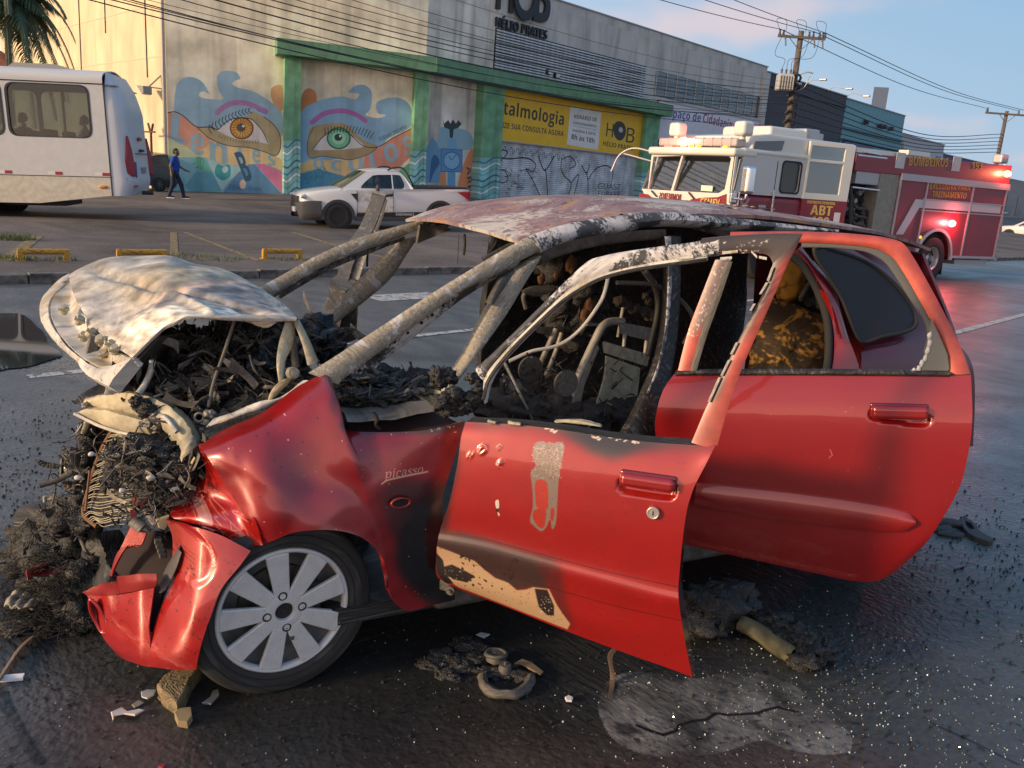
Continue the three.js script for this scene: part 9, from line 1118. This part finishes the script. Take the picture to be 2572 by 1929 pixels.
  part('loose_rod',[tube(I([-0.1,-0.1,-0.1],390,1260,560,1210,720,1130),0.012,8,16),tube(I([-0.1,-0.1,-0.1],550,1180,550,1290,515,1450),0.004,6,12),tube(wz([0,0.0,0.05],'M',590,0,690,160,770,360),0.009,8,16),rod(...I([-0.1,-0.05],620,1530,760,1400),0.007,6)],M.sootMetal); heap('scorched_fixing','I',[[670,1250,-0.1,0.018],[700,1290,-0.1,0.014],[790,1300,-0.05,0.02,0.6,1.5]],std({ color: col(0.22,0.12,0.06),roughness: 0.8 })); heap('charred_mass','I',[[760,1480,0.0,0.07],[680,1600,0.0,0.08],[860,1620,0.1,0.06],[640,1480,-0.2,0.06],[560,1560,-0.3,0.07]],M.char);
  part('under_tray',muv(jag(bar(wz([0.0,0.1,0.3,0.45],'M',780,130,900,300,920,450,960,560),wz([0.0,0.1,0.3,0.45],'M',700,400,780,560,830,640,880,660),V(0.1,-0.05,-0.1),20,0.01),0.02,10),0.3),M.char);
}

// ---------------------------------------------------------------- things lying on the road
{
  const g0=(z,x,y) => onY(z,x,y,0.006);
  const frag=(name,label,cat,z,x,y,geo,mat,grp) => { const t=thing(name,label,cat,grp),p=g0(z,x,y); t.position.copy(p); mesh('piece',geo,mat,t); return t; };
  { // burnt heap at the nose
    const t=thing('debris_heap','heap of grey burnt fibre and char lying in front of the wrecked nose','debris heap'),o=g0('M',420,800); t.position.copy(o); const at=(x,y,Y) => onY('M',x,y,Y).sub(o);
    const fib=std({ map: tex(256,256,(u,v) => { const a=tile(u,v,8,3,5),c=tile(u,v,26,5,4),k=clamp(0.045+0.10*a+0.05*c,0.01,0.2); return [k,k*0.97,k*0.88]; }),roughness: 0.97,bumpMap: ashRel,bumpScale: 0.012 });
    const L=[]; for (const [x,y,Y,r,sx,sy] of [[280,260,0.12,0.09,1.2,0.9],[420,200,0.16,0.11,1.3,1],[560,250,0.17,0.1,1.2,1],[650,330,0.18,0.09,1,1],[200,420,0.08,0.07,1.3,0.7],[480,340,0.15,0.1,1.4,0.8],[620,470,0.14,0.09,1.2,0.8],[520,600,0.1,0.09,1.3,0.8],[650,640,0.12,0.09,1,0.9],[600,760,0.07,0.08,1.2,0.8],[480,720,0.06,0.07,1.4,0.6],[700,800,0.08,0.07,1,0.9],[640,900,0.04,0.06,1.2,0.7],[760,900,0.05,0.05,1,0.8],[350,880,0.02,0.05,1.8,0.4],[200,920,0.02,0.06,1.8,0.4],[100,980,0.01,0.05,1.6,0.4],[720,520,0.18,0.07,1,1],[820,420,0.2,0.06,1,1],[820,620,0.14,0.06,0.9,1]]) { const p=at(x,y,Y); L.push(merge(rubble([[p.x,p.y,p.z,r,sx,sy,x*0.017]],22,0.3))); }
    mesh('burnt_fibre',L.slice(0,12),fib,t); mesh('char_lumps',L.slice(12),M.char,t);
    const W2=[]; for (let i=0; i<900; i++) { const x=rr(120,840),y=rr(150,960),Y=0.05+0.2*Math.max(0,1 - Math.hypot((x - 520) / 420,(y - 420) / 480)),a=rr(0,6.28),l=rr(0.03,0.12),p=at(x,y,Y); W2.push(tube([p,p.clone().add(V(Math.cos(a)*l*0.5,rr(-0.01,0.035),Math.sin(a)*l*0.5)),p.clone().add(V(Math.cos(a+0.6)*l,rr(-0.03,0.02),Math.sin(a+0.6)*l))],rr(0.0008,0.0022),4,7)); } stuff(mesh('fibre_strands',W2,fib,t));
  }
  const lying=(name,label,cat,z,c,Y,th,mat,warp=0.006,freq=14) => { const t=thing(name,label,cat),P=[]; for (let i=0; i<c.length; i+=2) P.push(onY(z,c[i],c[i+1],Y)); const o=P.reduce((a,p) => a.add(p),V()).multiplyScalar(1 / P.length); t.position.copy(o); const s=shapeOf(P.map((p) => V(p.x - o.x,-(p.z - o.z)))); const g=new THREE.ExtrudeGeometry(s,{ depth: th,bevelEnabled: true,bevelSize: 0.002,bevelThickness: 0.0015,bevelSegments: 1 }).rotateX(-Math.PI / 2); mesh('piece',warp?jag(g,warp,freq,c[0]*0.01):g,mat,t); return t; };
  { const t=thing('body_panel_scrap','dull red crumpled panel scrap lying on the burnt heap','scrap'),c=onY('M',420,480,0.2); t.position.copy(c); const G=[[240,500,330,470,470,440,600,425],[230,460,350,430,470,425,595,420],[280,420,380,400,480,400,560,408]].reverse().map((r,k) => { const o=[]; for (let i=0; i<r.length; i+=2) o.push(onY('M',r[i],r[i+1]+(k===2?40:0),0.2+0.02*Math.sin(i+k)).sub(c)); return o; }); mesh('sheet',shellGeo(patch(G,20,14,(p) => { p.y+=0.02*fbm(p.x*14,p.z*14,3,3); return p; }),0.003),M.redDull,t); }
  { const t=thing('insulation_sheet','pale quilted foil sheet beside the burnt heap, at the left edge','insulation sheet'),c=onY('M',240,690,0.06); t.position.copy(c); const G=[[200,550,330,555,450,565],[120,650,250,660,400,650],[30,770,160,800,290,790]].map((r) => { const o=[]; for (let i=0; i<r.length; i+=2) o.push(onY('M',r[i],r[i+1],0.08).sub(c)); return o; }); mesh('sheet',muv(shellGeo(patch(G,26,26,(p,u,v) => { p.y+=0.012*Math.abs(Math.sin(u*9.4))+0.012*Math.abs(Math.sin(v*9.4))+0.02*fbm(p.x*8,p.z*8,3,3); return p; }),0.012),0.25,'x','z'),std({ map: tex(256,256,(u,v) => { const a=tile(u,v,6,3,5),k=0.30+0.28*a; return [k,k*0.86,k*0.66]; }),roughness: 0.7 }),t); }
  { const t=thing('metal_strip','long bent brown metal strip on the road at the left edge','metal strip'),a=[[-60,1450],[60,1270],[140,1150],[230,1060],[330,1000],[400,968]].map(([x,y]) => onY('M',x,y,0.02)),o=a[2].clone(); t.position.copy(o); const q=a.map((p) => p.clone().sub(o)); mesh('strip',muv(bar(q,q.map((p,i) => p.clone().add(V(0.02,0.008,0.022 - 0.003*i))),V(0,-0.006,0),30,0.003),0.3),std({ map: tex(128,128,(u,v) => { const k=0.15+0.12*tile(u,v,8,2,4); return [k*1.15,k*0.8,k*0.5]; }),roughness: 0.65,metalness: 0.2 }),t); }
  { const t=thing('scrap_strip','dark scorched strip under the burnt heap at the left edge','metal strip'),a=[[-40,900],[80,850],[150,840]].map(([x,y]) => onY('M',x,y,0.03)),o=a[1].clone(); t.position.copy(o); const q=a.map((p) => p.clone().sub(o)); mesh('strip',bar(q,q.map((p) => p.clone().add(V(0.01,0,0.03))),V(0,-0.01,0),12,0.004),M.char,t); }
  { const t=thing('plastic_stick','short white plastic stick on the road at the left edge','plastic piece'),a=onY('M',5,1405,0.012),b=onY('M',202,1388,0.012); t.position.copy(a); mesh('stick',[beam(V(0,0,0),b.clone().sub(a),0.018,0.012),beam(V(0,0.008,-0.006),b.clone().sub(a).add(V(0,0.008,-0.006)),0.006,0.004)],std({ color: col(0.7,0.72,0.74),roughness: 0.5 }),t); }
  { const t=thing('rubble_block','brown crumbly block wedged between the bumper and the front tyre','rubble'),P=[[1380,1490],[1450,1400],[1560,1340],[1720,1340],[1640,1440],[1590,1560],[1540,1640],[1440,1570]].map(([x,y]) => onY('M',x,y,0.035)),o=P.reduce((a,p) => a.add(p),V()).multiplyScalar(1 / 8); t.position.copy(o.clone().setY(0)); const s=shapeOf(P.map((p) => V(p.x - o.x,-(p.z - o.z)))); const g=new THREE.ExtrudeGeometry(s,{ depth: 0.045,steps: 4,bevelEnabled: true,bevelSize: 0.006,bevelThickness: 0.006,bevelSegments: 2,curveSegments: 6 }).rotateX(-Math.PI / 2).translate(0,0.004,0); mesh('block',boxUV(jag(g,0.007,26).toNonIndexed(),0.2),std({ map: tex(256,256,(u,v) => { const a=tile(u,v,10,3,5),c=tile(u,v,40,4,3); const k=0.17+0.14*a+0.12*c; return [k*1.15,k*0.85,k*0.45]; }),roughness: 0.95,bumpMap: ashRel,bumpScale: 0.01 }),t); }
  const white=std({ color: col(0.55,0.5,0.45),roughness: 0.7 });
  lying('paint_flake','large white curled flake beside the brown block','flake','M',[1225,1530,1290,1505,1355,1490,1340,1545,1280,1590,1230,1575],0.02,0.003,white,0.008); lying('paint_flake','pale bow shaped flake on the road below the torn bumper','flake','G',[525,1440,535,1400,580,1370,600,1395,650,1385,675,1390,640,1420,590,1405,545,1415],0.015,0.003,white,0.01); lying('metal_flake','shiny bent metal sliver by the front tyre','flake','M',[1760,1610,1830,1560,1850,1510,1890,1505,1890,1550,1820,1620],0.02,0.004,M.castMetal,0.008); lying('stone_crumb','small tan crumb of rubble on the dark road below the block','rubble','G',[830,1430,850,1410,905,1400,905,1440,880,1465,845,1460],0.01,0.02,std({ color: col(0.28,0.2,0.1),roughness: 0.9 }),0.008); lying('paint_flake','thin grey flake beneath the white curled flake','flake','M',[1140,1630,1200,1590,1240,1610,1200,1640,1160,1655],0.008,0.002,M.castMetal,0.004); lying('paint_flake','small red flake at the bottom edge of the picture','flake','G',[750,1655,765,1645,780,1655,770,1665],0.008,0.003,M.red,0.002);
  lying('card_scrap','white scrap with dark printing under the front door','scrap','H',[655,1205,680,1196,728,1206,700,1222],0.01,0.002,std({ color: col(0.6,0.62,0.62),roughness: 0.6 }),0.002); lying('paint_flake','white pebble sized flake on scorched ground below the door','flake','H',[1148,1560,1165,1550,1188,1560,1180,1578,1155,1576],0.012,0.006,std({ color: col(0.7,0.66,0.64),roughness: 0.6 }),0.003); lying('curved_strip','curved brown strip beside the sooty brake part under the door','metal strip','H',[870,1370,910,1350,960,1370,1025,1410,1010,1430,950,1400,905,1375],0.02,0.004,std({ color: col(0.22,0.15,0.09),roughness: 0.7 }),0.006);
  { const t=thing('rubber_strap','thin brown strap hanging from the front door bottom to the ground','strap'),a=onY('H',1385,1560,0.01),b=onY('H',1400,1440,0.02),c=onY('H',1385,1330,0.14),d=onY('H',1410,1285,0.22); t.position.copy(a); const q=[a,b,c,d].map((p) => p.clone().sub(a)); mesh('strap',bar(q,q.map((p) => p.clone().add(V(0.016,0,0.004))),V(0,0,-0.004),20,0.002),std({ color: col(0.12,0.08,0.055),roughness: 0.8 }),t); }
  { const t=thing('brake_remains','sooty round brake part lying in the ash under the front door','car part'),o=g0('H',830,1450); t.position.copy(o); const at=(x,y,Y) => onY('H',x,y,Y).sub(o); const P=[[690,1440,0.02],[700,1490,0.02],[770,1530,0.02],[860,1540,0.02],[930,1500,0.02],[960,1450,0.02]].map((q) => at(...q)); mesh('ring',jag(tube(P,0.018,8,30),0.006,16),M.sootMetal,t); const h1=at(765,1310,0.04); mesh('hub',[jag(new THREE.TorusGeometry(0.035,0.008,8,30).rotateX(1.4),0.003,20).translate(h1.x,h1.y,h1.z),jag(cyl(0.03,0.036,0.02,20),0.004,20).translate(h1.x,h1.y - 0.01,h1.z)],M.sootMetal,t); const h2=at(815,1390,0.03); mesh('stub',[cyl(0.02,0.026,0.03,16).translate(h2.x,h2.y,h2.z),cyl(0.006,0.006,0.05,10).translate(h2.x,h2.y,h2.z)],M.sootMetal,t); for (const [x,y,r] of [[590,1260,0.05],[480,1330,0.05],[650,1340,0.045],[400,1370,0.04],[560,1380,0.045],[740,1420,0.04],[900,1440,0.04],[500,1430,0.035]]) { const p=at(x,y,0.01); mesh('ash_clod',rubble([[p.x,p.y,p.z,r,1.4,0.5,x*0.01]],18),M.char,t); } }
  { const t=thing('torn_pipe','dull ochre torn pipe lying in the dark under the rear door','pipe'),a=[[590,600,0.06],[700,660,0.05],[800,730,0.04],[890,790,0.03]].map(([x,y,Y]) => onY('L',x,y,Y)),o=a[1].clone(); t.position.copy(o); mesh('pipe',muv(jag(tube(a.map((p) => p.clone().sub(o)),0.035,10,24),0.008,9),0.3),std({ map: tex(128,128,(u,v) => { const k=0.10+0.14*tile(u,v,7,2,4); return [k*1.1,k,k*0.55]; }),roughness: 0.8 }),t); }
  { const t=thing('charred_bundle','black charred bundle beside the torn pipe under the rear door','debris'),o=g0('L',960,740); t.position.copy(o); mesh('bundle',[[760,600,0.06,0.07],[840,640,0.05,0.08],[940,700,0.05,0.09],[1010,760,0.04,0.08],[960,820,0.03,0.06],[420,500,0.12,0.13],[350,600,0.08,0.09],[520,470,0.1,0.12]].map(([x,y,Y,r],i) => { const p=onY('L',x,y,Y).sub(o); return merge(rubble([[p.x,p.y,p.z,r,1.2,0.6,i*4.3]],18)); }),M.char,t); }
  { const t=thing('plastic_bracket','black plastic bracket lying on the wet road beyond the rear door','car part'),o=g0('L',1900,60); t.position.copy(o); const at=(x,y) => { const p=onY('L',x,y,0.02).sub(o); return V(p.x,-p.z); }; const g=new THREE.ExtrudeGeometry((() => { const s=shapeOf([[1845,15],[1870,5],[1920,30],[1950,80],[2035,130],[2010,145],[1940,120],[1895,95],[1865,60]].map((q) => at(...q))); s.holes.push(new THREE.Path([[1875,25],[1910,40],[1930,75],[1900,75],[1880,50]].map((q) => at(...q)))); return s; })(),{ depth: 0.02,bevelEnabled: true,bevelSize: 0.003,bevelThickness: 0.003,bevelSegments: 1 }).rotateX(-Math.PI / 2); mesh('frame',g,M.clad,t); }
  { const t=thing('plastic_shard','black plastic shard beside the rear door edge on the wet road','car part'),o=g0('L',1770,70); t.position.copy(o); mesh('shard',[[1770,30,0.02,0.05],[1750,70,0.01,0.045],[1800,95,0.01,0.04]].map(([x,y,Y,r],i) => { const p=onY('L',x,y,Y).sub(o); return lump(r,1.5,0.4,0.8,0.5,i*3.3,2).translate(p.x,p.y,p.z); }),M.clad,t); }
  { const t=thing('blasted_part','sooty bolted fitting lying on the road left of the nose','car part'),o=g0('I',460,1520); t.position.copy(o); const at=(x,y,Y) => onY('I',x,y,Y).sub(o); const a=at(450,1540,0.04); mesh('plate',jag(boxUV(lump(0.075,1.5,0.4,1,0.3,4,3),0.2),0.01,14).translate(a.x,a.y,a.z),M.sootMetal,t); const b=at(445,1450,0.1); mesh('fitting',[cyl(0.014,0.02,0.05,14).translate(b.x,b.y - 0.02,b.z),cyl(0.008,0.008,0.08,10).translate(b.x,b.y,b.z)],M.crossMetal,t); const c=at(545,1440,0.09); mesh('scorched_lug',lump(0.03,1.1,1.1,0.7,0.3,9,3).translate(c.x,c.y,c.z),std({ color: col(0.2,0.13,0.08),roughness: 0.8 }),t); const d=at(580,1590,0.05); mesh('dark_block',lump(0.1,1.6,0.7,1,0.35,19,3).translate(d.x,d.y,d.z),M.char,t); }
  { // countless small things: crumbs of glass, ash and plastic
    const mk=(n,f,mat,name,label) => { const g=new THREE.TetrahedronGeometry(1,0),im=new THREE.InstancedMesh(g,mat,n),m=new THREE.Matrix4(),q=new THREE.Quaternion(),e=new THREE.Euler(),s=V(); for (let i=0; i<n; i++) { const [x,z,r]=f(i); e.set(rr(0,6),rr(0,6),rr(0,6)); q.setFromEuler(e); s.set(r*rr(0.6,1.6),r*rr(0.3,0.8),r*rr(0.6,1.4)); m.compose(V(x,0.006+r*0.25,z),q,s); im.setMatrixAt(i,m); } im.name=name; im.castShadow=im.receiveShadow=true; scene.add(im); im.userData={ kind: 'stuff',label }; };
    const gauss=() => (rnd()+rnd()+rnd() - 1.5)*1.15;
    mk(1900,() => { const k=rnd(); return k<0.6?[1.25+gauss()*0.75,-2.6+gauss()*0.7,rr(0.0012,0.0042)]:[rr(-2.2,3.2),rr(-4.8,-1.5),rr(0.001,0.003)]; },phy({ color: col(0.5,0.62,0.58),roughness: 0.05,clearcoat: 1,metalness: 0.1 }),'glass_crumbs','crumbs of broken window glass glittering on the road');
    mk(5200,() => { const k=rnd(); return k<0.4?[rr(-2.6,1.6),rr(-3.6,-1.6),rr(0.002,0.009)]:k<0.75?[-2.4+gauss()*1.1,-4.0+gauss()*1.3,rr(0.002,0.011)]:[2.6+gauss()*1.0,-3.7+gauss()*1.1,rr(0.002,0.01)]; },M.char,'ash_crumbs','black crumbs of ash and burnt plastic scattered on the road');
    mk(420,() => [rr(-2.4,1.6),rr(-3.0,-1.5),rr(0.001,0.004)],std({ color: col(0.38,0.32,0.26),roughness: 0.9 }),'grit','pale grit and paint chips scattered on the scorched road');
  }
}

renderer.render(scene,camera);
